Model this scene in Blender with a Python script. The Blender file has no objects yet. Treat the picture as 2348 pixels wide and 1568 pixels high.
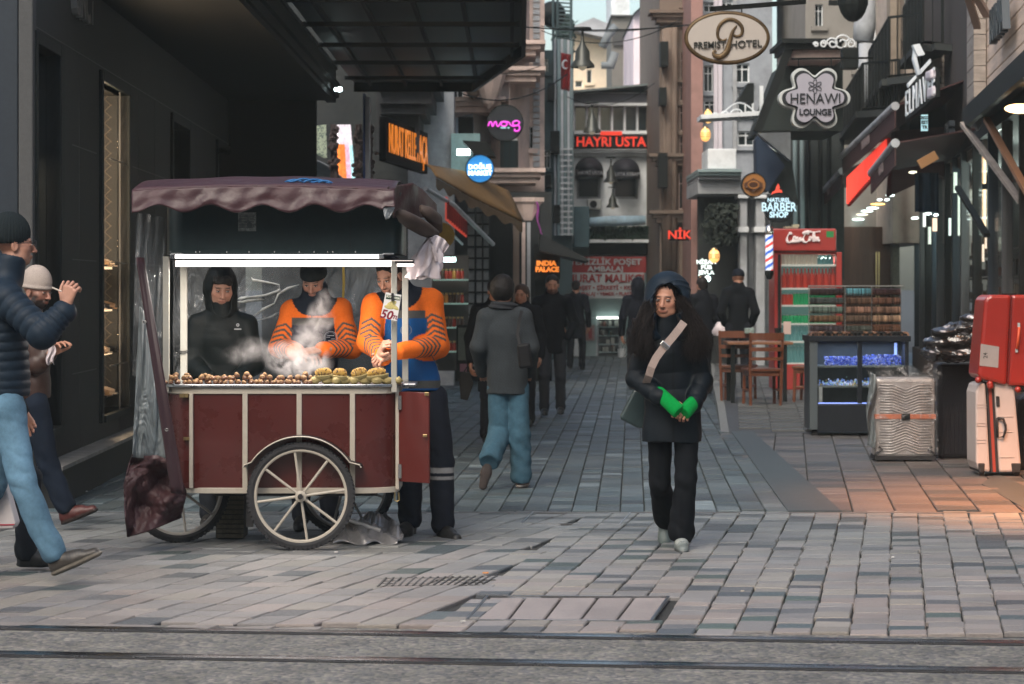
import bpy, bmesh, math, random
import numpy as np
from mathutils import Vector, Matrix, Euler
random.seed(7); RNG=np.random.RandomState(5)
C=bpy.context.scene.collection
F=5541.0; CX=1173.5; HY=660.0; H=1.58
PI=math.pi; R=math.radians
def P(x,y,d): return Vector(((x-CX)*d/F, d, H-(y-HY)*d/F))
def XX(x,d): return (x-CX)*d/F
def ZZ(y,d): return H-(y-HY)*d/F
def gd(y,z=0.0): return F*(H-z)/(y-HY)
ORIG={}
def lin(c):
    return tuple((v/12.92 if v<=0.04045 else ((v+0.055)/1.055)**2.4) for v in c)
def tag(o,label=None,cat=None,group=None,kind=None):
    if label: o['label']=label
    if cat: o['category']=cat
    if group: o['group']=group
    if kind: o['kind']=kind
    return o
def empty(name,loc,label=None,cat=None,group=None):
    o=bpy.data.objects.new(name,None); C.objects.link(o); o.location=Vector(loc); o.empty_display_size=0.1
    ORIG[o.name]=Vector(loc); return tag(o,label,cat,group)
def children(o): return [c for c in bpy.data.objects if c.parent is o]
def copy_tree(o,loc=None,label=None,rz=None,scale=None,parent=None):
    c=o.copy(); C.objects.link(c)
    if parent is not None: c.parent=parent
    if loc is not None: c.location=Vector(loc)
    if rz is not None: c.rotation_euler=(0,0,rz)
    if scale is not None: c.scale=scale if hasattr(scale,'__len__') else (scale,)*3
    if label: c['label']=label
    for ch in children(o): copy_tree(ch,parent=c)
    return c
# ---------- materials
MATS={}
def mat(name,col=(.5,.5,.5),rough=.6,metal=0.0,emit=None,es=0.0,noise=0.0,nscale=8.0,bump=0.0,bscale=60.0,attr=None,
        trans=0.0,alpha=1.0,coat=0.0,spec=0.5,ior=1.45,sheen=0.0,rvar=0.0,stretch=None,dirt=0.0,dscale=3.0,dirtcol=(.05,.05,.045)):
    if name in MATS: return MATS[name]
    m=bpy.data.materials.new(name); m.use_nodes=True; nt=m.node_tree; N=nt.nodes; L=nt.links
    b=N['Principled BSDF']
    b.inputs['Roughness'].default_value=rough; b.inputs['Metallic'].default_value=metal
    b.inputs['Specular IOR Level'].default_value=spec; b.inputs['IOR'].default_value=ior
    b.inputs['Transmission Weight'].default_value=trans; b.inputs['Alpha'].default_value=alpha
    b.inputs['Coat Weight'].default_value=coat; b.inputs['Sheen Weight'].default_value=sheen
    src=None
    tc=N.new('ShaderNodeTexCoord'); vec=tc.outputs['Object']
    if stretch:
        mp=N.new('ShaderNodeMapping'); mp.inputs['Scale'].default_value=stretch; L.new(vec,mp.inputs['Vector']); vec=mp.outputs['Vector']
    if attr:
        a=N.new('ShaderNodeAttribute'); a.attribute_name=attr; src=a.outputs['Color']
    else:
        rgb=N.new('ShaderNodeRGB'); rgb.outputs[0].default_value=(*col,1); src=rgb.outputs[0]
    if noise>0:
        t=N.new('ShaderNodeTexNoise'); t.inputs['Scale'].default_value=nscale; t.inputs['Detail'].default_value=8; t.inputs['Roughness'].default_value=.65
        L.new(vec,t.inputs['Vector'])
        mr=N.new('ShaderNodeMapRange'); mr.inputs['From Min'].default_value=.25; mr.inputs['From Max'].default_value=.75
        mr.inputs['To Min'].default_value=1-noise; mr.inputs['To Max'].default_value=1+noise; L.new(t.outputs['Fac'],mr.inputs['Value'])
        mx=N.new('ShaderNodeVectorMath'); mx.operation='SCALE'; L.new(src,mx.inputs[0]); L.new(mr.outputs[0],mx.inputs['Scale']); src=mx.outputs[0]
        if rvar>0:
            m2=N.new('ShaderNodeMapRange'); m2.inputs['From Min'].default_value=.3; m2.inputs['From Max'].default_value=.7
            m2.inputs['To Min'].default_value=max(.02,rough-rvar); m2.inputs['To Max'].default_value=min(1,rough+rvar)
            L.new(t.outputs['Fac'],m2.inputs['Value']); L.new(m2.outputs[0],b.inputs['Roughness'])
    if dirt>0:
        t=N.new('ShaderNodeTexNoise'); t.inputs['Scale'].default_value=dscale; t.inputs['Detail'].default_value=10; t.inputs['Roughness'].default_value=.7
        L.new(vec,t.inputs['Vector'])
        cr=N.new('ShaderNodeMapRange'); cr.inputs['From Min'].default_value=.48; cr.inputs['From Max'].default_value=.68
        cr.inputs['To Min'].default_value=0; cr.inputs['To Max'].default_value=dirt; L.new(t.outputs['Fac'],cr.inputs['Value'])
        mx=N.new('ShaderNodeMix'); mx.data_type='RGBA'; L.new(cr.outputs[0],mx.inputs['Factor']); L.new(src,mx.inputs['A']); mx.inputs['B'].default_value=(*dirtcol,1); src=mx.outputs['Result']
    L.new(src,b.inputs['Base Color'])
    if emit is not None:
        b.inputs['Emission Color'].default_value=(*emit,1); b.inputs['Emission Strength'].default_value=es
    elif attr and es>0:
        L.new(src,b.inputs['Emission Color']); b.inputs['Emission Strength'].default_value=es
    if bump>0:
        t=N.new('ShaderNodeTexNoise'); t.inputs['Scale'].default_value=bscale; t.inputs['Detail'].default_value=6; L.new(vec,t.inputs['Vector'])
        bp=N.new('ShaderNodeBump'); bp.inputs['Strength'].default_value=bump; bp.inputs['Distance'].default_value=.01
        L.new(t.outputs['Fac'],bp.inputs['Height']); L.new(bp.outputs['Normal'],b.inputs['Normal'])
    MATS[name]=m; return m
# ---------- mesh builder
class MB:
    def __init__(s): s.v=[]; s.f=[]; s.c=[]; s.col=(1,1,1); s.hascol=False; s.M=None
    def add(s,vs,fs):
        o=len(s.v)
        if s.M is not None: vs=[s.M@Vector(v) for v in vs]
        s.v+= [tuple(v) for v in vs]; s.f+=[tuple(i+o for i in f) for f in fs]; s.c+=[s.col]*len(fs); return s
    def color(s,c): s.col=c; s.hascol=True; return s
    def box(s,c,size,rz=0,rot=None):
        c=Vector(c); x,y,z=[q/2 for q in size]
        m=Euler(rot).to_matrix() if rot else Matrix.Rotation(rz,3,'Z')
        vs=[c+m@Vector((i*x,j*y,k*z)) for k in(-1,1) for j in(-1,1) for i in(-1,1)]
        return s.add(vs,[(0,2,3,1),(4,5,7,6),(0,1,5,4),(2,6,7,3),(0,4,6,2),(1,3,7,5)])
    def bb(s,x0,x1,y0,y1,z0,z1): return s.box(((x0+x1)/2,(y0+y1)/2,(z0+z1)/2),(abs(x1-x0),abs(y1-y0),abs(z1-z0)))
    def pbox(s,x0,y0,x1,y1,d,t):      # box given by its outline in photo units at distance d, t deep
        a=P(x0,y0,d); b=P(x1,y1,d); return s.bb(a.x,b.x,d,d+t,b.z,a.z)
    def bar(s,a,b,w,h=None,up=(0,0,1)):
        a=Vector(a);b=Vector(b);h=h or w; d=(b-a).normalized(); u=Vector(up)
        if abs(d.dot(u))>.99: u=Vector((0,1,0))
        r=d.cross(u).normalized(); u=r.cross(d)
        vs=[p+r*i*w/2+u*j*h/2 for p in(a,b) for i,j in((-1,-1),(1,-1),(1,1),(-1,1))]
        return s.add(vs,[(0,1,2,3),(7,6,5,4),(0,4,5,1),(1,5,6,2),(2,6,7,3),(3,7,4,0)])
    def tube(s,pts,r,n=10,closed=False,cap=True,flat=None):
        pts=[Vector(p) for p in pts]; k=len(pts); vs=[];fs=[]
        rr=r if hasattr(r,'__len__') else [r]*k
        u=None
        for i,p in enumerate(pts):
            if closed: d=(pts[(i+1)%k]-pts[i-1])
            else: d=(pts[min(i+1,k-1)]-pts[max(i-1,0)])
            d.normalize()
            if u is None:
                u=Vector((0,0,1)) if abs(d.z)<.9 else Vector((0,1,0))
            u=(u-d*u.dot(d)).normalized(); w=d.cross(u)
            for j in range(n):
                a=2*PI*j/n; q=(u*math.cos(a)+w*math.sin(a))*rr[i]
                if flat: q=q-Vector(flat[0])*q.dot(Vector(flat[0]))*(1-flat[1])
                vs.append(p+q)
        m=k if closed else k-1
        for i in range(m):
            for j in range(n):
                a=i*n+j;b=i*n+(j+1)%n;c=((i+1)%k)*n+(j+1)%n;e=((i+1)%k)*n+j
                fs.append((a,b,c,e))
        if cap and not closed: fs+= [tuple(range(n))[::-1],tuple((k-1)*n+j for j in range(n))]
        return s.add(vs,fs)
    def cyl(s,a,b,r,r2=None,n=20):
        return s.tube([a,b],[r,r if r2 is None else r2],n)
    def lathe(s,prof,c,axis='Z',n=28,a0=0,a1=2*PI):
        c=Vector(c); vs=[];fs=[];k=len(prof); full=abs(a1-a0-2*PI)<1e-6; m=n if full else n+1
        for (r,h) in prof:
            for j in range(m):
                a=a0+(a1-a0)*j/n; x=r*math.cos(a);y=r*math.sin(a)
                vs.append(c+(Vector((x,y,h)) if axis=='Z' else Vector((x,h,y)) if axis=='Y' else Vector((h,x,y))))
        for i in range(k-1):
            for j in range(n if full else n):
                j2=(j+1)%m if full else j+1
                fs.append((i*m+j,i*m+j2,(i+1)*m+j2,(i+1)*m+j))
        return s.add(vs,fs)
    def prism(s,poly,d0,d1,plane='XZ'):   # polygon (x,z) extruded in y from d0 to d1
        n=len(poly)
        if plane=='XZ': vs=[(x,d0,z) for x,z in poly]+[(x,d1,z) for x,z in poly]
        elif plane=='YZ': vs=[(d0,x,z) for x,z in poly]+[(d1,x,z) for x,z in poly]
        else: vs=[(x,z,d0) for x,z in poly]+[(x,z,d1) for x,z in poly]
        return s.add(vs,[tuple(range(n)),tuple(range(2*n-1,n-1,-1))]+[(i,i+n,(i+1)%n+n,(i+1)%n) for i in range(n)])
    def pprism(s,poly,d,t):  # photo-unit polygon at distance d
        return s.prism([(XX(x,d),ZZ(y,d)) for x,y in poly],d,d+t)
    def grid(s,fn,nu,nv,thick=0.0):
        vs=[Vector(fn(u/nu,v/nv)) for v in range(nv+1) for u in range(nu+1)]
        fs=[(v*(nu+1)+u,v*(nu+1)+u+1,(v+1)*(nu+1)+u+1,(v+1)*(nu+1)+u) for v in range(nv) for u in range(nu)]
        return s.add(vs,fs)
    def ball(s,c,r,n=12,m=8,rot=None):
        r=r if hasattr(r,'__len__') else (r,r,r); c=Vector(c); vs=[];fs=[]
        mm=Euler(rot).to_matrix() if rot else Matrix.Identity(3)
        for i in range(m+1):
            t=PI*i/m
            for j in range(n):
                a=2*PI*j/n; vs.append(c+mm@Vector((r[0]*math.sin(t)*math.cos(a),r[1]*math.sin(t)*math.sin(a),r[2]*math.cos(t))))
        for i in range(m):
            for j in range(n): fs.append((i*n+j,(i+1)*n+j,(i+1)*n+(j+1)%n,i*n+(j+1)%n))
        return s.add(vs,fs)
    def build(s,name,m,parent=None,smooth=False,bevel=0,solid=0,fix=True,angle=None,sub=0,loc=None):
        me=bpy.data.meshes.new(name)
        o=bpy.data.objects.new(name,me); C.objects.link(o)
        if parent is not None: org=ORIG[parent.name]; o.parent=parent; ORIG[o.name]=org
        else:
            if loc is not None: org=Vector(loc)
            else:
                xs=[v[0] for v in s.v];ys=[v[1] for v in s.v];zs=[v[2] for v in s.v]
                org=Vector(((min(xs)+max(xs))/2,(min(ys)+max(ys))/2,min(zs)))
            o.location=org; ORIG[o.name]=org
        me.from_pydata([(v[0]-org[0],v[1]-org[1],v[2]-org[2]) for v in s.v],[],s.f)
        if s.hascol:
            ca=me.color_attributes.new('Col','FLOAT_COLOR','CORNER')
            arr=[]
            for p,c in zip(me.polygons,s.c): arr+= [*c[:3],1.0]*p.loop_total
            ca.data.foreach_set('color',arr)
        me.materials.append(m)
        if fix:
            bm=bmesh.new(); bm.from_mesh(me); bmesh.ops.recalc_face_normals(bm,faces=bm.faces); bm.to_mesh(me); bm.free()
        if smooth or angle:
            me.polygons.foreach_set('use_smooth',[True]*len(me.polygons))
            if angle: me.set_sharp_from_angle(angle=R(angle))
        if bevel: 
            md=o.modifiers.new('b','BEVEL'); md.width=bevel; md.segments=2; md.limit_method='ANGLE'; md.angle_limit=R(40)
        if sub:
            md=o.modifiers.new('s','SUBSURF'); md.levels=sub; md.render_levels=sub
        if solid:
            md=o.modifiers.new('t','SOLIDIFY'); md.thickness=solid; md.offset=0
        return o
def textmesh(s,txt,size,origin,right=(1,0,0),up=(0,0,1),thick=.01,align='CENTER',xs=1.0,bold=0.0,sp=1.0,shear=0.0,valign='CENTER'):
    """append lettering to MB s; origin = anchor, letters lie in the right/up plane, extruded thick"""
    cu=bpy.data.curves.new('t','FONT'); cu.body=txt; cu.size=size; cu.extrude=thick/2; cu.align_x=align; cu.align_y=valign
    cu.offset=bold; cu.space_character=sp; cu.shear=shear; cu.resolution_u=3
    ob=bpy.data.objects.new('t',cu); C.objects.link(ob)
    dg=bpy.context.evaluated_depsgraph_get(); dg.update()
    me=bpy.data.meshes.new_from_object(ob.evaluated_get(dg))
    r=Vector(right).normalized(); u=Vector(up).normalized(); n=r.cross(u); o=Vector(origin)
    vs=[o+r*v.co.x*xs+u*v.co.y+n*v.co.z for v in me.vertices]; fs=[tuple(p.vertices) for p in me.polygons]
    s.add(vs,fs)
    bpy.data.objects.remove(ob); bpy.data.curves.remove(cu); bpy.data.meshes.remove(me)
    return s
def fractal(x,y,z,seed=0,oct=3):
    r=np.random.RandomState(seed); out=0; a=1
    for o in range(oct):
        for k in range(4):
            v=r.randn(3); v/=np.linalg.norm(v); f=(1.9**o); ph=r.rand()*6.28
            out=out+a*np.sin(f*(v[0]*x+v[1]*y+v[2]*z)+ph+ .8*np.sin(f*.7*(v[1]*x-v[2]*y+v[0]*z)+ph*2))
        a*=.55
    return out/4
EXPO=1.05
# ================= camera, sky, light
def G(x,y,z=0.0):
    d=gd(y,z); return Vector((XX(x,d),d,z))
sc=bpy.context.scene
cam=bpy.data.cameras.new('Camera'); co=bpy.data.objects.new('Camera',cam); C.objects.link(co); sc.camera=co
co.location=(0,0,H); co.rotation_euler=(PI/2,0,0)
cam.sensor_width=36; cam.lens=36*F/2347; cam.shift_x=0; cam.shift_y=-(784-HY)/2347; cam.clip_start=.1; cam.clip_end=2000
cam.dof.use_dof=True; cam.dof.focus_distance=14.6; cam.dof.aperture_fstop=5.0; cam.dof.aperture_blades=7
w=bpy.data.worlds.new("World"); sc.world=w; w.use_nodes=True
nt=w.node_tree; bg=nt.nodes['Background']; sky=nt.nodes.new('ShaderNodeTexSky'); sky.sky_type='NISHITA'; sky.sun_disc=False
SUN_EL=R(47); SUN_AZ=R(200)
sky.sun_elevation=SUN_EL; sky.sun_rotation=SUN_AZ; sky.air_density=1.2; sky.dust_density=4.0; sky.ozone_density=1.5
tint=nt.nodes.new('ShaderNodeVectorMath'); tint.operation='MULTIPLY'; tint.inputs[1].default_value=(1.0,1.0,.96); nt.links.new(sky.outputs[0],tint.inputs[0]); nt.links.new(tint.outputs[0],bg.inputs[0]); bg.inputs[1].default_value=0.13
sl=bpy.data.lights.new('sun','SUN'); sl.energy=.75; sl.angle=R(25); sl.color=(1,.93,.86)
so=bpy.data.objects.new('sun',sl); C.objects.link(so)
sd=Vector((math.sin(SUN_AZ)*math.cos(SUN_EL),math.cos(SUN_AZ)*math.cos(SUN_EL),math.sin(SUN_EL)))
so.rotation_euler=sd.to_track_quat('Z','Y').to_euler()
vs=sc.view_settings; vs.view_transform='Standard'; vs.look='None'; vs.exposure=EXPO; vs.gamma=1
sc.cycles.use_denoising=True; sc.cycles.max_bounces=8; sc.cycles.diffuse_bounces=3; sc.cycles.glossy_bounces=3; sc.cycles.transparent_max_bounces=12
sc.cycles.volume_bounces=1; sc.cycles.sample_clamp_indirect=4
def struct(o): o['kind']='structure'; return o
# ================= the other side of the avenue, behind the camera
def opposite():
    mw=mat('opposite_render',(.16,.15,.14),.8,noise=.2,nscale=2); mg=mat('opposite_glass',(.03,.04,.045),.15)
    for k,(x0,x1,h_) in enumerate(((-34,-18,8),(-17.9,-4,9.5),(-3.9,9,8.5),(9.1,24,9.5),(24.1,38,8))):
        e=empty('building',((x0+x1)/2,-9,0),['far left','left','middle','right','far right'][k]+' plain rendered house on the opposite side of the avenue','building'); b=MB(); b.bb(x0,x1,-14,-6,0,h_); b.build('wall',mw,e)
        for r_ in range(2):
            for q in range(4):
                xa=x0+1.2+q*(x1-x0-2)/4; b=MB(); b.bb(xa,xa+1.4,-5.999,-5.94,1.2+r_*3.6,3.4+r_*3.6); b.build('window',mg,e)
opposite()
# ================= ground
m_soil=mat('joint_dirt',(.028,.028,.027),.95,noise=.3,nscale=30,bump=.4,bscale=90)
g=MB(); g.bb(-900,900,-300,1500,-.30,-.022); struct(g.build('ground',m_soil))
m_stone=mat('granite_sett',attr='Col',rough=.5,noise=.16,nscale=55,bump=.6,bscale=150,rvar=.14,dirt=.28,dscale=1.3,dirtcol=(.045,.045,.045))
pv=MB(); pv.hascol=True
def shade(c,k): return tuple(v*k for v in c)
GY=[.28]
def stone(b,pts,z,col,gap,hz=.012,ins=.006,tilt=.0):
    c=sum((Vector((p[0],p[1],0)) for p in pts),Vector())/4; top=[];bot=[]
    for (p,sx,sy) in zip(pts,(1,-1,-1,1),(1,1,-1,-1)):
        v=Vector((p[0],p[1],0))-c; q=v+Vector((sx*gap*.75,sy*gap*GY[0],0)); t=q+Vector((sx*ins,sy*ins*.45,0))
        dz=random.uniform(-tilt,tilt)
        bot.append((c.x+q.x,c.y+q.y,z-.03)); top.append((c.x+t.x,c.y+t.y,z+dz)); 
    mid=[(bq[0],bq[1],z-.006) for bq in bot]
    b.col=col
    b.add(bot+mid+top,[(8,9,10,11)]+[(i+4,(i+1)%4+4,(i+1)%4+8,i+8) for i in range(4)]+[(i,(i+1)%4,(i+1)%4+4,i+4) for i in range(4)])
def field(b,s,w,lens,d0,d1,X0,X1,test,colf,gap,zf=lambda X,d:0.0,tilt=.0014,jit=.0,dref=11.4,brk=None):
    n=int((X1-X0)/w)
    for i in range(n):
        xa=X0+i*w; d=d0+random.uniform(0,lens[0])
        while d<d1:
            L=random.uniform(*lens); e=d+L
            mx=xa+w/2+s*((d+e)/2-dref)
            if test(mx,(d+e)/2):
                o=random.gauss(0,jit)
                pts=[(xa+s*(d-dref)+o,d),(xa+w+s*(d-dref)+o,d),(xa+w+s*(e-dref)+o,e),(xa+s*(e-dref)+o,e)]
                stone(b,pts,zf(mx,(d+e)/2)+random.gauss(0,tilt*.8),colf(mx,(d+e)/2),gap,tilt=tilt)
            d=e
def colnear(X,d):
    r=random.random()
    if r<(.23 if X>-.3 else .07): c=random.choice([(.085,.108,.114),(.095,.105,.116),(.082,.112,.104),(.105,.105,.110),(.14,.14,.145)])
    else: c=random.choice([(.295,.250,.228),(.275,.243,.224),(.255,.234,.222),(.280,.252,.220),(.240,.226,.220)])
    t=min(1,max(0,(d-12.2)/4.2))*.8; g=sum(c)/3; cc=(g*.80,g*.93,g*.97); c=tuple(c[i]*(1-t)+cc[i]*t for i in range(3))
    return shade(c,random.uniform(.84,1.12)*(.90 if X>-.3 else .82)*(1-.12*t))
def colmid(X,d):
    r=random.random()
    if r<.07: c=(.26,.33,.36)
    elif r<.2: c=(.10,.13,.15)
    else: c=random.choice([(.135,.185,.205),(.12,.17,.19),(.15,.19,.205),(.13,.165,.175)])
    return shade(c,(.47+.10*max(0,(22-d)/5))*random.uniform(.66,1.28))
def edge(X): return 11.42-.105*(X+2.4)*1.0     # front edge of the setts beside the tramway
seam=lambda d: -.36+.16*(d-11.4)
frame_box=(G(1060,1424),G(1525,1368))
def inframe(X,d):
    x=CX+F*X/d; y=HY+F*H/d
    return 1366<y<1421 and (1072+(1421-y)*(-.6)*-1*.0)<x+ (y-1421)*0 and  1078+(1421-y)*.75<x<1492+(1421-y)*.75
B0=17.02
near_t=lambda X,d: edge(X)<d<B0 and not inframe(X,d)
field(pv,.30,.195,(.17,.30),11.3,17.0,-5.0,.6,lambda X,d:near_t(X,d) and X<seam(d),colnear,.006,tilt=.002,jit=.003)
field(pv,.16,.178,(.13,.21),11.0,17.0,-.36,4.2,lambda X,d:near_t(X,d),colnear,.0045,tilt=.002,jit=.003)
# inlaid cover setts
for i in range(5):
    xs=[(1078+i*82+ (44 if k else 0)) for k in(0,1)]
    a=[G(1080+i*83,1420),G(1080+(i+1)*83,1420),G(1120+(i+1)*83,1369),G(1120+i*83,1369)]
    a=[(p.x,p.y) for p in a]; stone(pv,a,-.003,shade((.29,.25,.235),random.uniform(.92,1.06)),.008,tilt=.001)
# band of larger kerb blocks in front on the left
for i in range(9):
    x0=-30+i*128+random.uniform(-20,20)
    if x0>620: break
    d=edge(XX(x0+60,11.5)); a=[(XX(x0,d),d-.17),(XX(x0+120,d),d-.18),(XX(x0+140,d),d-.02),(XX(x0+18,d),d-.02)]
    stone(pv,a,.004+random.uniform(-.006,.004),shade((.22,.195,.178),random.uniform(.85,1.08)),.008,tilt=.006)
GY[0]=.9
# alley setts
def left_of_band(X,d):
    x=CX+F*X/d; y=HY+F*H/d
    return x < 1850-(1172-y)*.72 or y<940
def right_of_band(X,d):
    x=CX+F*X/d; y=HY+F*H/d
    return y>=940 and x > 1865-(1172-y)*1.10
zplat=lambda X,d: 0 if X<2.66+.075*(d-30)+.03 and d>29 else min(.12,max(0,(d-26)/4*.12)) if X>1.2+0.05*(d-26) else 0
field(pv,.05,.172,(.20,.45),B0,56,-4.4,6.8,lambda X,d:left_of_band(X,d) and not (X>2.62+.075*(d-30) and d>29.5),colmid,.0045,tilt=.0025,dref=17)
rb=lambda X,d: right_of_band(X,d) and not (2150<CX+F*X/d-(1172-(HY+F*H/d))*(-1.05)<2235 and True and False)
field(pv,.115,.30,(.24,.42),B0,26.4,.6,7.5,rb,lambda X,d: shade((.100,.095,.092) if random.random()<.82 else (.055,.062,.064),random.uniform(.78,1.18)),.006,tilt=.002,dref=17)
field(pv,.09,.36,(.32,.42),26.3,46,1.0,9,lambda X,d:X>2.74+.075*(d-30) and (X>2.9 or d>26.6),lambda X,d: shade((.085,.090,.090),random.uniform(.78,1.15)),.006,zf=lambda X,d:min(.12,(d-26.2)/3.8*.12)+.016,tilt=.002,dref=26)
struct(pv.build('paving',m_stone,fix=False))
m_slab=mat('dark_slab',(.045,.058,.062),.55,noise=.2,nscale=12,bump=.2,bscale=120)
b=MB()
def quadg(b,pts,z,t=.02):
    p=[G(x,y) for x,y in pts]; n=len(p)
    b.add([(q.x,q.y,z) for q in p]+[(q.x,q.y,z-t) for q in p],[tuple(range(n)),tuple(range(2*n-1,n-1,-1))]+[(i,(i+1)%n,(i+1)%n+n,i+n) for i in range(n)])
quadg(b,[(1806,1174),(1928,1174),(1672,943),(1640,940)],.011)
quadg(b,[(2250,1110),(2347+60,1200),(2400,1140),(2285,1085)],.004)
struct(b.build('dark_paving_band',m_slab))
# raised terrace on the right
m_ter=mat('terrace_stone',(.05,.052,.055),.6,noise=.25,nscale=5,bump=.35,bscale=120)
b=MB(); KX=lambda d:2.64+.075*(d-30)
b.add([(KX(26.2),26.2,.003),(9,26.2,.003),(9,30,.12),(KX(30),30,.12),(KX(30),30,-.02),(KX(26.2),26.2,-.02)],[(0,1,2,3),(0,3,4,5)])
b.add([(KX(30),30,.12),(9,30,.12),(9,75,.12),(KX(75),75,.12),(KX(75),75,-.02),(KX(30),30,-.02)],[(0,1,2,3),(0,3,4,5)])
b.hascol=False
struct(b.build('terrace',m_ter))
b=MB(); b.add([(KX(26.4)-.09,26.4,.006),(KX(26.4),26.4,.006),(KX(30),30,.125),(KX(30)-.09,30,.125),(KX(60),60,.125),(KX(60)-.09,60,.125),(KX(26.4)-.09,26.4,-.02),(KX(30)-.09,30,-.02),(KX(60)-.09,60,-.02)],[(0,1,2,3),(3,2,4,5),(0,3,7,6),(3,5,8,7)])
struct(b.build('kerb',mat('kerb_stone',(.16,.165,.16),.6,noise=.2,nscale=20)))
# boundary course between street and alley
b=MB(); b.bb(-4.5,5.2,16.96,17.03,-.02,.002); struct(b.build('joint_course',mat('jc',(.09,.095,.1),.8,noise=.3,nscale=9)))
# tramway
m_agg=bpy.data.materials.new('exposed_aggregate'); m_agg.use_nodes=True; N=m_agg.node_tree.nodes; L=m_agg.node_tree.links; bs=N['Principled BSDF']
tc=N.new('ShaderNodeTexCoord'); v1=N.new('ShaderNodeTexVoronoi'); v1.inputs['Scale'].default_value=48; L.new(tc.outputs['Object'],v1.inputs['Vector'])
cr=N.new('ShaderNodeValToRGB'); e=cr.color_ramp.elements; e[0].position=0;e[0].color=(.06,.06,.06,1); e[1].position=1;e[1].color=(.24,.21,.185,1)
k=cr.color_ramp.elements.new(.35);k.color=(.12,.115,.112,1); k=cr.color_ramp.elements.new(.7);k.color=(.15,.145,.115,1)
sp=N.new('ShaderNodeSeparateColor'); L.new(v1.outputs['Color'],sp.inputs[0]); L.new(sp.outputs[0],cr.inputs[0])
n2=N.new('ShaderNodeTexNoise'); n2.inputs['Scale'].default_value=3.5; n2.inputs['Detail'].default_value=6; L.new(tc.outputs['Object'],n2.inputs['Vector'])
mr=N.new('ShaderNodeMapRange'); mr.inputs['From Min'].default_value=.3;mr.inputs['From Max'].default_value=.7;mr.inputs['To Min'].default_value=.66;mr.inputs['To Max'].default_value=1.2;L.new(n2.outputs['Fac'],mr.inputs['Value'])
vm=N.new('ShaderNodeVectorMath');vm.operation='SCALE';L.new(cr.outputs[0],vm.inputs[0]);L.new(mr.outputs[0],vm.inputs['Scale']);L.new(vm.outputs[0],bs.inputs['Base Color'])
bp=N.new('ShaderNodeBump');bp.inputs['Strength'].default_value=.7;bp.inputs['Distance'].default_value=.008;bp.invert=True;L.new(v1.outputs['Distance'],bp.inputs['Height']);L.new(bp.outputs[0],bs.inputs['Normal']);bs.inputs['Roughness'].default_value=.75
r1=lambda X:10.955-.108*X; r2=lambda X:10.155-.108*X; r3=lambda X:9.72-.10*X-.23
def strip(b,fa,fb,z,zb=None,X0=-60,X1=60):
    b.add([(X0,fa(X0),z),(X1,fa(X1),z),(X1,fb(X1),z),(X0,fb(X0),z)],[(0,1,2,3)])
    if zb is not None: b.add([(X0,fa(X0),z),(X1,fa(X1),z),(X1,fa(X1),zb),(X0,fa(X0),zb),(X0,fb(X0),z),(X1,fb(X1),z),(X1,fb(X1),zb),(X0,fb(X0),zb)],[(0,1,2,3),(4,5,6,7)])
b=MB()
strip(b,lambda X:r1(X)+.12,lambda X:edge(X)+.02,-.006,-.02)
strip(b,lambda X:r2(X)+.13,lambda X:r1(X)-.02,-.004,-.02)
strip(b,lambda X:9.5-.10*X,lambda X:r2(X)-.02,-.004,-.02)
struct(b.build('tramway_bed',m_agg,fix=False))
b=MB(); strip(b,lambda X:4-.1*X,lambda X:9.48-.10*X,-.003,-.02); struct(b.build('road',mat('pale_concrete',(.2,.17,.158),.7,noise=.15,nscale=8,bump=.3,bscale=90),fix=False))
m_rail=mat('rail_steel',(.22,.23,.25),.24,metal=1,noise=.25,nscale=7,rvar=.08,stretch=(.3,6,1)); m_rust=mat('rail_groove',(.035,.032,.03),.7,noise=.3,nscale=30)
for i,(rf,ww) in enumerate(((r1,1.0),(r2,1.12))):
    e0=empty('tram_rail',(0,rf(0),0)); e0['kind']='structure'
    b=MB(); strip(b,lambda X:rf(X),lambda X:rf(X)+.062*ww,.006,-.02,-40,40); strip(b,lambda X:rf(X)+.092*ww,lambda X:rf(X)+.11*ww,.003,-.02,-40,40); b.build('rail_head',m_rail,e0,fix=False)
    b=MB(); strip(b,lambda X:rf(X)+.055*ww,lambda X:rf(X)+.092*ww,-.016,None,-40,40); strip(b,lambda X:rf(X)-.022,lambda X:rf(X)-.001,-.001,None,-40,40); b.build('rail_groove',m_rust,e0,fix=False)
# cover frames
m_steel=mat('worn_steel',(.45,.45,.46),.32,metal=1,noise=.2,nscale=20)
def cover(pts,lab,wd=.014):
    p=[G(x,y) for x,y in pts]; c=sum(p,Vector())/4
    b=MB()
    for i in range(4): b.bar(p[i]+Vector((0,0,-.002)),p[(i+1)%4]+Vector((0,0,-.002)),wd,.012)
    o=b.build('cover_frame',m_steel); tag(o,lab,'manhole frame')
cover([(1070,1421),(1492,1424),(1532,1368),(1118,1366)],'steel frame of the paved manhole cover near the tram rails')
b=MB()
for i in range(16):
    a=G(866+i*16,1345-i*.4); c=G(885+i*17,1325-i*.3); b.bar(a+Vector((0,0,.002)),c+Vector((0,0,.002)),.010,.006)
for i in range(4): b.bar(G(862+i*8,1344-i*6)+Vector((0,0,-.001)),G(1100+i*18,1341-i*6)+Vector((0,0,-.001)),.008,.006)
tag(b.build('drain_grate',mat('iron',(.09,.088,.085),.6,metal=.6,noise=.4,nscale=40)),'flat dark iron drain grate sunk in the pale setts','drain')
cover([(1195,1200),(1420,1202),(1445,1176),(1222,1174)],'thin bright metal cover frame in the setts left of the woman',.008)
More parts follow.
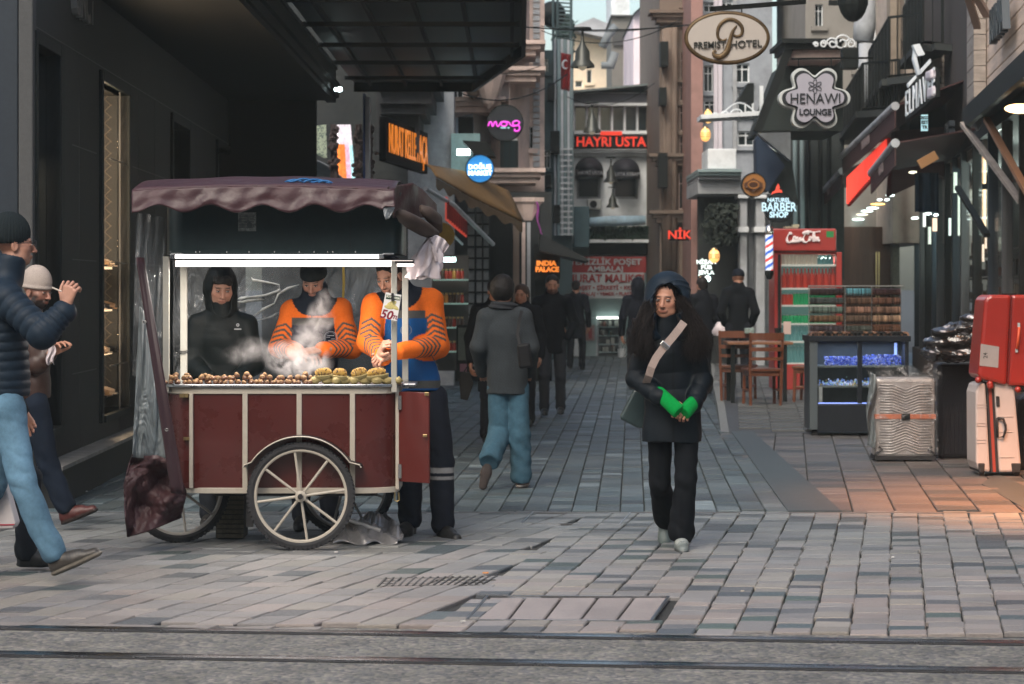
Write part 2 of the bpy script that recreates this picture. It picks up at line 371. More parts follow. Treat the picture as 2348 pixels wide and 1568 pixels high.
# bits of litter
for k,(x,y,w_,c_,lab) in enumerate(((1112,1318,.03,(.5,.22,.08),'orange cigarette butt lying near the iron drain grate'),(1060,1430,.022,(.45,.43,.4),'white scrap of paper near the tram rail below the cart'),(2045,1282,.02,(.5,.48,.46),'tiny white scrap on the setts at the right'),(770,1270,.02,(.42,.4,.38),'tiny pale scrap on the setts under the cart wheel'),(190,1130,.06,(.4,.4,.4),'white slip of paper by the plinth of the dark building'),(1700,1360,.02,(.4,.35,.3),'small pebble on the setts right of the manhole cover'))):
    p=G(x,y); b=MB(); b.box(p+Vector((0,0,.012)),(w_,w_*.5,.008),rz=k*.9); b.box(p+Vector((w_*.4,0,.013)),(w_*.5,w_*.45,.007),rz=k*.5); tag(b.build('litter',mat('litter%d'%k,c_,.8,noise=.3,nscale=60),bevel=.002),lab,'litter')
# ================= chestnut cart
DC=14.66; DR=15.25; SC=DC/F
m_cream=mat('cream_paint',(.36,.325,.27),.45,noise=.08,nscale=25,dirt=.35,dscale=9,dirtcol=(.3,.25,.19))
m_maroon=mat('maroon_enamel',(.060,.0105,.0085),.3,noise=.14,nscale=4,coat=.3,dirt=.25,dscale=3,dirtcol=(.05,.02,.02),rvar=.1)
m_green=mat('dark_green_sheet',(.011,.024,.025),.38,noise=.15,nscale=5,coat=.2,dirt=.2,dscale=5,dirtcol=(.03,.05,.05))
m_alu=mat('tray_steel',(.42,.44,.46),.3,metal=1,noise=.2,nscale=18,rvar=.1)
m_black=mat('black_rubber',(.018,.018,.02),.75,noise=.3,nscale=60,bump=.4,bscale=200)
m_dark=mat('dark_metal',(.03,.03,.032),.5,metal=.5,noise=.2,nscale=20)
m_chrome=mat('chrome',(.6,.58,.55),.25,metal=1)
m_brass=mat('brass',(.45,.33,.16),.35,metal=1,noise=.2,nscale=60)
m_tube=mat('lit_tube',(1,1,1),.3,emit=(1,.95,.9),es=2.2)
m_led=mat('lit_strip',(1,1,1),.3,emit=(1,.84,.76),es=1.1)
m_fab=mat('maroon_tarpaulin',(.040,.0145,.018),.5,noise=.25,nscale=6,bump=.3,bscale=30,dirt=.4,dscale=4,dirtcol=(.05,.026,.030),rvar=.12)
m_fabin=mat('tarpaulin_lining',(.045,.03,.024),.7,noise=.3,nscale=10)
cart=empty('chestnut_cart',(XX(660,DC),DC+.3,0),'maroon street cart with cream trim and scalloped canopy, topped with chestnuts and corn','food cart')
X=lambda x:XX(x,DC); Z=lambda y:ZZ(y,DC)
# body with rounded front corners: plan path, left -> right
xl,xr=X(425),X(908); zb,zt=Z(1120),Z(903)
def plan(off=0.0,xl=X(374),xr=X(908),rc=.17,n=10,back=DR):
    # front edge at DC with a quarter round at each end
    p=[]
    a=.15
    p.append((xl-off,back))
    for i in range(n+1):
        t=PI/2*i/n; p.append((xl+rc-(rc+off)*math.cos(t),DC+a-(a+off)*math.sin(t)))
    for i in range(n+1):
        t=PI/2*i/n; p.append((xr-rc+(rc+off)*math.sin(t),DC+a-(a+off)*math.cos(t)))
    p.append((xr+off,back)); return p
def slab(b,pl,z0,z1):
    n=len(pl); b.add([(x,y,z0) for x,y in pl]+[(x,y,z1) for x,y in pl],[tuple(range(n)),tuple(range(2*n-1,n-1,-1))]+[(i,(i+1)%n,(i+1)%n+n,i+n) for i in range(n)])
RC=X(908)-X(818)
b=MB(); slab(b,plan(0,xl=X(378),rc=RC),zb+.002,zt); b.build('body_panel',m_maroon,cart,angle=35)
# cream trim
b=MB()
slab(b,plan(.012,xl=X(378),rc=RC),Z(903),Z(888)); slab(b,plan(.012,xl=X(400),rc=RC),Z(1131),Z(1118))
for x0,x1 in ((434,443),(556,568),(680,692),(802,814)): b.bb(X(x0),X(x1),DC-.012,DC+.01,Z(1119),Z(902))
b.bb(X(905),X(913),DC+.08,DC+.10,Z(1125),Z(889))
b.build('trim',m_cream,cart,bevel=.003)
b=MB(); slab(b,plan(.03,xl=X(366),xr=X(912),rc=RC),Z(888)+.001,Z(881)); b.build('counter_tray',m_alu,cart,bevel=.003)
TZ=Z(881)
b=MB(); b.bb(X(905),X(950),DC+.15,DC+.5,Z(889),Z(882)); b.build('counter_end',m_alu,cart,bevel=.003)
# open door on the right
dr=empty  # noqa
b=MB(); a=Vector((X(914),DC+.09,0)); e=Vector((XX(985,DC+.02),DC-.06,0)); z0,z1=Z(1106),Z(899)
b.bar(Vector((a.x,a.y,(z0+z1)/2)),Vector((e.x,e.y,(z0+z1)/2)),.016,z1-z0); door=b.build('door',mat('door_red',(.085,.015,.012),.32,noise=.08,nscale=5,coat=.3,dirt=.15),cart,bevel=.003)
for y in (924,1082):
    b=MB(); b.bb(X(911),X(919),DC+.055,DC+.075,Z(y+16),Z(y-16)); b.cyl((X(915),DC+.06,Z(y+15)),(X(915),DC+.06,Z(y-15)),.008,n=8); b.build('hinge',m_chrome,door)
for (xa,xb,ya,yb) in ((974,984,906,898),(970,980,1000,994)): b=MB(); b.bb(XX(xa,DC),XX(xb,DC),DC-.08,DC-.062,Z(ya),Z(yb)); b.build('latch',m_brass,door,bevel=.002)
for (xa,xb,ya,yb) in ((412,432,911,903),(421,435,1009,1002)): b=MB(); b.bb(X(xa),X(xb),DC-.014,DC+.012,Z(ya),Z(yb)); b.cyl((X((xa+xb)/2),DC-.016,Z(ya)),(X((xa+xb)/2),DC-.016,Z(yb)),.005,n=8); b.build('catch',m_brass,cart)
# hook under the right end
b=MB(); b.tube([(X(903),DC+.1,Z(1130)),(X(903),DC+.1,Z(1150)),(X(908),DC+.1,Z(1153)),(X(913),DC+.1,Z(1150)),(X(912),DC+.1,Z(1132))],.005,n=6); b.build('hook',m_brass,cart)
# posts
m_post=mat('post_paint',(.33,.32,.28),.4,noise=.06,nscale=20,dirt=.3,dscale=12,dirtcol=(.32,.27,.2))
for n_,x0,x1,yt,d in (('post',374,388,588,DC+.05),('post',414,429,606,DR),('post',897,910,598,DC+.05),('post',922,936,604,DR)):
    b=MB(); w=(x1-x0)*d/F; b.bb(XX(x0,d),XX(x1,d),d-w/2,d+w/2,TZ-.05,ZZ(yt,d)); 
    o=b.build('post',m_post,cart,bevel=.003)
    if d==DR and x0<500:
        b=MB(); b.tube([(XX(421,d)+.03*math.cos(t*.5),d+.03*math.sin(t*.5),ZZ(812,d)+t*.0009) for t in range(30)],.003,n=6); b.build('wire_tie',m_dark,o)
# header box with rounded ends
b=MB(); slab(b,plan(0,xl=X(376),xr=X(921),rc=.12,back=DR+.04),Z(583),Z(440)); hd=b.build('header_box',m_green,cart,angle=35)
for x in (391,449,458,520,571,629,686,720,751,763,815): b=MB(); b.ball((X(x),DC-.002,Z(577)),.004,8,6); b.build('rivet',m_chrome,hd)
for x in (453,802): b=MB(); b.bb(X(x),X(x+1.2),DC-.0015,DC+.01,Z(582),Z(480)); b.build('seam',m_dark,hd)
b=MB(); b.bb(X(546),X(587),DC-.004,DC,Z(530),Z(487)); st=b.build('sticker',mat('worn_sticker',(.2,.22,.21),.6,noise=.5,nscale=60,dirt=.8,dscale=40,dirtcol=(.03,.05,.05)),hd)
b=MB()
for k in range(9): b.bb(X(548),X(585-(k%3)*2),DC-.0055,DC-.0042,Z(494+k*3.6),Z(492.4+k*3.6))
b.ball((X(572),DC-.006,Z(516)),(.016,.003,.02),10,6)
b.build('print',mat('print',(.07,.09,.09),.6),st)
# lamps under the header
def tubelamp(x0,x1,y,d,r,m,nm='tube_lamp'):
    b=MB(); b.cyl((XX(x0,d),d,ZZ(y,d)),(XX(x1,d),d,ZZ(y,d)),r,n=12); return b.build(nm,m,cart,smooth=True)
fx=MB(); fx.bb(X(392),X(903),DC+.0,DC+.06,Z(584),Z(580)); fx.bb(X(390),X(402),DC-.012,DC+.03,Z(593),Z(582)); fx.bb(X(868),X(880),DC-.012,DC+.03,Z(592),Z(582)); fx.build('lamp_fixture',m_alu,cart,bevel=.003)
tubelamp(402,869,588,DC+.0,.0115,m_tube)
b=MB(); b.bb(X(402),X(945),DC+.06,DC+.30,Z(609),Z(603)); b.bb(X(400),X(945),DC+.035,DC+.055,Z(611),Z(597)); b.build('strip_light',m_led,cart)
fx=MB(); fx.bb(X(388),X(946),DC+.03,DR,Z(597),Z(594)); fx.bb(X(905),X(948),DC+.02,DC+.12,Z(604),Z(598));fx.build('lamp_tray',m_dark,cart)
for i,(x,e) in enumerate(((520,8),(760,9))):
    al=bpy.data.lights.new('lamp','AREA'); al.shape='RECTANGLE'; al.size=.62; al.size_y=.06; al.energy=e; al.color=(1,.93,.86)
    lo=bpy.data.objects.new('tube_light',al); C.objects.link(lo); lo.location=(X(x),DC+.16,Z(612)); lo.rotation_euler=(0,0,0)
# canopy top: slightly hipped, overhanging
dF=14.36
def cano(u,v):   # u along x, v front->back
    x0,x1=XX(303,dF),XX(905,dF)
    x=x0+(x1-x0)*u; y=dF+v*1.5
    z0=ZZ(436-10*math.sin(PI*u)-8*(1 if u<.1 else 0)*0,dF)
    ridge=.085*math.sin(PI*min(1,v*1.0))
    return (x,y,z0+ridge+.006*math.sin(u*23)*v)
b=MB(); b.grid(cano,40,12); 
b.build('canopy_top',m_fab,cart,smooth=True,solid=.006)
# scalloped valance
def val(u,v):
    x0,x1=302,905; x=x0+(x1-x0)*u
    y0=436-10*math.sin(PI*u)
    sc_=478.5+9*math.cos((x-423)/119.5*2*PI) if x<880 else 474
    y=y0+(sc_-y0)*v
    d=dF-.03*v+.010*math.sin(x*.031+1)*v+.004*math.sin(x*.11+v*4)+.006*math.sin(x*.023+v*9)*v
    return P(x,y,d)
b=MB(); b.grid(val,150,10); b.build('valance',m_fab,cart,smooth=True,solid=.005)
# right end of canopy: sagging hood and torn flaps
def flap(pts_top,pts_bot,d0,d1,nu=24,nv=12,amp=.02,ph=0):
    def fn(u,v):
        def ip(L,u):
            t=u*(len(L)-1); i=min(int(t),len(L)-2); f=t-i; return (L[i][0]*(1-f)+L[i+1][0]*f, L[i][1]*(1-f)+L[i+1][1]*f)
        a=ip(pts_top,u); c=ip(pts_bot,u); x=a[0]*(1-v)+c[0]*v; y=a[1]*(1-v)+c[1]*v
        d=d0+(d1-d0)*u+amp*math.sin(u*9+v*2+ph)*v+amp*.5*math.sin(u*21+v*5+ph)
        return P(x,y,d)
    return fn
b=MB(); b.grid(flap([(889,428),(905,426),(945,419),(965,432),(1000,468)],[(892,482),(902,500),(935,497),(985,500),(1003,520)],dF,15.5,amp=.03),40,16); 
b.build('hood_end',m_fab,cart,smooth=True,solid=.006)
# rolled flap
b=MB()
path=[P(915,486,14.5),P(930,500,14.55),P(950,512,14.7),P(975,527,14.9),P(992,536,15.0)]
b.tube(path,[.03,.052,.06,.056,.045],14,flat=((0,0,1),.75)); 
path=[P(965,478,14.9),P(985,492,15.0),P(1003,508,15.15),P(1008,528,15.2)]
b.tube(path,[.025,.05,.055,.03],12,flat=((1,0,0),.6)); b.build('rolled_flap',m_fabin,cart,smooth=True)
b=MB(); b.grid(flap([(878,478),(888,474),(905,476)],[(880,492),(884,503),(893,500)],14.33,14.37,amp=.012),10,8); b.build('torn_edge',mat('torn_plastic',(.3,.32,.33),.3,noise=.6,nscale=40),cart,smooth=True,solid=.003)
# wheels
def wheel(cx,cy,d,rz,rad=.327,rim_m=m_cream,nsp=8,ph=PI/8*.35):
    c=Vector((XX(cx,d),d,rad)); w=empty('wheel_tmp',c); 
    me={}
    b=MB(); prof=[]
    tr=.024
    b.lathe([(rad-.048+.0,-.017),(rad-.03,-.024),(rad-.010,-.02),(rad-.001,-.008),(rad-.001,.008),(rad-.010,.02),(rad-.03,.024),(rad-.048,.017),(rad-.048,-.017)],(0,0,0),'Y',64)
    for i in range(72):
        a=2*PI*i/72
        for s_ in (-1,1):
            q=Vector((math.cos(a)*(rad-.008),s_*.017,math.sin(a)*(rad-.008))); b.box(q,(.013,.010,.016),rot=(0,-a+.35*s_,0))
    T=b
    r_=MB(); r_.lathe([(rad-.062,-.012),(rad-.056,-.017),(rad-.046,-.018),(rad-.046,.018),(rad-.056,.017),(rad-.062,.012),(rad-.062,-.012)],(0,0,0),'Y',64)
    s=MB()
    for i in range(nsp):
        a=2*PI*i/nsp+ph; s.tube([Vector((math.cos(a)*.028,-.012,math.sin(a)*.028)),Vector((math.cos(a)*(rad-.058),-.004,math.sin(a)*(rad-.058)))],.0085,8)
    h=MB(); h.lathe([(.0,-.05),(.018,-.05),(.022,-.04),(.034,-.036),(.034,.03),(.02,.05),(0,.05)],(0,0,0),'Y',24)
    h2=MB(); h2.lathe([(0,-.058),(.016,-.056),(.017,-.045)],(0,0,0),'Y',16)
    M_=Matrix.Translation(c)@Matrix.Rotation(rz,4,'Z')
    bpy.data.objects.remove(w)
    out=None
    for nm,bb,mm in (('wheel',T,m_black),('rim',r_,rim_m),('spokes',s,rim_m),('hub',h,rim_m),('hub_cap',h2,m_dark)):
        bb.v=[tuple(M_@Vector(v)) for v in bb.v]
        o=bb.build(nm if nm!='wheel' else 'wheel',mm,cart if out is None else out,angle=30)
        if out is None: out=o
    return out
wheel(690,1142,DC-.10,0)
m_rimdk=mat('grimy_rim',(.3,.28,.25),.55,noise=.3,nscale=12)
wheel(412,1138,15.0,R(28),rim_m=m_rimdk)
wheel(790,1138,15.42,R(-12),rim_m=m_rimdk,ph=.5)
b=MB(); b.cyl((X(690),DC-.08,.327),(XX(735,15.4),15.4,.327),.014); b.bb(X(560),X(575),DC+.1,DC+.16,.12,.36); b.bb(X(480),X(860),DC+.22,DC+.27,.30,.36);b.build('axle',m_dark,cart)
# mudguard
b=MB()
def mg(u,v):
    a=PI*(1.0-.16)-u*PI*(1.0-.32); rr=.36; c=Vector((XX(690,DC-.1),0,.327))
    x=c.x+rr*math.cos(a)*1.0; z=c.z+rr*math.sin(a)
    if u<.03: x-=.03; z-=.0
    if u>.97: x+=.05
    return (x,DC-.15+v*.15,z)
b.grid(mg,40,2); b.build('mudguard',mat('mudguard',(.05,.04,.04),.4,metal=.6,noise=.2),cart,smooth=True,solid=.005)
b=MB(); b.tube([Vector(mg(u/40,0)) for u in range(41)],.004,6); b.build('mudguard_edge',m_cream,cart)
# transparent side curtain and its maroon hem on the left
m_clear=bpy.data.materials.new('clear_plastic'); m_clear.use_nodes=True; nt=m_clear.node_tree; bs=nt.nodes['Principled BSDF']
bs.inputs['Base Color'].default_value=(.30,.32,.33,1); bs.inputs['Roughness'].default_value=.12; bs.inputs['Alpha'].default_value=.30; bs.inputs['Specular IOR Level'].default_value=.9
tc=nt.nodes.new('ShaderNodeTexCoord'); mp=nt.nodes.new('ShaderNodeMapping'); mp.inputs['Scale'].default_value=(2.2,2.2,.8); t=nt.nodes.new('ShaderNodeTexNoise'); t.inputs['Scale'].default_value=3; t.inputs['Detail'].default_value=3;t.inputs['Distortion'].default_value=1.2
nt.links.new(tc.outputs['Object'],mp.inputs[0]); nt.links.new(mp.outputs[0],t.inputs['Vector']); bp=nt.nodes.new('ShaderNodeBump'); bp.inputs['Distance'].default_value=.12; bp.inputs['Strength'].default_value=1; nt.links.new(t.outputs['Fac'],bp.inputs['Height']); nt.links.new(bp.outputs[0],bs.inputs['Normal'])
m_clear2=m_clear.copy(); m_clear2.name='frosted_plastic'; m_clear2.node_tree.nodes['Principled BSDF'].inputs['Alpha'].default_value=.65; m_clear2.node_tree.nodes['Principled BSDF'].inputs['Base Color'].default_value=(.17,.2,.21,1); m_clear2.node_tree.nodes['Principled BSDF'].inputs['Roughness'].default_value=.4
b=MB(); b.grid(flap([(312,488),(345,492),(378,500)],[(303,860),(330,870),(372,900)],14.45,14.75,amp=.03),20,30); b.build('clear_curtain',m_clear,cart,smooth=True)
b=MB(); b.grid(flap([(320,700),(335,720),(352,745)],[(303,1048),(340,1052),(388,1052)],14.42,14.6,amp=.02),14,24); b.build('frosted_curtain',m_clear2,cart,smooth=True,solid=.002)
b=MB(); b.grid(flap([(312,590),(322,590),(330,592)],[(392,1130),(410,1132),(424,1135)],14.36,14.42,amp=.006),8,30); o=b.build('curtain_hem',mat('dark_hem',(.028,.010,.013),.5,noise=.2),cart,smooth=True,solid=.006)
b=MB(); 
for x,y in ((332,738),(382,985)): b.lathe([(.004,-.003),(.011,-.002),(.011,.004)],P(x,y,14.35),'Y',14)
b.build('eyelet',m_chrome,o)
def bunch(u,v):
    T=[(303,1042),(330,1046),(360,1044),(388,1056),(398,1060)]; Mi=[(292,1110),(320,1100),(350,1105),(385,1120),(428,1128)]; B=[(292,1231),(312,1226),(350,1214),(385,1200),(415,1186)]
    def ip(L,u):
        t=u*(len(L)-1); i=min(int(t),len(L)-2); f=t-i; return (L[i][0]*(1-f)+L[i+1][0]*f, L[i][1]*(1-f)+L[i+1][1]*f)
    a,c=(ip(T,u),ip(Mi,u)) if v<.45 else (ip(Mi,u),ip(B,u)); w=v/.45 if v<.45 else (v-.45)/.55
    x=a[0]*(1-w)+c[0]*w; y=a[1]*(1-w)+c[1]*w
    x+= -8*math.sin(PI*v)*(1-u)
    d=14.42+.3*u*.4+.04*math.sin(u*8+v*7)+.03*math.sin(v*13-u*5)+.05*abs(float(fractal(u*5.0,v*6.0,.3,5)))-.028*abs(float(fractal(u*12.0,v*10.0,.7,9)))+.012*float(fractal(u*40.0,v*33.0,.7,2))
    return P(x,y,d)
b=MB(); b.grid(bunch,80,70); b.build('curtain_bundle',mat('wet_tarpaulin',(.036,.013,.015),.58,noise=.3,nscale=6,bump=.25,bscale=25,spec=.45),cart,smooth=True,solid=.008)
# back curtain behind the vendors
b=MB(); b.grid(lambda u,v:(XX(395,16.35)+u*(XX(905,16.35)-XX(395,16.35)),16.35+.05*math.sin(u*9+v*3)+.03*math.sin(v*9),ZZ(595,16.35)-v*.95),60,30); b.build('back_curtain',m_clear,cart,smooth=True)
b=MB()
glint=[[(885,930),(950,915),(1075,900),(1185,865),(1175,825),(1080,805),(985,790),(975,770)],[(860,945),(905,950),(950,940),(1070,932),(1000,916),(900,920),(870,930)],[(985,1055),(1060,1000),(1140,960),(1170,890),(1240,850),(1320,825)],[(1000,1085),(1080,1065),(1130,1050),(1175,1020)]]
for k,c in enumerate(glint):
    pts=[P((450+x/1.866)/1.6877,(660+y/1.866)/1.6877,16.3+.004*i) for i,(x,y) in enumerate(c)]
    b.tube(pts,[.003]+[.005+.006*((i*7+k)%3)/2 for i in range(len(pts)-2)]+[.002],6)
b.build('curtain_glint',mat('bright_glint',(.55,.55,.5),.25,noise=.4,nscale=20,spec=.8),cart,smooth=True)  # pale strands shaped to imitate reflections on the plastic sheet
b=MB(); b.tube([P(787,612,16.2),P(788,650,16.2),P(786,690,16.2),P(788,740,16.2)],[.008,.009,.007,.006],8); b.build('cord',mat('gold_cord',(.55,.36,.06),.4,emit=None),cart)
# ---------- price card (held by a peg on the post)
pc=empty('price_card',P(892,700,14.63)+Vector((0,0,-.1)),'laminated card with a corn picture and 50 TL hung on the right cart post','price card')
ang=R(4)
def pcx(x,y,dy=0): return P(x,y,14.62)+Vector((0,dy,0))
b=MB(); b.add([pcx(872,728),pcx(910,736),pcx(920,676),pcx(884,670),pcx(872,728,.004),pcx(910,736,.004),pcx(920,676,.004),pcx(884,670,.004)],[(0,1,2,3),(7,6,5,4),(0,4,5,1),(1,5,6,2),(2,6,7,3),(3,7,4,0)])
b.build('card',mat('card',(.72,.7,.68),.3,coat=.4),pc)
rt=(pcx(910,736)-pcx(872,728)).normalized(); up=Vector((0,0,1)); up=(up-rt*up.dot(rt)).normalized(); up=(up+rt*.17).normalized()
b=MB(); textmesh(b,'50',.075,pcx(887,722,-.002),rt,(up),.001,bold=.002); textmesh(b,'TL',.03,pcx(906,728,-.002),rt,up,.001,bold=.001); b.build('price_figures',mat('print_maroon',(.2,.01,.03),.5),pc)
b=MB(); b.add([pcx(884,685,-.002),pcx(917,689,-.002),pcx(918,680,-.002),pcx(885,675,-.002)],[(0,1,2,3)]); hb=b.build('card_heading',mat('print_dark',(.02,.05,.03),.5),pc)
b=MB(); textmesh(b,'SÜT MISIR',.019,pcx(901,682,-.004),rt,up,.001,bold=.0007); b.build('heading_text',mat('print_white',(.7,.7,.6),.5),hb)
b=MB(); b.ball(pcx(897,697,-.001),(.034,.002,.016),14,8,rot=(0,R(-25),0)); b.ball(pcx(903,703,-.001),(.034,.002,.012),14,8,rot=(0,R(35),0)); b.ball(pcx(892,704,-.001),(.03,.002,.012),14,8,rot=(0,R(10),0)); b.build('corn_picture',mat('print_corn',(.5,.42,.16),.5,noise=.5,nscale=90),pc)
b=MB(); b.bb(pcx(897,0).x,pcx(903,0).x,14.60,14.615,pcx(0,690).z,pcx(0,672).z); b.build('peg',m_dark,pc)
# ---------- chestnuts
m_nut=mat('chestnut_shell',(.12,.05,.025),.4,noise=.5,nscale=40,coat=.2)
m_flesh=mat('roasted_flesh',(.21,.115,.045),.65,noise=.35,nscale=70,dirt=.85,dscale=45,dirtcol=(.035,.015,.008),bump=.4,bscale=150)
def nutmesh(k):
    rr=random.Random(k); b=MB(); n=12
    b.ball((0,0,.012),(.0185,.016,.012),n,8)
    b.v=[(x*(1+.12*math.sin(5*y*60+k)),y*(1+.1*math.sin(x*110+k)),z*(1+.15*math.sin(x*90+y*70+k))) for x,y,z in b.v]
    o=b.build('chestnut',m_nut,smooth=True,loc=(0,0,0)); 
    t=MB(); t.ball((0,0,.0195),(.0175,.015,.0105),n,8); t.v=[(x*(1+.15*math.sin(y*150+k*2)),y,z*(1+.12*math.sin(x*160+k))) for x,y,z in t.v]
    f=t.build('flesh',m_flesh,o,smooth=True)
    return o
NUTS=[nutmesh(k) for k in range(4)]; GR='roasted chestnuts along the cart counter'
for n_ in NUTS: tag(n_,'small roasted chestnut with split pale flesh on the steel cart counter','chestnut',GR)
cnt=0; used=set()
def putnut(x,d,z,rz=None,sc_=1.0):
    global cnt
    k=random.randrange(4); src=NUTS[k]; loc=(XX(x,d),d,z)
    if k not in used:
        used.add(k); src.location=loc; src.rotation_euler=(random.uniform(-.3,.3),random.uniform(-.3,.3),random.uniform(0,6)); src.scale=(sc_,)*3
    else:
        c=copy_tree(src,loc); c.rotation_euler=(random.uniform(-.4,.4),random.uniform(-.4,.4),random.uniform(0,6)); c.scale=(sc_,)*3
    cnt+=1
x=368
while x<718:
    putnut(x+random.uniform(-2,2),DC+.01,TZ,sc_=random.uniform(.75,1.0)); x+=random.uniform(11,15)
x=372
while x<716:
    putnut(x+random.uniform(-4,4),DC+.06,TZ,sc_=random.uniform(.8,1.15)); x+=random.uniform(13,20)
for cx0 in (368,398,425,470,488,505,535,562,604,640,672,702):
    for j in range(random.choice((2,3,3))):
        putnut(cx0+random.uniform(-9,13),DC+.035+random.uniform(-.02,.03),TZ+.022,sc_=random.uniform(.9,1.25))
    if random.random()<.6: putnut(cx0+random.uniform(-4,8),DC+.05,TZ+.040,sc_=random.uniform(.9,1.2))
# ---------- corn cobs
m_corn=mat('grilled_corn',attr='Col',rough=.45,noise=.15,nscale=60)
m_husk=mat('corn_husk',(.25,.195,.075),.7,noise=.3,nscale=25,stretch=(1,1,4),bump=.4,bscale=50,dirt=.35,dscale=14,dirtcol=(.16,.12,.05))
def cob(x,y,ln=.075,rz=0,tilt=.2,lab=''):
    c=P(x,y,DC+.05); e=empty('corn_cob',(c.x,c.y,c.z-.03),lab,'corn cob','grilled corn cobs')
    b=MB(); b.hascol=True
    M_=Matrix.Translation(c)@Euler((0,tilt,rz)).to_matrix().to_4x4()
    L=ln; b.col=(.42,.27,.06)
    core=MB(); b.ball((0,0,0),(L*.95,.026,.026),14,10)
    for i in range(15):
        t=-1+2*(i+.5)/15; rr=.029*math.sqrt(max(.05,1-abs(t)**3))
        for j in range(14):
            a=2*PI*(j+.5*(i%2))/14
            b.col=random.choice([(.42,.25,.04),(.38,.23,.05),(.45,.29,.08),(.34,.19,.03)]) if random.random()<.72 else random.choice([(.14,.06,.02),(.05,.025,.01)])
            b.ball((t*L,rr*math.cos(a),rr*math.sin(a)),(L/15*1.02,.0066,.0066),6,4)
    b.v=[tuple(M_@Vector(v)) for v in b.v]; b.build('kernels',m_corn,e,smooth=True)
    h=MB()
    def hk(u,v):
        a=-PI*.95+u*PI*.9-0.0; t=-1.1+v*2.35; rr=.036*math.sqrt(max(.02,1-min(1,abs(t)/1.3)**2.5))+.004
        return M_@Vector((t*L,rr*math.cos(a)*.95,rr*math.sin(a)*1.0-.004))
    h.grid(hk,14,12); h.build('husk',m_husk,e,smooth=True,solid=.003)
for i,(x,y,rz,t) in enumerate(((741,856,.2,-.1),(779,857,-.3,.1),(823,856,.3,-.25),(863,856,.1,-.12))):
    cob(x,y,[.05,.042,.048,.058][i],rz,t,['leftmost grilled corn cob resting on the upper row','second grilled corn cob from the left in the upper row','third grilled corn cob from the left in the upper row','rightmost grilled corn cob beside the right cart post'][i])
hk0=None
for i,(x,w) in enumerate(((722,.03),(752,.042),(772,.03),(792,.045),(812,.03),(838,.046),(864,.035),(886,.042),(914,.02))):
    c=P(x,872,DC+.03+.03*(i%2)); b=MB(); b.ball(c,(w,.028,.024),14,10,rot=(0,random.uniform(-.25,.25),random.uniform(-.5,.5)))
    b.v=[(vx,vy,vz+.002*math.sin(vx*300)) for vx,vy,vz in b.v]
    b.tube([c+Vector((w*.8,0,0)),c+Vector((w*1.25,0,-.006))],[.01,.003],8)
    tag(b.build('husked_corn',m_husk,smooth=True),'corn cob wrapped in pale yellow husk lying on the counter under the grilled cobs','corn cob','husk wrapped corn in the lower row')
# ---------- blue net on the roof, white bag, tarp
b=MB()
for k in range(14):
    pts=[]; ph=random.uniform(0,6)
    for i in range(16):
        u=i/15; pts.append((XX(656,14.6)+u*(XX(765,14.6)-XX(656,14.6))*random.uniform(.97,1.03),14.5+k*.018+.03*math.sin(u*9+ph),ZZ(421,14.6)+.006+.022*abs(math.sin(u*6+ph))*math.sin(PI*u)**.5+u*-.008))
    b.tube(pts,.006,6)
tag(b.build('blue_net',mat('blue_rope',(.02,.12,.3),.7,noise=.4,nscale=30),smooth=True),'tangled blue rope net lying on the cart canopy','net')
m_bag=mat('white_plastic_bag',(.48,.42,.43),.35,noise=.12,nscale=9,bump=.5,bscale=18,trans=.0,spec=.6)
def bagf(u,v,amp=1):
    T=[(975,540),(985,538),(1000,536),(1010,540)]; B=[(940,640),(960,632),(985,638),(1000,640)]
    a=2*PI*u; w=[.02,.045,.07,.085,.09,.08][min(5,int(v*5.99))]; f=v
    w=.022+.075*math.sin(min(1,f*1.15)*PI/2)**1.3*(1-.12*f)
    cx,cy=991-22*f,541+96*f
    c=P(cx,cy,14.95); fold=1+.22*math.sin(a*5+f*4)+.12*math.sin(a*9-f*7)+.06*math.sin(a*14+f*20)
    return (c.x+w*math.cos(a)*fold,c.y+w*.7*math.sin(a)*fold,c.z+.012*math.sin(a*3+f*6))
bag=empty('white_plastic_bag',P(975,640,14.95),'crumpled white plastic bag tied to the right end of the cart canopy','bag')
b=MB(); b.grid(bagf,60,30); b.build('bag_body',m_bag,bag,smooth=True,solid=.002,fix=False)
b=MB(); b.grid(flap([(985,545),(1000,538),(1018,548),(1030,562)],[(988,552),(1000,580),(1012,588),(1024,572)],14.9,15.0,amp=.02),20,12); b.grid(flap([(986,560),(998,566)],[(998,600),(1005,600)],14.88,14.9,amp=.01),10,20); b.build('bag_handle',m_bag,bag,smooth=True,solid=.002)
m_tarp=mat('silver_tarp',(.24,.235,.24),.28,metal=.4,noise=.35,nscale=7,bump=.6,bscale=14,dirt=.5,dscale=6,dirtcol=(.08,.08,.08))
def tarp(u,v):
    x=762+u*156; yb=1251-4*u; 
    fr=abs(float(fractal(u*9.0,v*7.0,.2,4))); h=(.03+.06*math.sin(PI*min(1,u*1.05))**.7*(1-.25*u)+.09*fr)*math.sin(PI*v)**.8+.03*abs(float(fractal(u*26.0,v*17.0,.6,8)))*math.sin(PI*v)
    d=gd(1250)+v*.5+.03*math.sin(u*11)
    return (XX(x,d)+.02*math.sin(v*9+u*5),d,max(.004,h+.012*math.sin(v*23+u*13)+.01))
b=MB(); b.grid(tarp,110,60); tag(b.build('silver_tarp',m_tarp,smooth=True,solid=.004),'crumpled silver plastic sheet on the ground behind the front cart wheel','tarp')
b=MB(); b.tube([P(775,1187,15.0),P(800,1192,14.98),P(845,1208,14.96),P(872,1216,14.95)],.013,8); tag(b.build('grey_pipe',mat('pipe',(.4,.39,.38),.45)),'thin grey pipe lying across the silver sheet under the cart','pipe')
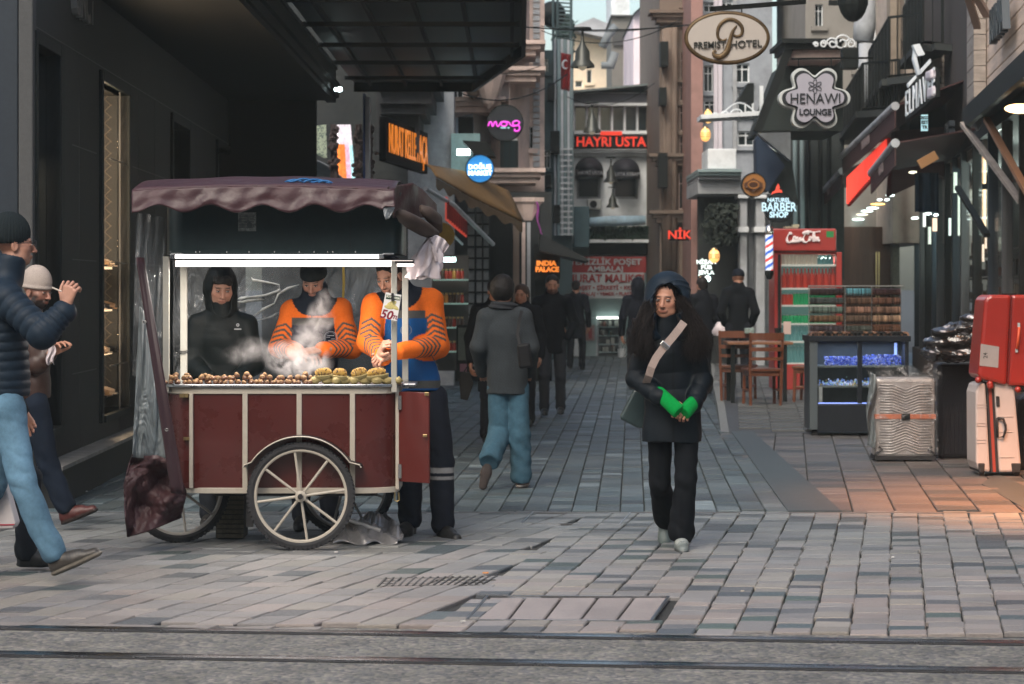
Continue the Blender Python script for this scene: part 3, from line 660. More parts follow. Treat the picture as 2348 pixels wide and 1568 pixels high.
# crate under the cart
cr_=empty('wicker_crate',(XX(535,15.3),15.3,0),'dim woven crate standing under the middle of the cart','crate')
b=MB()
for k in range(9):
    for s_ in range(10): b.box((XX(500,15.3)+.017*s_+.01+.0*k,15.2+.004*((s_+k)%2),.02+k*.03),(.016,.01,.022))
b.build('weave',mat('wicker',(.10,.085,.06),.8,noise=.4,nscale=30),cr_)
b=MB(); b.bb(XX(498,15.3),XX(562,15.3),15.22,15.45,.005,.29); b.build('box',mat('crate_in',(.05,.045,.035),.8,noise=.3),cr_)
# ================= figures: smooth blended volumes turned into skin
V3=lambda *a: np.array(a,dtype=np.float64)
def nrm(v): v=np.asarray(v,float); return v/max(1e-9,np.linalg.norm(v))
class Vol:
    def __init__(s,lo,hi,h):
        s.lo=np.array(lo,float); s.h=h; n=np.ceil((np.array(hi)-s.lo)/h).astype(int)+1; s.n=n
        s.ax=[(s.lo[i]+h*np.arange(n[i])).astype(np.float32) for i in range(3)]
        s.D=np.full(n,.2,np.float32)
    def _sl(s,lo,hi):
        a=np.clip(np.floor((np.array(lo)-s.lo)/s.h).astype(int),0,s.n); b=np.clip(np.ceil((np.array(hi)-s.lo)/s.h).astype(int)+1,0,s.n)
        sl=tuple(slice(a[i],b[i]) for i in range(3))
        X,Y,Z=s.ax[0][sl[0]][:,None,None],s.ax[1][sl[1]][None,:,None],s.ax[2][sl[2]][None,None,:]
        return sl,X,Y,Z
    def _mix(s,sl,d,k,sub):
        A=s.D[sl]
        if A.size==0: return
        if sub: d=-d; h=np.maximum(k-np.abs(A-d),0)/k; s.D[sl]=np.maximum(A,d)+h*h*k*.25
        else: h=np.maximum(k-np.abs(A-d),0)/k; s.D[sl]=np.minimum(A,d)-h*h*k*.25
    def cone(s,a,b,ra,rb,k=.02,sq=None,sub=False,rm=None):
        a=np.array(a,float);b=np.array(b,float); m=max(ra,rb)*1.25+k+2*s.h
        sl,X,Y,Z=s._sl(np.minimum(a,b)-m,np.maximum(a,b)+m)
        px,py,pz=X-a[0],Y-a[1],Z-a[2]; ba=b-a
        if sq is not None:
            dv=nrm(sq[0]); f=1/sq[1]-1; q=px*dv[0]+py*dv[1]+pz*dv[2]; px=px+dv[0]*q*f;py=py+dv[1]*q*f;pz=pz+dv[2]*q*f
            ba=ba+dv*np.dot(ba,dv)*f
        L=max(1e-9,float(ba@ba)); t=np.clip((px*ba[0]+py*ba[1]+pz*ba[2])/L,0,1)
        r=ra+(rb-ra)*t
        if rm is not None: r=r+rm(t)
        d=np.sqrt((px-ba[0]*t)**2+(py-ba[1]*t)**2+(pz-ba[2]*t)**2)-r
        if sq is not None: d=d*(.5+.5*sq[1])
        s._mix(sl,d,k,sub)
    def ell(s,c,r,Rm=None,k=.012,sub=False):
        c=np.array(c,float); r=np.array(r,float); m=r.max()+k+2*s.h
        sl,X,Y,Z=s._sl(c-m,c+m); p=[X-c[0],Y-c[1],Z-c[2]]
        if Rm is not None: p=[p[0]*Rm[0,i]+p[1]*Rm[1,i]+p[2]*Rm[2,i] for i in range(3)]
        k0=np.sqrt(sum((p[i]/r[i])**2 for i in range(3))); k1=np.sqrt(sum((p[i]/r[i]**2)**2 for i in range(3)))
        s._mix(sl,k0*(k0-1)/np.maximum(k1,1e-6),k,sub)
    def plane(s,p,n,k=.006):   # cut away the side the normal points to
        n=nrm(n); sl,X,Y,Z=s._sl(s.lo,s.lo+s.n*s.h); d=-((X-p[0])*n[0]+(Y-p[1])*n[1]+(Z-p[2])*n[2]); s._mix(sl,d,k,True)
    def disp(s,fn,lim=.05):
        idx=np.nonzero(np.abs(s.D)<lim); x=s.ax[0][idx[0]];y=s.ax[1][idx[1]];z=s.ax[2][idx[2]]
        s.D[idx]+=fn(x,y,z).astype(np.float32)
    def mesh(s):
        D=s.D; D[0]=D[-1]=.1; D[:,0]=D[:,-1]=.1; D[:,:,0]=D[:,:,-1]=.1
        I=D<0; n=s.n
        c=sum(I[i:n[0]-1+i,j:n[1]-1+j,k:n[2]-1+k].astype(np.int8) for i in(0,1) for j in(0,1) for k in(0,1))
        act=np.nonzero((c>0)&(c<8)); m=len(act[0])
        if m==0: return np.zeros((0,3)),np.zeros((0,4),int)
        idm=-np.ones(c.shape,np.int32); idm[act]=np.arange(m)
        off=[(i,j,k) for i in(0,1) for j in(0,1) for k in(0,1)]
        val=np.stack([D[act[0]+o[0],act[1]+o[1],act[2]+o[2]] for o in off],1).astype(float)
        acc=np.zeros((m,3)); cn=np.zeros(m)
        for a in range(8):
            for b in range(a+1,8):
                if sum(abs(off[a][q]-off[b][q]) for q in range(3))!=1: continue
                va,vb=val[:,a],val[:,b]; mk=(va<0)!=(vb<0); t=np.where(mk,va/np.where(va==vb,1,va-vb),0)
                pa=np.array(off[a],float); pb=np.array(off[b],float)
                acc[mk]+=(pa+(pb-pa)*t[:,None])[mk]; cn[mk]+=1
        P_=acc/np.maximum(cn,1)[:,None]; V=s.lo+s.h*(np.stack(act,1)+P_)
        F_=[]
        for ax in range(3):
            o1,o2=[(1,2),(2,0),(0,1)][ax]
            sl0=[slice(None)]*3; sl1=[slice(None)]*3; sl0[ax]=slice(0,-1); sl1[ax]=slice(1,None)
            E=I[tuple(sl0)]!=I[tuple(sl1)]; e=np.nonzero(E); e=np.stack(e,1)
            ok=(e[:,o1]>0)&(e[:,o2]>0)&(e[:,o1]<n[o1]-1)&(e[:,o2]<n[o2]-1); e=e[ok]
            flip=I[e[:,0],e[:,1],e[:,2]]
            def g(d1,d2):
                q=e.copy(); q[:,o1]-=d1; q[:,o2]-=d2; return idm[q[:,0],q[:,1],q[:,2]]
            q=np.stack([g(1,1),g(0,1),g(0,0),g(1,0)],1); q=np.where(flip[:,None],q,q[:,::-1]); F_.append(q)
        return V,np.concatenate(F_)
def npobj(name,parts,m,parent,smooth=True):
    """parts: list of (V,F,colors) joined into one mesh; coordinates local to the parent"""
    V=[];Fc=[];Cc=[];o=0
    for v,f,c in parts: V.append(v);Fc.append(f+o);Cc.append(c);o+=len(v)
    V=np.concatenate(V);Fc=np.concatenate(Fc);Cc=np.concatenate(Cc)
    me=bpy.data.meshes.new(name); me.vertices.add(len(V)); me.vertices.foreach_set('co',V.astype(np.float32).ravel())
    me.loops.add(Fc.size); me.loops.foreach_set('vertex_index',Fc.astype(np.int32).ravel()); me.polygons.add(len(Fc))
    me.polygons.foreach_set('loop_start',np.arange(0,Fc.size,4,dtype=np.int32)); me.polygons.foreach_set('loop_total',np.full(len(Fc),4,np.int32))
    me.update(calc_edges=True); me.validate()
    ca=me.color_attributes.new('Col','FLOAT_COLOR','POINT'); ca.data.foreach_set('color',np.concatenate([Cc,np.ones((len(Cc),1))],1).astype(np.float32).ravel())
    me.polygons.foreach_set('use_smooth',[smooth]*len(me.polygons)); me.materials.append(m)
    ob=bpy.data.objects.new(name,me); C.objects.link(ob); ob.parent=parent; ORIG[ob.name]=ORIG[parent.name] if parent is not None else Vector((0,0,0)); return ob
def flatc(V,c): return np.tile(np.array(c,float),(len(V),1))
def grab(vol,colf):
    v,f=vol.mesh(); c=colf(v) if callable(colf) else flatc(v,colf); return (v,f,c)
m_skin=mat('skin',attr='Col',rough=.5,noise=.1,nscale=60,bump=.08,bscale=300,spec=.4)
m_cloth=mat('cloth',attr='Col',rough=.85,noise=.14,nscale=90,bump=.25,bscale=350,spec=.15)
m_nylon=mat('nylon_shell',attr='Col',rough=.55,noise=.12,nscale=30,bump=.15,bscale=120,spec=.2)
m_leather=mat('leather',attr='Col',rough=.42,noise=.15,nscale=60,bump=.2,bscale=250)
m_denim=mat('denim',spec=.2,attr='Col',rough=.9,noise=.18,nscale=40,bump=.3,bscale=400)
m_knit=mat('knit',attr='Col',rough=.95,noise=.2,nscale=120,bump=.5,bscale=260,spec=.15)
m_hair=mat('hair',spec=.25,attr='Col',rough=.55,noise=.45,nscale=60,stretch=(3,3,.4),bump=.5,bscale=90)
m_eye=mat('eye_white',(.33,.30,.28),.25,spec=.6); m_iris=mat('iris',(.02,.012,.008),.15,spec=.8)
SK=(.33,.165,.108)
def gauss(V,c,r): return np.exp(-(((V-np.array(c))/np.array(r))**2).sum(1))
def headpart(hc,f,u,hs=1.0,skin=SK,h=.0042,beard=None,beardamt=0.0,brow=(.03,.02,.015),neck_to=None,gender='m',ears=True,stub=0.0):
    f=nrm(f); u=nrm(np.array(u)-f*np.dot(u,f)); r=np.cross(f,u); Rm=np.stack([r,f,u],1)  # columns
    hc=np.array(hc,float); W=lambda x,y,z: hc+hs*(Rm@np.array([x,y,z]))
    lo=hc-.19*hs; hi=hc+.17*hs
    if neck_to is not None: lo=np.minimum(lo,np.array(neck_to)-.09); hi=np.maximum(hi,np.array(neck_to)+.09)
    v=Vol(lo,hi,h); E=lambda x,y,z,a,b,c,k=.012,sub=False: v.ell(W(x,y,z),(a*hs,b*hs,c*hs),Rm,k,sub)
    E(0,-.014,.035,.075,.094,.082); E(0,.022,-.025,.060,.064,.085,.02); E(0,.050,-.088,.026,.026,.020,.03)
    for s_ in(-1,1):
        E(s_*.040,.047,-.022,.024,.024,.022,.025); E(s_*.045,.012,-.07,.022,.04,.026,.03)
    E(0,.078,.020,.047,.011,.009,.014)
    v.cone(W(0,.086,.006),W(0,.108,-.034),.007*hs,.0115*hs,.012)
    for s_ in(-1,1): E(s_*.012,.097,-.037,.0085,.010,.0075,.006)
    for s_ in(-1,1): E(s_*.030,.093,.001,.015,.011,.0085,.010,True)
    for s_ in(-1,1): E(s_*.030,.0795,.0,.0125,.0105,.0095,.004)
    E(0,.0835,-.0605,.026,.009,.0050,.010); E(0,.0825,-.070,.022,.009,.0055,.010); E(0,.0945,-.0650,.027,.004,.0012,.003,True)
    E(0,.090,-.050,.004,.01,.006,.006,True)
    if ears:
        for s_ in(-1,1): E(s_*.077,-.008,-.008,.009,.020,.032,.008); E(s_*.084,-.002,-.006,.004,.010,.018,.004,True)
    if neck_to is not None: v.cone(W(0,-.022,-.07),np.array(neck_to),.053*hs,.06,.02)
    V,Fq=v.mesh(); L=((V-hc)@Rm)/hs
    c=flatc(V,skin); mx=lambda c,t,w: c*(1-w[:,None])+np.array(t)*w[:,None]
    c=mx(c,np.array(skin)*[1.15,.8,.78],.5*gauss(L,(0,.1,-.035),(.016,.02,.015)))
    for s_ in(-1,1):
        c=mx(c,np.array(skin)*[1.12,.82,.8],.45*gauss(L,(s_*.042,.06,-.03),(.022,.04,.018)))
        w=np.clip(1.6*gauss(L,(s_*.031,.088,.0205+0),(.019,.03,.0042)),0,1); c=mx(c,brow,w*.9)
        w=np.clip(1.5*gauss(L,(s_*.030,.088,.0035),(.014,.02,.0028)),0,1); c=mx(c,np.array(skin)*.22,w*.85)
        w=np.clip(1.3*gauss(L,(s_*.030,.088,-.0005),(.0085,.02,.0035)),0,1)*(np.abs(L[:,1])>0); c=mx(c,np.array(skin)*.35,.7*w*(L[:,1]>.06))
        c=mx(c,np.array(skin)*.6,.5*gauss(L,(s_*.03,.085,-.012),(.016,.02,.006)))
    lip=np.array(skin)*[.95,.66,.68]
    c=mx(c,lip,np.clip(1.5*gauss(L,(0,.090,-.0655),(.025,.02,.0075)),0,1)*.75); c=mx(c,np.array(skin)*[.35,.25,.25],np.clip(1.4*gauss(L,(0,.090,-.0650),(.024,.02,.0020)),0,1)*.8)
    if beard is not None:
        j=np.clip((-.036-L[:,2])/.02,0,1)*np.clip((L[:,1]+.01)/.03,0,1); j=j*(1-np.clip(1.4*gauss(L,(0,.095,-.0655),(.017,.03,.008)),0,1))
        st=np.clip(1.7*gauss(L,(0,.095,-.051),(.024,.03,.006)),0,1)
        side=np.clip((np.abs(L[:,0])-.052)/.014,0,1)*np.clip((.0-L[:,2])/.03,0,1)*np.clip((L[:,1]+.005)/.02,0,1)*(L[:,2]>-.1)
        lowonly=np.clip((-L[:,2]-.055)/.02,0,1)*np.clip((L[:,1])/.03,0,1)
        c=mx(c,beard,np.clip(np.maximum(j*beardamt,np.maximum(st*min(1,beardamt+.25),side*beardamt)),0,1)*(L[:,2]>-.125))
    LASTHEAD.append((W,Rm,hs,skin)); return (V,Fq,c),W,Rm
LASTHEAD=[]
def add_eyes(r,look=(0,0)):
    W,Rm,hs,skin=LASTHEAD[-1]; o=ORIG[r.name]
    for s_ in(-1,1):
        def eb(name,x,y,z,a,b_,c_,m_,par):
            q=MB(); q.ball((0,0,0),(a*hs,b_*hs,c_*hs),14,10); M3=Matrix(Rm.tolist()); cc=Vector(W(x,y,z))+o; q.v=[tuple(M3@Vector(v)+cc) for v in q.v]; return q.build(name,m_,par,smooth=True)
        e_=eb('eye',s_*.030,.0865,-.0003,.0115,.0060,.0046,m_eye,r)
        eb('iris',s_*.030+look[0],.0895,-.0002+look[1],.0048,.0040,.0044,m_iris,e_)
        eb('eyelid',s_*.030,.0875,.0038,.0130,.0062,.0022,mat('lash',(.02,.012,.01),.6),e_)
def handvol(lo_hi,h=.0036): return Vol(lo_hi[0],lo_hi[1],h)
def hand(wr,fd,pn,side=1,curl=(.5,.55,.6,.65),thumb=.5,s=1.0,h=.0036,skin=SK,spread=.10,skip_nail=False):
    wr=np.array(wr,float); fd=nrm(fd); pn=nrm(np.array(pn)-fd*np.dot(pn,fd)); sd=np.cross(fd,pn)*side  # thumb side
    v=Vol(wr-.21*s,wr+.21*s,h)
    kn=[wr+fd*(.088+dl)*s+sd*o*s for o,dl in((.031,0),(.011,.004),(-.010,.001),(-.030,-.007))]
    v.cone(wr-fd*.05*s,wr+fd*.012*s,.027*s,.025*s,.01,sq=(pn,.72))
    for k_ in kn: v.cone(wr+fd*.008*s+(k_-wr-fd*np.dot(k_-wr,fd))*.5,k_,.017*s,.0115*s,.014,sq=(pn,.9))
    v.ell(wr+fd*.035*s+sd*.024*s+pn*.008*s,(.02*s,.02*s,.02*s),None,.015)
    Ls=[(.042,.026,.021),(.046,.030,.022),(.043,.027,.021),(.034,.021,.018)]
    segs=[]
    for i,k_ in enumerate(kn):
        a=0; p=k_; d0=nrm(fd+sd*spread*(1.5-i)*.8)
        for j,L in enumerate(Ls[i]):
            a+=curl[i]*(1.0 if j==0 else 1.1 if j==1 else .7); d=d0*math.cos(a)+pn*math.sin(a); q=p+d*L*s
            v.cone(p,q,(.0092-.0008*j)*s,(.0086-.0009*j)*s,.004); segs.append((p,q)); p=q
    b=wr+fd*.026*s+sd*.030*s+pn*.006*s; d1=nrm(fd*.72+sd*.75+pn*.25); q=b+d1*.040*s; v.cone(b,q,.014*s,.0105*s,.012)
    d2=nrm(d1*math.cos(thumb)+nrm(fd-sd*.7+pn*.5)*math.sin(thumb)); q2=q+d2*.032*s; v.cone(q,q2,.0105*s,.0088*s,.004)
    d3=nrm(d2+nrm(fd-sd*.5+pn*.4)*.35*thumb); q3=q2+d3*.024*s; v.cone(q2,q3,.009*s,.0075*s,.004)
    V,Fq=v.mesh(); c=flatc(V,skin)
    for p,q in segs: 
        w=.5*gauss(V,p,(.008*s,)*3); c=c*(1-w[:,None])+np.array(skin)*[1.12,.72,.7]*w[:,None]
    return (V,Fq,c)
def shoe(an,dr,up,L=.27,cu=(.05,.05,.05),cs=(.3,.3,.3),h=.0055,w=.043,boot=0,st=.022,lace=None):
    an=np.array(an,float); dr=nrm(dr); up=nrm(np.array(up)-dr*np.dot(up,dr)); sd=np.cross(dr,up)
    heel=an-up*.078-dr*.055; v=Vol(np.minimum(an,heel+dr*L)-.13,np.maximum(an+up*boot,heel+dr*L)+.13,h)
    q=lambda x,z,y=0: heel+dr*x*L+up*z+sd*y
    v.cone(q(.16,.036),q(.50,.036),.036,w*.92,.02,sq=(up,.95)); v.cone(q(.5,.034),q(.86,.026),w*.95,w*.72,.02,sq=(up,.82))
    v.cone(q(.18,.05),an+up*(.015+boot),.036,.042,.02); v.cone(q(.28,.065),q(.62,.045),.036,.033,.02)
    v.cone(q(.14,.012),q(.5,.012),.036,w*.98,.008,sq=(up,.45)); v.cone(q(.5,.012),q(.88,.013),w*.98,w*.74,.008,sq=(up,.45))
    v.plane(q(0,-.006),-up,.004)
    V,Fq=v.mesh(); z=(V-heel)@up; x=(V-heel)@dr/L; c=flatc(V,cu); k=z<st; c[k]=cs
    if lace is not None:
        m_=(x>.42)&(x<.72)&(z>.05)&(np.sin(x*L*380)>.3); c[m_]=lace
    rim=np.abs(z-st)<.003; c[rim]*=.5
    return (V,Fq,c)
def quilt(n,a): return lambda t: a*(np.abs(np.sin(np.pi*t*n))**.6-.55)
def folds(seed,amp,sc,zs=1.0): return lambda x,y,z: amp*fractal(x*sc,y*sc,z*sc*zs,seed)+amp*1.1*(.4-np.abs(fractal(x*sc*1.5+z*sc*.6,y*sc*1.5,z*sc*1.9*zs-x*sc*.5,seed+7)))
def limbs(v,a,b,c,ra,rb,rc,k=.03,rm1=None,rm2=None,sq=None):
    v.cone(a,b,ra,rb,k,rm=rm1,sq=sq); v.cone(b,c,rb,rc,k,rm=rm2,sq=sq)
def bounds(pts,m): p=np.array(pts); return p.min(0)-m,p.max(0)+m
def new_person(x,d,lab,z=0.0,group=None,yg=None):
    r=empty('person',(XX(x,d),d,z),lab,'person',group)
    J=lambda px,py,dd=0.0: np.array([XX(px,d+dd)-XX(x,d),dd,ZZ(py,d+dd)-z])
    return r,J
def body_core(sk,h=.014,skin=SK):
    """slim continuous trunk and limbs under the clothes"""
    lo,hi=bounds([sk[k] for k in ('neck','pel','hipL','hipR','knL','knR','anL','anR','shL','shR','elL','elR','wrL','wrR')],.12); v=Vol(lo,hi,h)
    f=sk['fwd']; v.cone(sk['neck'],sk['chest'],.055,.10,.05,sq=(f,.65)); v.cone(sk['chest'],sk['pel'],.10,.10,.05,sq=(f,.65)); v.cone(sk['shL'],sk['shR'],.04,.04,.04)
    for s_ in 'LR':
        limbs(v,sk['sh'+s_],sk['el'+s_],sk['wr'+s_],.036,.03,.024); limbs(v,sk['hip'+s_],sk['kn'+s_],sk['an'+s_],.062,.045,.032)
    return grab(v,skin)
def jacket(sk,h=.007,colf=(.02,.02,.025),sh=.062,el=.056,wr=.046,chest=.135,waist=.135,hem=.14,hemz=None,sqf=.72,collar=.075,collarh=.06,amp=.004,fs=14,seed=1,q=0,qa=.006,arms='LR',k=.04,zf=.5,cuff=True,extra=None,hood=None,front=None):
    f=sk['fwd']; pts=[sk['neck'],sk['pel'],sk['shL'],sk['shR'],sk['elL'],sk['elR'],sk['wrL'],sk['wrR'],(sk['pel'][0],sk['pel'][1],hemz)]
    lo,hi=bounds(pts,.2); v=Vol(lo,hi,h); rm=(lambda n: quilt(n,qa)) if q else (lambda n: None)
    ch,pe=sk['chest'],sk['pel']; hp=np.array([pe[0],pe[1],hemz-.03])
    top=(sk['shL']+sk['shR'])/2-V3(0,0,.02)
    v.cone(top,ch,chest*.82,chest,k,sq=(f,sqf),rm=rm(2)); v.cone(ch,pe,chest,waist,k,sq=(f,sqf),rm=rm(q*1.0)); v.cone(pe,hp,waist,hem,k,sq=(f,sqf),rm=rm(max(1,q*.4)))
    v.cone(sk['neck'],sk['shL'],.05,sh*.95,.05); v.cone(sk['neck'],sk['shR'],.05,sh*.95,.05)
    for s_ in arms:
        v.cone(sk['sh'+s_],sk['el'+s_],sh,el,.035,rm=rm(q*.8)); v.cone(sk['el'+s_],sk['wr'+s_],el,wr,.02,rm=rm(q*.8))
    if collarh: 
        n0=sk['neck']; n1=n0+nrm(sk.get('ndir',V3(0,0,1)))*collarh; v.cone(n0,n1,collar+.01,collar,.03,sq=(f,.95))
    if extra: extra(v)
    v.plane((0,0,hemz),(0,0,-1),.006)
    if collarh: v.cone(n0+(n1-n0)*.4,n1+(n1-n0)*1.2,collar-.022,collar-.008,.008,sub=True)
    v.disp(folds(seed,amp,fs,zf))
    return grab(v,colf)
def trousers(sk,h=.007,colf=(.02,.02,.03),hip=.095,kn=.072,an=.06,anz=None,seed=3,amp=.005,fs=16,top=None,sqf=.8,cut=True,flare=None):
    f=sk['fwd']; pts=[sk['pel'],sk['hipL'],sk['hipR'],sk['knL'],sk['knR'],sk['anL'],sk['anR']]; lo,hi=bounds(pts,.15); v=Vol(lo,hi,h)
    pe=sk['pel']; v.cone(sk['hipL'],sk['hipR'],hip*1.05,hip*1.05,.05,sq=(f,sqf)); v.cone(pe+V3(0,0,.06),pe,.12,.13,.05,sq=(f,sqf))
    for s_ in 'LR':
        H_,K_,A_=sk['hip'+s_],sk['kn'+s_],sk['an'+s_]
        v.cone(H_,K_,hip,kn,.015); v.cone(K_,A_,kn,an,.02)
        ax=nrm(A_-K_); 
    def w(x,y,z):
        o=amp*fractal(x*fs,y*fs,z*fs*.45,seed)+amp*.9*(.4-np.abs(fractal(x*fs*1.3+z*7,y*fs*1.3,z*fs*1.5,seed+5)))
        for s_ in 'LR':
            for J_,g in (('kn',1.0),('an',1.3)):
                q=sk[J_+s_]; dd=((x-q[0])**2+(y-q[1])**2+((z-q[2]-.02)*.8)**2); o=o+g*.004*np.exp(-dd/.014)*np.sin((z-q[2])*60+(x-q[0])*45+2.2*fractal(x*12,y*12,z*9,seed+2))
        return o
    v.disp(w)
    for s_ in 'LR':
        A_=sk['an'+s_]; ax=nrm(A_-sk['kn'+s_]); 
        v.ell(A_+ax*(.04+an*.9),(an*1.7,an*1.7,an*.9),np.stack([nrm(np.cross(ax,(0,1,.01))),nrm(np.cross(ax,np.cross(ax,(0,1,.01)))),ax],1),.005,True)
    return grab(v,colf)
def eyes(root,W,hs=1,look=0.0,irx=0):
    for s_ in(-1,1):
        c=W(s_*.030,.0855,.0); b=MB(); o=ORIG[root.name]; b.ball(Vector(c)+o,(.0078*hs,.0078*hs,.0048*hs),10,8)
def cap(W,Rm,hs,colf,h=.005,rz=.085,z0=.02,cuff=0,rib=60,amp=.0025,back=.0,tall=.0,extra=None):
    c=W(0,0,0); v=Vol(c-.2*hs,c+.2*hs,h)
    v.ell(W(0,-.016-back,.048+tall*.5),(.088*hs,.108*hs,(rz+tall*.5)*hs),Rm,.01)
    if extra: extra(v)
    v.plane(W(0,0,z0),-Rm[:,2],.008)
    def w(x,y,z):
        L=(np.stack([x,y,z],1)-c)@Rm; a=np.arctan2(L[:,0],L[:,1]+.016); return -amp*np.abs(np.sin(a*rib/2))
    v.disp(w)
    if cuff: v.cone(W(0,-.016,z0+.018),W(0,-.016,z0+.019),.001,.001,.001)
    return grab(v,colf)
def generic(x,d,lab,h_=1.74,face=0.0,z=0.0,coat=(.006,.007,.010),legs=(.010,.011,.015),shoes_=(.012,.012,.012),hair=(.015,.011,.01),stride=.0,hood=False,vox=.012,hemz=None,group='people walking in the alley',arms='down',beardc=None,flat=1.0,longhair=False,wide=1.0,hat=None,holds=None,headturn=0.0):
    r=empty('person',(XX(x,d),d,z),lab,'person',group); s=h_/1.74; ca,sa=math.cos(face),math.sin(face)
    f=V3(sa,-ca,0); rt=V3(ca,sa,0); B=lambda a,b,c: rt*a*s+f*b*s+V3(0,0,c*s)   # face 0 = towards the camera
    st=stride; sk=dict(fwd=f,neck=B(0,-.01,1.47),chest=B(0,.0,1.27),pel=B(0,0,.98),shL=B(-.175*wide,0,1.41),shR=B(.175*wide,0,1.41),
      hipL=B(-.09,0,.92),hipR=B(.09,0,.92),knL=B(-.10,.10+st*.35,.51),knR=B(.10,.04-st*.2,.50),anL=B(-.10,st*.5,.09+.01),anR=B(.10,-st*.5,.09+max(0,st*.15)))
    if arms=='down': sk.update(elL=B(-.24*wide,-.04+st*-.2,1.13),elR=B(.24*wide,-.04+st*.2,1.13),wrL=B(-.25*wide,.06-st*.25,.88),wrR=B(.25*wide,.06+st*.25,.88))
    elif arms=='pocket': sk.update(elL=B(-.27*wide,-.09,1.14),elR=B(.27*wide,-.09,1.14),wrL=B(-.19,.09,.98),wrR=B(.19,.09,.98))
    elif arms=='hold': sk.update(elL=B(-.25*wide,-.02,1.14),elR=B(.25*wide,.0,1.14),wrL=B(-.20,.16,1.06),wrR=B(.27,.14,.99))
    hz=(hemz or .80)*s
    ht=headturn; hf=V3(math.sin(face+ht),-math.cos(face+ht),-.12)
    hp,W,Rm=headpart(B(0,.02,1.615),hf,V3(0,0,1),s*1.0,h=.0065 if vox<.013 else .009,neck_to=sk['neck'],beard=beardc,beardamt=.7 if beardc else 0)
    parts=[body_core(sk,.018),hp]
    if arms!='pocket':
        for s_ in 'LR':
            wr=sk['wr'+s_]; dd=nrm(wr-sk['el'+s_]); parts.append(hand(wr+dd*.01,dd,(-1 if s_=='R' else 1)*rt,1 if s_=='R' else -1,h=.006,s=s))
    npobj('body',parts,m_skin,r)
    npobj('coat',[jacket(sk,h=vox,colf=coat,hemz=hz,sh=.068,el=.06,wr=.05,chest=.15*wide,waist=.15*wide,hem=.165*wide,collar=.08,seed=int(x)%50,amp=.006,fs=11)],m_cloth,r)
    npobj('trousers',[trousers(sk,h=vox,colf=legs,seed=int(x)%31,hip=.09,kn=.07,an=.062)],m_cloth,r)
    for s_ in 'LR': npobj('shoe',[shoe(sk['an'+s_],f,V3(0,0,1) if s_=='L' or st<.05 else nrm(V3(0,0,1)+f*.6),cu=shoes_,cs=shoes_,h=.009)],m_leather,r)
    c=W(0,0,0); v=Vol(c-.22,c+.22,.008)
    if hood:
        v.ell(W(0,-.03,.03),(.108*s,.125*s,.125*s),Rm); v.cone(W(0,-.04,-.02),sk['neck'],.10,.10,.03); v.ell(W(0,.085,-.01),(.068*s,.07*s,.095*s),Rm,.01,True); npobj('hood',[grab(v,coat)],m_cloth,r)
    elif hat is not None:
        npobj('beanie',[cap(W,Rm,s,hat,h=.008)],m_knit,r)
    else:
        v.ell(W(0,-.022,.047),(.085*s,.097*s,.085*s),Rm); v.ell(W(0,-.05,-.0),(.075*s,.06*s,.075*s),Rm)
        if longhair: v.cone(W(0,-.05,0),B(0,-.07,1.36),.085,.08,.03)
        v.ell(W(0,.085,-.03),(.066*s,.055*s,.095*s),Rm,.01,True); v.disp(folds(4,.003,60,.6)); npobj('hair',[grab(v,hair)],m_hair,r)
    return r,sk,B
UP=V3(0,0,1)
def hsdir(yaw,pitch=0): # yaw>0 turns towards picture right, pitch<0 looks down
    return V3(math.sin(yaw)*math.cos(pitch),-math.cos(yaw)*math.cos(pitch),math.sin(pitch))
def glassesless(): pass
# ---------- woman in the dark hooded coat with green wrist warmers
r,J=new_person(1550,14.64,'woman in a black hooded parka with green knitted wrist warmers walking toward the rails')
sk=dict(fwd=V3(0,-1,0),neck=J(1530,752),chest=J(1533,815),pel=J(1540,930),shL=J(1478,778),shR=J(1585,778),elL=J(1459,868,-.02),elR=J(1609,872,-.02),wrL=J(1512,910,-.17),wrR=J(1590,925,-.15),
  hipL=J(1512,960),hipR=J(1573,960),knL=J(1513,1108,.08),knR=J(1572,1102,-.06),anL=J(1527,1186,.42),anR=J(1561,1222,-.02),ndir=V3(0,-.1,1))
hp,W,Rm=headpart(J(1527,686,-.03),hsdir(R(-17),R(-3)),V3(.03,0,1),1.03,skin=(.36,.18,.118),h=.0036,neck_to=sk['neck'],gender='f',brow=(.035,.02,.015),ears=False)
hl=hand(J(1530,920,-.20),J(1556,945,-.26)-J(1526,915,-.19),V3(.3,.5,-.8),1,curl=(.75,.8,.85,.9),skin=(.36,.18,.118),s=.9)
hr=hand(J(1587,930,-.18),J(1566,948,-.24)-J(1588,926,-.17),V3(-.3,.5,-.8),-1,curl=(.8,.85,.9,.95),skin=(.36,.18,.118),s=.9)
npobj('body',[body_core(sk),hp,hl,hr],m_skin,r)
add_eyes(r,(-0.003, 0))
navy=(.0028,.0055,.0085)
def wc(V): c=flatc(V,navy); k=np.abs(V[:,0]-(J(1540,800)[0]))<.004; c[k&(V[:,1]<-.08)]*=.4; return c
npobj('coat',[jacket(sk,h=.0062,colf=wc,sh=.066,el=.064,wr=.054,chest=.145,waist=.162,hem=.185,hemz=J(0,1012)[2],sqf=.74,collar=.085,collarh=.085,amp=.0055,fs=11,seed=8,q=3,qa=.007,zf=.8)],m_nylon,r)
npobj('trousers',[trousers(sk,h=.0062,colf=(.0045,.0055,.0075),hip=.083,kn=.066,an=.080,seed=5)],m_cloth,r)
npobj('shoe',[shoe(J(1560,1232,-.02),V3(.03,-1,-.03),UP,L=.255,cu=(.13,.15,.145),cs=(.05,.055,.055),lace=(.4,.42,.4),h=.0045)],m_leather,r)
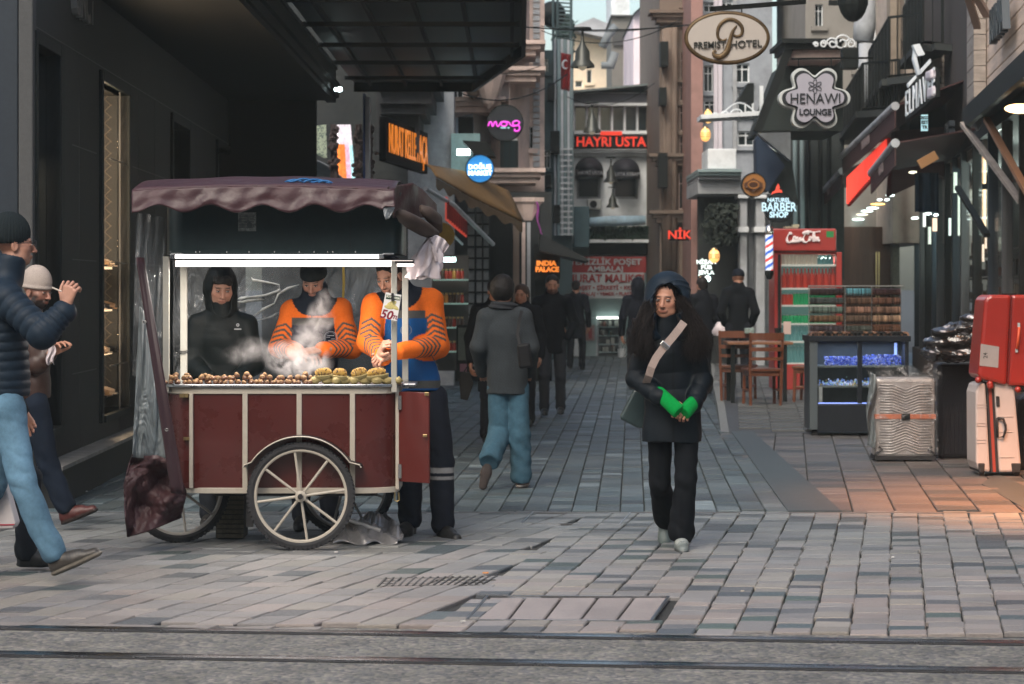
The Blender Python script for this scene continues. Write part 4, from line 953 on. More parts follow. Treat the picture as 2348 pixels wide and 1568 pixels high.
npobj('shoe',[shoe(J(1524,1200,.43),V3(.0,-.55,-.83),V3(0,-.83,.55),L=.25,cu=(.10,.125,.12),cs=(.12,.14,.135),h=.0045)],m_leather,r)
# hood
c=W(0,0,0); v=Vol(c-V3(.24,.24,.30),c+V3(.24,.24,.2),.005)
Rh=np.stack([V3(1,0,0),V3(0,-1,0),V3(0,0,1)],1); hc=J(1530,680,-.02)
v.ell(hc+V3(0,.02,.02),(.137,.137,.131),None); v.cone(hc+V3(0,-.02,.02),hc+V3(-.07,-.04,-.10),.10,.075,.04); v.cone(hc+V3(0,-.02,.02),hc+V3(.07,-.04,-.10),.10,.075,.04); v.cone(hc+V3(0,.05,-.02),J(1530,752,.02),.125,.12,.04); v.cone(hc+V3(-.085,-.04,-.02),J(1497,762,-.06),.045,.05,.04); v.cone(hc+V3(.085,-.04,-.02),J(1562,762,-.06),.045,.05,.04)
v.ell(hc+V3(-.006,-.12,-.028),(.094,.15,.108),None,.012,True); v.ell(hc+V3(-.006,-.13,-.16),(.080,.13,.10),None,.012,True)
v.disp(lambda x,y,z: .005*fractal(x*14,y*14,z*30,3)+.005*(.4-np.abs(fractal(x*9,y*9,z*34,13)))-.005*np.exp(-((z-hc[2]-.072+x*x*4)/.004)**2)-.005*np.exp(-((z-hc[2]-.10+x*x*4)/.004)**2))
npobj('hood',[grab(v,(.008,.015,.024))],m_nylon,r)
# long hair
def strands(r,starts,ends,n,rad,col,mid=.0,seed=0,wob=.018,name='hair',m=None,spread=.03):
    rr=random.Random(seed); b=MB(); b.hascol=True; o=ORIG[r.name]
    for i in range(n):
        k=rr.random(); a=Vector(starts[0]).lerp(Vector(starts[1]),k)+Vector([rr.gauss(0,spread*.5) for _ in range(3)]); e=Vector(ends[0]).lerp(Vector(ends[1]),min(1,max(0,k+rr.gauss(0,.12))))+Vector([rr.gauss(0,spread) for _ in range(3)])
        ph=rr.uniform(0,6); am=rr.uniform(.3,1)*wob; pts=[]
        for j in range(12):
            t=j/11; p=a.lerp(e,t); p.x+=mid*math.sin(PI*t)+am*math.sin(t*9+ph)*t; p.y+=am*math.cos(t*8+ph)*t; pts.append(p+o)
        q=rr.uniform(.6,1.5); b.col=tuple(c_*q for c_ in col); b.tube(pts,[rad*(1-.75*(j/11)**2) for j in range(12)],5,cap=False)
    ob=b.build(name,m or m_hair,r,smooth=True); return ob
hcol=(.007,.004,.0032)
v=Vol(J(1540,760)-V3(.36,.3,.3),J(1540,760)+V3(.36,.2,.25),.006)
for (a,b_,c_,r1_,r2_,r3_) in ((J(1494,690,-.05),J(1474,745,-.08),J(1464,796,-.11),.045,.06,.04),(J(1560,690,-.04),J(1583,745,-.07),J(1596,794,-.09),.045,.062,.04)): v.cone(a,b_,r1_,r2_,.03); v.cone(b_,c_,r2_,r3_,.03)
v.disp(lambda x,y,z:.007*np.sin(x*95+z*22+4*fractal(x*8,y*8,z*5,2))+.004*np.sin(x*210+z*30)); npobj('hair_mass',[grab(v,hcol)],m_hair,r)
strands(r,(J(1488,694,-.10),J(1488,738,-.12)),(J(1453,798,-.15),J(1482,810,-.17)),800,.0021,hcol,-.012,1,wob=.022)
strands(r,(J(1560,684,-.10),J(1570,740,-.11)),(J(1614,798,-.12),J(1588,810,-.16)),1000,.0021,hcol,.02,2,spread=.036,wob=.024)
c=W(0,0,0); v=Vol(c-V3(.22,.2,.2),c+.2,.0045); v.ell(W(0,-.02,.045),(.088,.095,.092),Rm); v.ell(W(-.0,-.03,-.03),(.09,.07,.11),Rm,.03); v.ell(W(0,.10,-.028),(.058,.075,.095),Rm,.008,True); v.disp(lambda x,y,z:.002*np.sin(x*300+z*60)); npobj('hair',[grab(v,hcol)],m_hair,r)
# wrist warmers
def ribs(c0,ax):
    def w(x,y,z):
        P_=np.stack([x,y,z],1)-c0; t=P_@ax; q=P_-np.outer(t,ax); e1=nrm(np.cross(ax,(0,1,.2))); e2=np.cross(ax,e1); a=np.arctan2(q@e1,q@e2); return -.0022*np.abs(np.sin(a*13))
    return w
for a,b_,ra,rb,h3 in ((J(1511,902,-.17),J(1553,941,-.252),.040,.044,J(1566,954,-.28)),(J(1590,922,-.165),J(1570,944,-.238),.040,.043,J(1560,954,-.27))):
    v=Vol(np.minimum(a,h3)-.1,np.maximum(a,h3)+.1,.0042); v.cone(a,b_,ra,rb,.01,sq=(V3(0,1,0),.75)); v.plane(b_+nrm(b_-a)*.014,nrm(b_-a),.004); v.disp(ribs(a,nrm(b_-a))); npobj('wrist_warmer',[grab(v,(.0,.20,.035))],m_knit,r)
# bag and strap
rb,_=new_person(1440,14.8,'dark teal leather shoulder bag hanging behind the hooded woman on a beige strap'); rb.name='shoulder_bag'; rb['category']='bag'; ORIG[rb.name]=ORIG.get('person.001',rb.location); ORIG['shoulder_bag']=Vector(rb.location)
o=Vector(rb.location)
b=MB(); b.pprism([(1453,893),(1421,955),(1424,962),(1460,981),(1500,985),(1500,893)],14.86,.07); b.build('bag_body',mat('teal_leather',(.018,.033,.035),.4,noise=.2,nscale=20,bump=.2),rb,bevel=.015)
def strap(pts,w,m,parent,name,t=.003):
    b=MB(); k=len(pts); 
    for i in range(k-1):
        pass
    vs=[];fs=[]
    for i,p in enumerate(pts):
        dv=(pts[min(i+1,k-1)]-pts[max(i-1,0)]).normalized(); sd=dv.cross(Vector((0,1,0))).normalized()
        for yy in (0,t): vs+= [p+sd*w/2+Vector((0,yy,0)),p-sd*w/2+Vector((0,yy,0))]
    for i in range(k-1):
        a=i*4; e=a+4; fs+=[(a,a+1,e+1,e),(a+2,e+2,e+3,a+3),(a,e,e+2,a+2),(a+1,a+3,e+3,e+1)]
    fs+=[(0,2,3,1),(k*4-4,k*4-3,k*4-1,k*4-2)]
    b.add(vs,fs); return b.build(name,m,parent)
m_strap=mat('webbing',(.26,.20,.175),.7,noise=.12,nscale=80)
sp_=strap([P(1568,738,14.44),P(1556,755,14.42),P(1540,775,14.415),P(1520,798,14.41),P(1504,820,14.405),P(1493,842,14.40),P(1487,862,14.42),P(1480,880,14.5)],.047,m_strap,rb,'strap')
b=MB(); c_=P(1524,792,14.405); b.box(c_,(.06,.012,.03),rot=(0,R(42),0)); b.build('buckle',m_chrome,sp_,bevel=.004)
# ---------- vendors
ORG=(.60,.115,.012); NV=(.006,.010,.022); GRY=(.062,.060,.055)
def sleeve_stripes(V,c,sk,arms='LR',n=5,w=.0125,sp=.036,lower=True,upper=True):
    for s_ in arms:
        for seg,(a,b_) in enumerate(((sk['sh'+s_],sk['el'+s_]),(sk['el'+s_],sk['wr'+s_]))):
            if (seg==0 and not upper) or (seg==1 and not lower): continue
            ax=b_-a; L=np.linalg.norm(ax); ax=ax/L; q=V-a; t=q@ax; dist=np.linalg.norm(q-np.outer(t,ax),axis=1)
            sdv=nrm(np.cross(ax,V3(0,1,0))); lat=q@sdv
            u=t-np.abs(lat)*.55-(.10 if seg==0 else .05)
            m_=(dist<.10)&(t>0)&(t<L)&(np.mod(u,sp)<w*1.35)&(u>0)&(u<n*sp)&(np.abs(lat)<.062)&(q[:,1]<.06)
            c[m_]=GRY
    return c
# vendor in the middle
r,J=new_person(722,15.85,'bearded vendor in an orange work jacket and dark cap with hands in the steam')
sk=dict(fwd=V3(0,-1,0),neck=J(722,692),chest=J(722,752),pel=J(722,880),shL=J(668,712),shR=J(780,710),elL=J(640,796,-.05),elR=J(804,798,-.06),wrL=J(676,806,-.26),wrR=J(742,803,-.28),hipL=J(695,905),hipR=J(750,905),knL=J(692,1060),knR=J(752,1060),anL=J(690,1185),anR=J(755,1185),ndir=V3(0,-.25,1))
hp,W,Rm=headpart(J(719,642,-.05),hsdir(R(-8),R(-26)),V3(0,0,1),1.0,skin=(.30,.16,.11),ears=False,h=.0042,neck_to=sk['neck'],beard=(.06,.04,.03),beardamt=.75)
hl=hand(J(684,806,-.28),V3(.9,-.3,-.1),V3(0,.4,-1),1,curl=(.5,.5,.6,.6)); hr=hand(J(735,802,-.3),V3(-.9,-.3,-.1),V3(.0,.5,-1),-1,curl=(.35,.5,.6,.7))
npobj('body',[body_core(sk),hp,hl,hr],m_skin,r)
add_eyes(r,(0, -0.001))
def vc(sk,J,y1,y2,xa,xb,blue,yb=None,all_low=False):
    def f(V):
        c=flatc(V,ORG); z1,z2=J(0,y1)[2],J(0,y2)[2]; xl,xr=J(xa,0)[0],J(xb,0)[0]
        def dseg(a,b_): ax=b_-a; t=np.clip(((V-a)@ax)/(ax@ax),0,1); return np.linalg.norm(V-a-np.outer(t,ax),axis=1)
        arm=np.minimum.reduce([dseg(sk['sh'+s_],sk['el'+s_]) for s_ in 'LR']+[dseg(sk['el'+s_],sk['wr'+s_]) for s_ in 'LR'])
        tor=(V[:,0]>xl)&(V[:,0]<xr)&(arm>.078+(.012 if all_low else 0))
        c[tor&(V[:,2]<z1)&(V[:,2]>z2)]=GRY; c[tor&(V[:,2]<=z2)]=blue
        if all_low: c[(arm>.092)&(V[:,2]<=z2-.0)&(V[:,0]>xl)]=blue
        c=sleeve_stripes(V,c,sk)
        if yb:
            zb_=J(0,yb[0])[2];za_=J(0,yb[1])[2]; c[(V[:,2]<zb_)&(V[:,2]>za_)&(arm>.06)]=GRY
        nk=np.linalg.norm((V-sk['neck']-V3(0,-.02,.03))*V3(1,1,1.0),axis=1)<.150; c[nk]=(.010,.013,.02)
        zz=(np.abs(V[:,0]-J((xa+xb)/2,0)[0])<.004)&(V[:,1]<0)&(V[:,2]>z1-.02)&~nk; c[zz]=(.05,.03,.02)
        return c
    return f
npobj('jacket',[jacket(sk,h=.0062,colf=vc(sk,J,728,746,660,776,NV),sh=.075,el=.070,wr=.056,chest=.155,waist=.15,hem=.15,hemz=J(0,905)[2],collar=.085,collarh=.09,amp=.009,fs=12,seed=11)],m_cloth,r)
npobj('trousers',[trousers(sk,h=.012,colf=(.012,.014,.02))],m_cloth,r)
for s_ in 'LR': npobj('boot',[shoe(sk['an'+s_],V3(0,-1,0),UP,cu=(.015,.014,.013),cs=(.02,.02,.02),h=.009)],m_leather,r)
npobj('cap',[cap(W,Rm,1.0,(.010,.013,.014),z0=.022,rib=0,amp=.001,rz=.10)],m_knit,r)
def emblem(x,y,d,rad,lines,lab=None,parent=None,col=(.16,.17,.19)):
    b=MB(); c=P(x,y,d); b.lathe([(rad-.004,0),(rad,-.001),(rad,.0)],c,'Y',28); b.lathe([(rad*.8-.002,0),(rad*.8,-.001),(rad*.8,0)],c,'Y',28)
    for i,(q0,q1) in enumerate(((-.5,.5),(-.62,-.1),(.05,.6),(-.4,.45))): b.bar(c+Vector((rad*q0,-.001,rad*(.36-.24*i))),c+Vector((rad*q1,-.001,rad*(.36-.24*i))),.0035,rad*.10)
    return b.build('emblem',mat('emblem_print',col,.6),parent)
emblem(758,775,15.665,.045,['BELTUR','BÜFE'],parent=r)
# vendor on the right
r,J=new_person(950,15.5,'vendor in an orange and blue jacket with clasped hands right of the cart')
sk=dict(fwd=nrm(V3(-.30,-1,0)),neck=J(915,678),chest=J(925,750),pel=J(948,880),shL=J(858,702,-.03),shR=J(985,690,.03),elL=J(846,782,-.10),elR=J(1003,792,-.04),wrL=J(880,818,-.30),wrR=J(915,806,-.32),hipL=J(928,915),hipR=J(990,915),knL=J(937,1065),knR=J(1012,1060),anL=J(940,1192),anR=J(1016,1205,-.10),ndir=V3(-.25,-.3,1))
hp,W,Rm=headpart(J(893,633,-.09),hsdir(R(-30),R(-24)),V3(-.05,0,1),1.0,skin=(.34,.175,.115),h=.0040,neck_to=sk['neck'],beard=(.10,.06,.045),beardamt=.42)
hl=hand(J(870,812,-.34),V3(.25,-.45,.55),V3(.8,.2,-.3),-1,curl=(.9,.9,1.0,1.0),thumb=.3); hr=hand(J(899,812,-.35),V3(-.85,-.3,-.25),V3(-.3,.5,-.8),-1,curl=(.75,.8,.85,.9),thumb=.3)
npobj('body',[body_core(sk),hp,hl,hr],m_skin,r)
add_eyes(r,(-0.001, -0.001))
npobj('jacket',[jacket(sk,h=.0062,colf=vc(sk,J,711,729,833,975,(.006,.055,.17),(872,888),all_low=True),sh=.080,el=.076,wr=.058,chest=.165,waist=.165,hem=.172,hemz=J(0,897)[2],collar=.085,collarh=.075,amp=.009,fs=12,seed=21)],m_cloth,r)
def pantc(V):
    c=flatc(V,(.008,.010,.016)); z=V[:,2]
    for a,b_ in ((1082,1070),(1098,1089)): c[(z>J(0,a)[2])&(z<J(0,b_)[2])]=(.19,.19,.185)
    return c
npobj('trousers',[trousers(sk,h=.0068,colf=pantc,hip=.10,kn=.082,an=.075,seed=9,amp=.007)],m_cloth,r)
npobj('boot',[shoe(J(940,1198),V3(-.3,-.9,0),UP,L=.29,cu=(.018,.017,.016),cs=(.012,.012,.012),w=.05)],m_leather,r)
npobj('boot',[shoe(J(1015,1208,-.10),V3(.45,-.9,0),UP,L=.29,cu=(.02,.019,.017),cs=(.012,.012,.012),w=.05)],m_leather,r)
c=W(0,0,0); v=Vol(c-.2,c+.2,.005); v.ell(W(0,-.022,.050),(.083,.095,.082),Rm); v.ell(W(0,.09,-.012),(.07,.055,.075),Rm,.01,True); v.ell(W(0,-.055,-.0),(.072,.05,.065),Rm); v.disp(folds(2,.003,70,.7)); npobj('hair',[grab(v,(.012,.009,.008))],m_hair,r)
emblem(931,757,15.26,.036,['BELTUR','BÜFE'],parent=r)
b=MB(); b.bar(P(988,812,15.28),P(1004,842,15.30),.006,.004); b.build('pocket_zip',m_dark,r)
# vendor on the left, black hooded jacket
r,J=new_person(508,15.9,'young man in a black hooded jacket behind the left half of the cart')
sk=dict(fwd=V3(.05,-1,0),neck=J(508,716),chest=J(508,780),pel=J(510,890),shL=J(455,745),shR=J(564,745),elL=J(438,835,-.05),elR=J(582,835,-.05),wrL=J(478,868,-.22),wrR=J(545,868,-.22),hipL=J(482,915),hipR=J(536,915),knL=J(480,1060),knR=J(538,1060),anL=J(478,1182),anR=J(540,1182),ndir=V3(0,-.15,1))
hp,W,Rm=headpart(J(507,660,-.04),hsdir(R(14),R(-15)),V3(.02,0,1),1.04,skin=(.36,.19,.13),h=.0042,neck_to=sk['neck'],beard=(.12,.07,.05),beardamt=.22,ears=False)
hl=hand(J(484,868,-.24),V3(.8,-.4,-.1),V3(0,.3,-1),1); hr=hand(J(540,868,-.24),V3(-.8,-.4,-.1),V3(0,.3,-1),-1)
npobj('body',[body_core(sk),hp,hl,hr],m_skin,r)
add_eyes(r,(-0.002, -0.001))
npobj('jacket',[jacket(sk,h=.0066,colf=(.0035,.0058,.0058),sh=.074,el=.070,wr=.055,chest=.155,waist=.155,hem=.16,hemz=J(0,915)[2],collar=.09,collarh=.06,amp=.006,fs=12,seed=31,q=2,qa=.004)],m_nylon,r)
npobj('trousers',[trousers(sk,h=.012,colf=(.012,.014,.018))],m_cloth,r)
for s_ in 'LR': npobj('boot',[shoe(sk['an'+s_],V3(0,-1,0),UP,cu=(.015,.014,.013),cs=(.02,.02,.02),h=.009)],m_leather,r)
c=W(0,0,0); v=Vol(c-V3(.2,.2,.26),c+.2,.0052); v.ell(W(0,-.035,.015),(.112,.125,.135),Rm); v.cone(W(0,-.04,-.03),sk['neck'],.11,.105,.03); v.ell(W(0,.10,-.012),(.076,.11,.108),Rm,.012,True); v.ell(W(0,.09,-.10),(.06,.09,.05),Rm,.01,True); v.disp(folds(7,.004,22,.8)); npobj('hood',[grab(v,(.0035,.0055,.0055))],m_nylon,r)
v=Vol(c-.2,c+.2,.0045); v.ell(W(0,.0,.062),(.077,.088,.052),Rm); v.ell(W(.02,.070,.058),(.042,.020,.018),Rm,.015); v.ell(W(-.04,.06,.052),(.026,.02,.022),Rm,.015); v.disp(folds(3,.004,80,.5)); npobj('hair',[grab(v,(.012,.010,.008))],m_hair,r)
b=MB(); b.bb(XX(537,15.73),XX(553,15.73),15.725,15.73,ZZ(756,15.73),ZZ(753,15.73)); b.lathe([(.004,0),(.011,0)],P(545,745,15.735),'Y',12); b.build('chest_logo',mat('logo_grey',(.25,.25,.25),.5),r)
# ---------- man in navy puffer walking in from the left
r,J=new_person(30,12.95,'man in a navy quilted jacket, grey beanie and light jeans at the left edge')
sk=dict(fwd=nrm(V3(1,-.15,0)),neck=J(16,635),chest=J(2,720),pel=J(10,872),shL=J(-8,672,.16),shR=J(12,682,-.14),elL=J(-35,790,.2),elR=J(96,765,-.26),wrL=J(-5,870,.22),wrR=J(146,716,-.22),hipL=J(8,930,.10),hipR=J(16,935,-.08),knL=J(-20,1110,.12),knR=J(52,1105,-.1),anL=J(-75,1230,.12),anR=J(122,1268,-.12),ndir=V3(.25,0,1))
hp,W,Rm=headpart(J(34,562,.02),nrm(V3(.93,.28,.02)),V3(-.08,0,1),1.0,skin=(.34,.17,.115),h=.0040,neck_to=sk['neck'],beard=(.3,.17,.12),beardamt=.25)
hr=hand(J(151,698,-.23),V3(.30,-.1,1),V3(.25,1,-.1),1,curl=(.95,1.0,1.0,.9),thumb=.7,skin=(.38,.20,.14),spread=.22)
hl=hand(J(-2,875,.22),V3(.1,0,-1),V3(1,0,0),1,h=.006)
npobj('body',[body_core(sk),hp,hr,hl],m_skin,r)
add_eyes(r,(0.0, 0))
npobj('jacket',[jacket(sk,h=.0062,colf=(.010,.0185,.030),sh=.085,el=.080,wr=.062,chest=.155,waist=.15,hem=.15,hemz=J(0,908)[2],sqf=.85,collar=.085,collarh=.085,amp=.003,fs=12,seed=41,q=7,qa=.011,k=.035)],m_nylon,r)
def jeanc(V):
    c=flatc(V,(.078,.150,.212)); n_=fractal(V[:,0]*9,V[:,1]*9,V[:,2]*7,6); c=c*(1+.28*n_)[:,None]
    th=np.clip(gauss(V,sk['knR']+V3(.03,-.06,.18),(.07,.08,.22)),0,1)[:,None]; c=c*(1+.45*th)+.012*th; return c
npobj('jeans',[trousers(sk,h=.006,colf=jeanc,hip=.098,kn=.078,an=.066,seed=13,amp=.009,fs=13)],m_denim,r)
npobj('shoe',[shoe(J(124,1283,-.12),nrm(V3(.90,-.1,.40)),nrm(V3(-.4,0,.9)),L=.315,cu=(.034,.029,.024),cs=(.12,.105,.085),w=.045,h=.0045,lace=(.02,.02,.02),st=.026)],m_leather,r)
npobj('shoe',[shoe(J(-80,1245,.12),V3(.8,0,-.6),V3(.6,0,.8),L=.30,cu=(.034,.029,.024),cs=(.12,.105,.085))],m_leather,r)
npobj('beanie',[cap(W,Rm,1.0,(.013,.018,.020),z0=.012,rib=34,amp=.006,rz=.10,back=.012,tall=.03,extra=lambda v:v.ell(W(0,-.06,.05),(.088,.085,.095),Rm,.03))],m_knit,r)
b=MB(); o=ORIG[r.name]; wv=lambda x,y,z: Vector(W(x,y,z))+o
for s_ in(-1,1):
    b.tube([wv(s_*.032+.024*math.cos(a),.108,.002+.02*math.sin(a)) for a in [2*PI*i/20 for i in range(20)]],.0022,6,closed=True)
    b.tube([wv(s_*.056,.108,.006),wv(s_*.076,.06,.008),wv(s_*.08,.0,.006)],.0022,6)
b.tube([wv(-.01,.11,.006),wv(.01,.11,.006)],.002,6); b.build('glasses',m_dark,r)
b=MB(); hand0=Vector(J(141,668,-.27))+o; b.cyl(hand0,hand0+Vector((-.045,-.02,.02)),.004,n=8); tag(b.build('cigarette',mat('cigarette',(.7,.6,.5),.8)),'lit cigarette held in the raised hand of the man in the navy jacket','cigarette')
# paper bag
bg_=empty('paper_bag',P(8,1214,13.1),'white paper carrier bag hanging low beside the man in jeans','bag')
b=MB(); b.pprism([(-60,1100),(8,1096),(36,1200),(30,1212),(-60,1214)],13.1,.12); b.build('bag',mat('white_paper',(.45,.42,.42),.7,noise=.06,nscale=6,bump=.15,bscale=10),bg_,bevel=.008)
b=MB(); b.pprism([(-60,1203),(34,1201),(32,1204),(-60,1206)],13.095,.004); b.build('bag_line',mat('redline',(.3,.03,.05),.6),bg_)
# ---------- man with the pale beanie
r,J=new_person(85,15.8,'bearded man in a pale beanie and brown jacket walking behind the man in jeans')
sk=dict(fwd=nrm(V3(1,-.25,0)),neck=J(68,722),chest=J(72,790),pel=J(74,890),shL=J(60,745,.15),shR=J(72,750,-.12),elL=J(70,830,.2),elR=J(86,835,-.15),wrL=J(105,800,.15),wrR=J(112,812,-.15),hipL=J(72,930,.1),hipR=J(80,930,-.08),knL=J(40,1070,.1),knR=J(112,1072,-.05),anL=J(0,1180,.12),anR=J(150,1160,-.05),ndir=V3(.3,0,1))
hp,W,Rm=headpart(J(86,668,-.02),nrm(V3(.85,-.5,-.12)),UP,.98,skin=(.28,.14,.10),h=.0042,neck_to=sk['neck'],beard=(.012,.010,.010),beardamt=.97)
hr=hand(J(116,812,-.18),V3(.4,-.2,.5),V3(-.2,0,-1),1,h=.005)
npobj('body',[body_core(sk),hp,hr],m_skin,r)
add_eyes(r,(0, 0))
npobj('jacket',[jacket(sk,h=.0075,colf=(.040,.020,.015),sh=.07,el=.066,wr=.055,chest=.15,waist=.15,hem=.14,hemz=J(0,912)[2],seed=51,q=3,qa=.006)],m_leather,r)
npobj('trousers',[trousers(sk,h=.0075,colf=(.007,.0115,.021),hip=.092,kn=.07,an=.062,seed=17)],m_cloth,r)
npobj('shoe',[shoe(J(148,1172,-.05),nrm(V3(.92,-.1,.36)),nrm(V3(-.36,0,.92)),L=.27,cu=(.055,.012,.010),cs=(.02,.012,.01))],m_leather,r)
npobj('shoe',[shoe(sk['anL'],V3(.7,0,-.7),V3(.7,0,.7),L=.27,cu=(.055,.012,.010),cs=(.02,.012,.01))],m_leather,r)
npobj('beanie',[cap(W,Rm,1.0,(.36,.305,.27),z0=.018,rib=46,amp=.002,rz=.105,tall=.02,extra=lambda v:(v.ell(W(0,-.016,.03),(.094,.114,.03),Rm,.006)))],m_knit,r)
tz=empty('paper_tissue',P(117,825,15.55),'white paper tissue in the hand of the man with the pale beanie','tissue')
b=MB(); b.grid(lambda u,v: P(108+u*17+3*math.sin(v*6),790+v*44+4*math.sin(u*7),15.55+.02*math.sin(u*9+v*5)),8,12); b.build('sheet',m_bag,tz,smooth=True,solid=.003)
# ---------- dark walker behind, mostly out of the picture
rr_,sk_,B_=generic(-40,13.6,'person in black trousers and boots just behind the paper bag at the left edge',face=R(95),stride=.5,legs=(.012,.014,.018))
# ---------- woman seen from behind in the grey coat
r,J=new_person(1160,19.1,'woman seen from behind in a grey wool coat and wide blue jeans walking away')
sk=dict(fwd=nrm(V3(.1,1,0)),neck=J(1153,708),chest=J(1157,765),pel=J(1162,860),shL=J(1115,728),shR=J(1198,726),elL=J(1097,795,-.02),elR=J(1216,795,-.02),wrL=J(1106,850,.14),wrR=J(1212,850,.16),hipL=J(1145,890),hipR=J(1186,890),knL=J(1146,992,.03),knR=J(1192,1000,.0),anL=J(1124,1052,-.26),anR=J(1194,1092,.02),ndir=V3(0,0,1))
hp,W,Rm=headpart(J(1152,664,.02),V3(.15,1,-.05),UP,.98,h=.006,neck_to=sk['neck'],gender='f')
npobj('body',[body_core(sk,.016),hp,hand(J(1106,852,.14),V3(.2,.6,-.6),V3(0,1,0),1,h=.006),hand(J(1212,852,.16),V3(-.2,.6,-.6),V3(0,1,0),-1,h=.006)],m_skin,r)
npobj('coat',[jacket(sk,h=.0075,colf=lambda V:flatc(V,(.026,.031,.035))*(1+.15*np.sign(np.sin(V[:,0]*260))*np.sign(np.sin(V[:,2]*260)))[:,None],sh=.075,el=.072,wr=.06,chest=.155,waist=.15,hem=.165,hemz=J(0,903)[2],collarh=.04,seed=61,amp=.006)],m_cloth,r)
npobj('jeans',[trousers(sk,h=.0075,colf=lambda V:flatc(V,(.038,.088,.125))*(1+.2*fractal(V[:,0]*8,V[:,1]*8,V[:,2]*5,3))[:,None],hip=.09,kn=.085,an=.088,seed=23,amp=.010)],m_denim,r)
npobj('shoe',[shoe(J(1121,1060,-.20),nrm(V3(-.22,.05,-.97)),V3(.1,1,.0),L=.27,cu=(.25,.17,.14),cs=(.045,.035,.032),h=.006,st=.02)],m_leather,r)
npobj('shoe',[shoe(J(1194,1094,.02),V3(.25,1,0),UP,L=.25,cu=(.2,.12,.1),cs=(.4,.36,.33),h=.006)],m_leather,r)
v=Vol(W(0,0,0)-.2,W(0,0,0)+.2,.006); v.ell(W(0,-.03,.01),(.098,.105,.115),Rm); v.disp(folds(9,.004,40)); npobj('hair',[grab(v,lambda V:flatc(V,(.006,.005,.005))*(1+.3*fractal(V[:,0]*30,V[:,1]*30,V[:,2]*30,2))[:,None])],m_hair,r)
v=Vol(J(1153,700)-.2,J(1153,700)+.2,.0065); c=J(1153,702,-.0); v.ell(c,(.115,.105,.05)); v.disp(lambda x,y,z:.006*np.sin(z*150+x*20)); npobj('scarf',[grab(v,(.02,.022,.026))],m_knit,r)
hb=empty('handbag',P(1198,850,18.75),'black leather handbag on the shoulder of the woman in the grey coat','bag')
b=MB(); b.pprism([(1184,790),(1214,785),(1222,842),(1190,846)],18.72,.10); b.build('bag_body',mat('black_leather',(.006,.006,.007),.6,noise=.2,nscale=15,spec=.2),hb,bevel=.02)
strap([P(1196,712,18.93),P(1190,735,18.86),P(1186,765,18.80),P(1192,795,18.74)],.025,MATS['black_leather'],hb,'strap')
# ---------- people further back
generic(1266,29.7,'dark haired man in a black coat facing the camera beyond the grey coated woman',1.74,0,stride=.12,arms='pocket',hemz=.78,legs=(.03,.033,.04),beardc=(.05,.03,.03),wide=1.02)
generic(1320,46.0,'person in a dark coat walking away in front of the red banner',1.72,R(170),stride=.25,arms='down',hemz=.62,coat=(0.0066,0.0077,0.0121),vox=.015)
generic(1462,37.5,'person in a dark hooded jacket behind the left shoulder of the parka woman',1.72,R(180),hood=True,coat=(0.0055,0.0066,0.0110),vox=.014)
generic(1610,35.5,'person in a dark coat carrying a pale plastic bag behind the parka woman',1.74,R(200),arms='hold',vox=.014,coat=(0.0077,0.0088,0.0121),z=0)
generic(1692,33.6,'person in a black jacket and cap standing with the back turned behind the wooden chairs',1.72,R(175),arms='pocket',vox=.013,coat=(0.0044,0.0055,0.0077),z=.12,wide=.90,hat=(.01,.012,.018))
generic(1135,24.5,'person in a long black coat hidden behind the woman in the grey coat',1.66,R(10),vox=.014,hemz=.55,arms='down',coat=(0.0050,0.0055,0.0072),wide=1.1)
generic(1196,27.5,'brown haired woman in a dark coat walking beside the man in black',1.62,R(-15),vox=.014,longhair=True,hair=(.05,.028,.02),hemz=.6)
pb=empty('plastic_bag',P(1655,768,34.9),'pale grey plastic bag carried by the person behind the parka woman','bag')
b=MB(); b.grid(lambda u,v:(lambda c,w:(c.x+w*math.cos(2*PI*u)*(1+.2*math.sin(u*31+v*6)),c.y+w*.6*math.sin(2*PI*u),c.z))(P(1650+8*v,738+32*v,34.9),.03+.10*math.sin(min(1,v*1.2)*PI/2)),30,14); b.build('bag',m_bag,pb,smooth=True,solid=.004)
b=MB(); b.pprism([(1052,868),(1060,852),(1078,855),(1085,880),(1072,918),(1056,915)],24.35,.12); b.tube([P(1062,856,24.4),P(1072,838,24.4),P(1078,856,24.4)],.008,6); tag(b.build('tote_bag',mat('fur_black',(.012,.011,.010),.9,noise=.4,nscale=40),bevel=.03),'black shaggy bag carried at the left of the woman in the grey coat','bag')
# ================= buildings, left side
m_dkwall=mat('dark_stone',(.014,.0155,.0155),.7,noise=.2,nscale=3,bump=.2,bscale=40,dirt=.3,dscale=1.2,dirtcol=(.018,.02,.02))
m_dkframe=mat('dark_frame',(.007,.0095,.0095),.6,noise=.15,spec=.25)
m_glass=mat('window_glass',(.02,.03,.033),.08,spec=.7)
m_thin=mat('shop_glass',(.03,.04,.04),.05,alpha=.16,spec=.7)
m_pinkst=mat('weathered_pink_stone',(.58,.46,.41),.8,noise=.18,nscale=4,bump=.3,bscale=30,dirt=.55,dscale=1.6,dirtcol=(.2,.17,.155))
m_greyst=mat('weathered_grey_stone',(.36,.38,.40),.8,noise=.2,nscale=4,bump=.3,bscale=30,dirt=.5,dscale=1.5,dirtcol=(.09,.095,.1))
m_white=mat('white_render',(.74,.78,.80),.8,noise=.12,nscale=3,dirt=.45,dscale=1.3,dirtcol=(.27,.29,.29))
m_brown=mat('brown_stone',(.19,.145,.115),.8,noise=.25,nscale=4,bump=.3,bscale=30,dirt=.4,dscale=2)
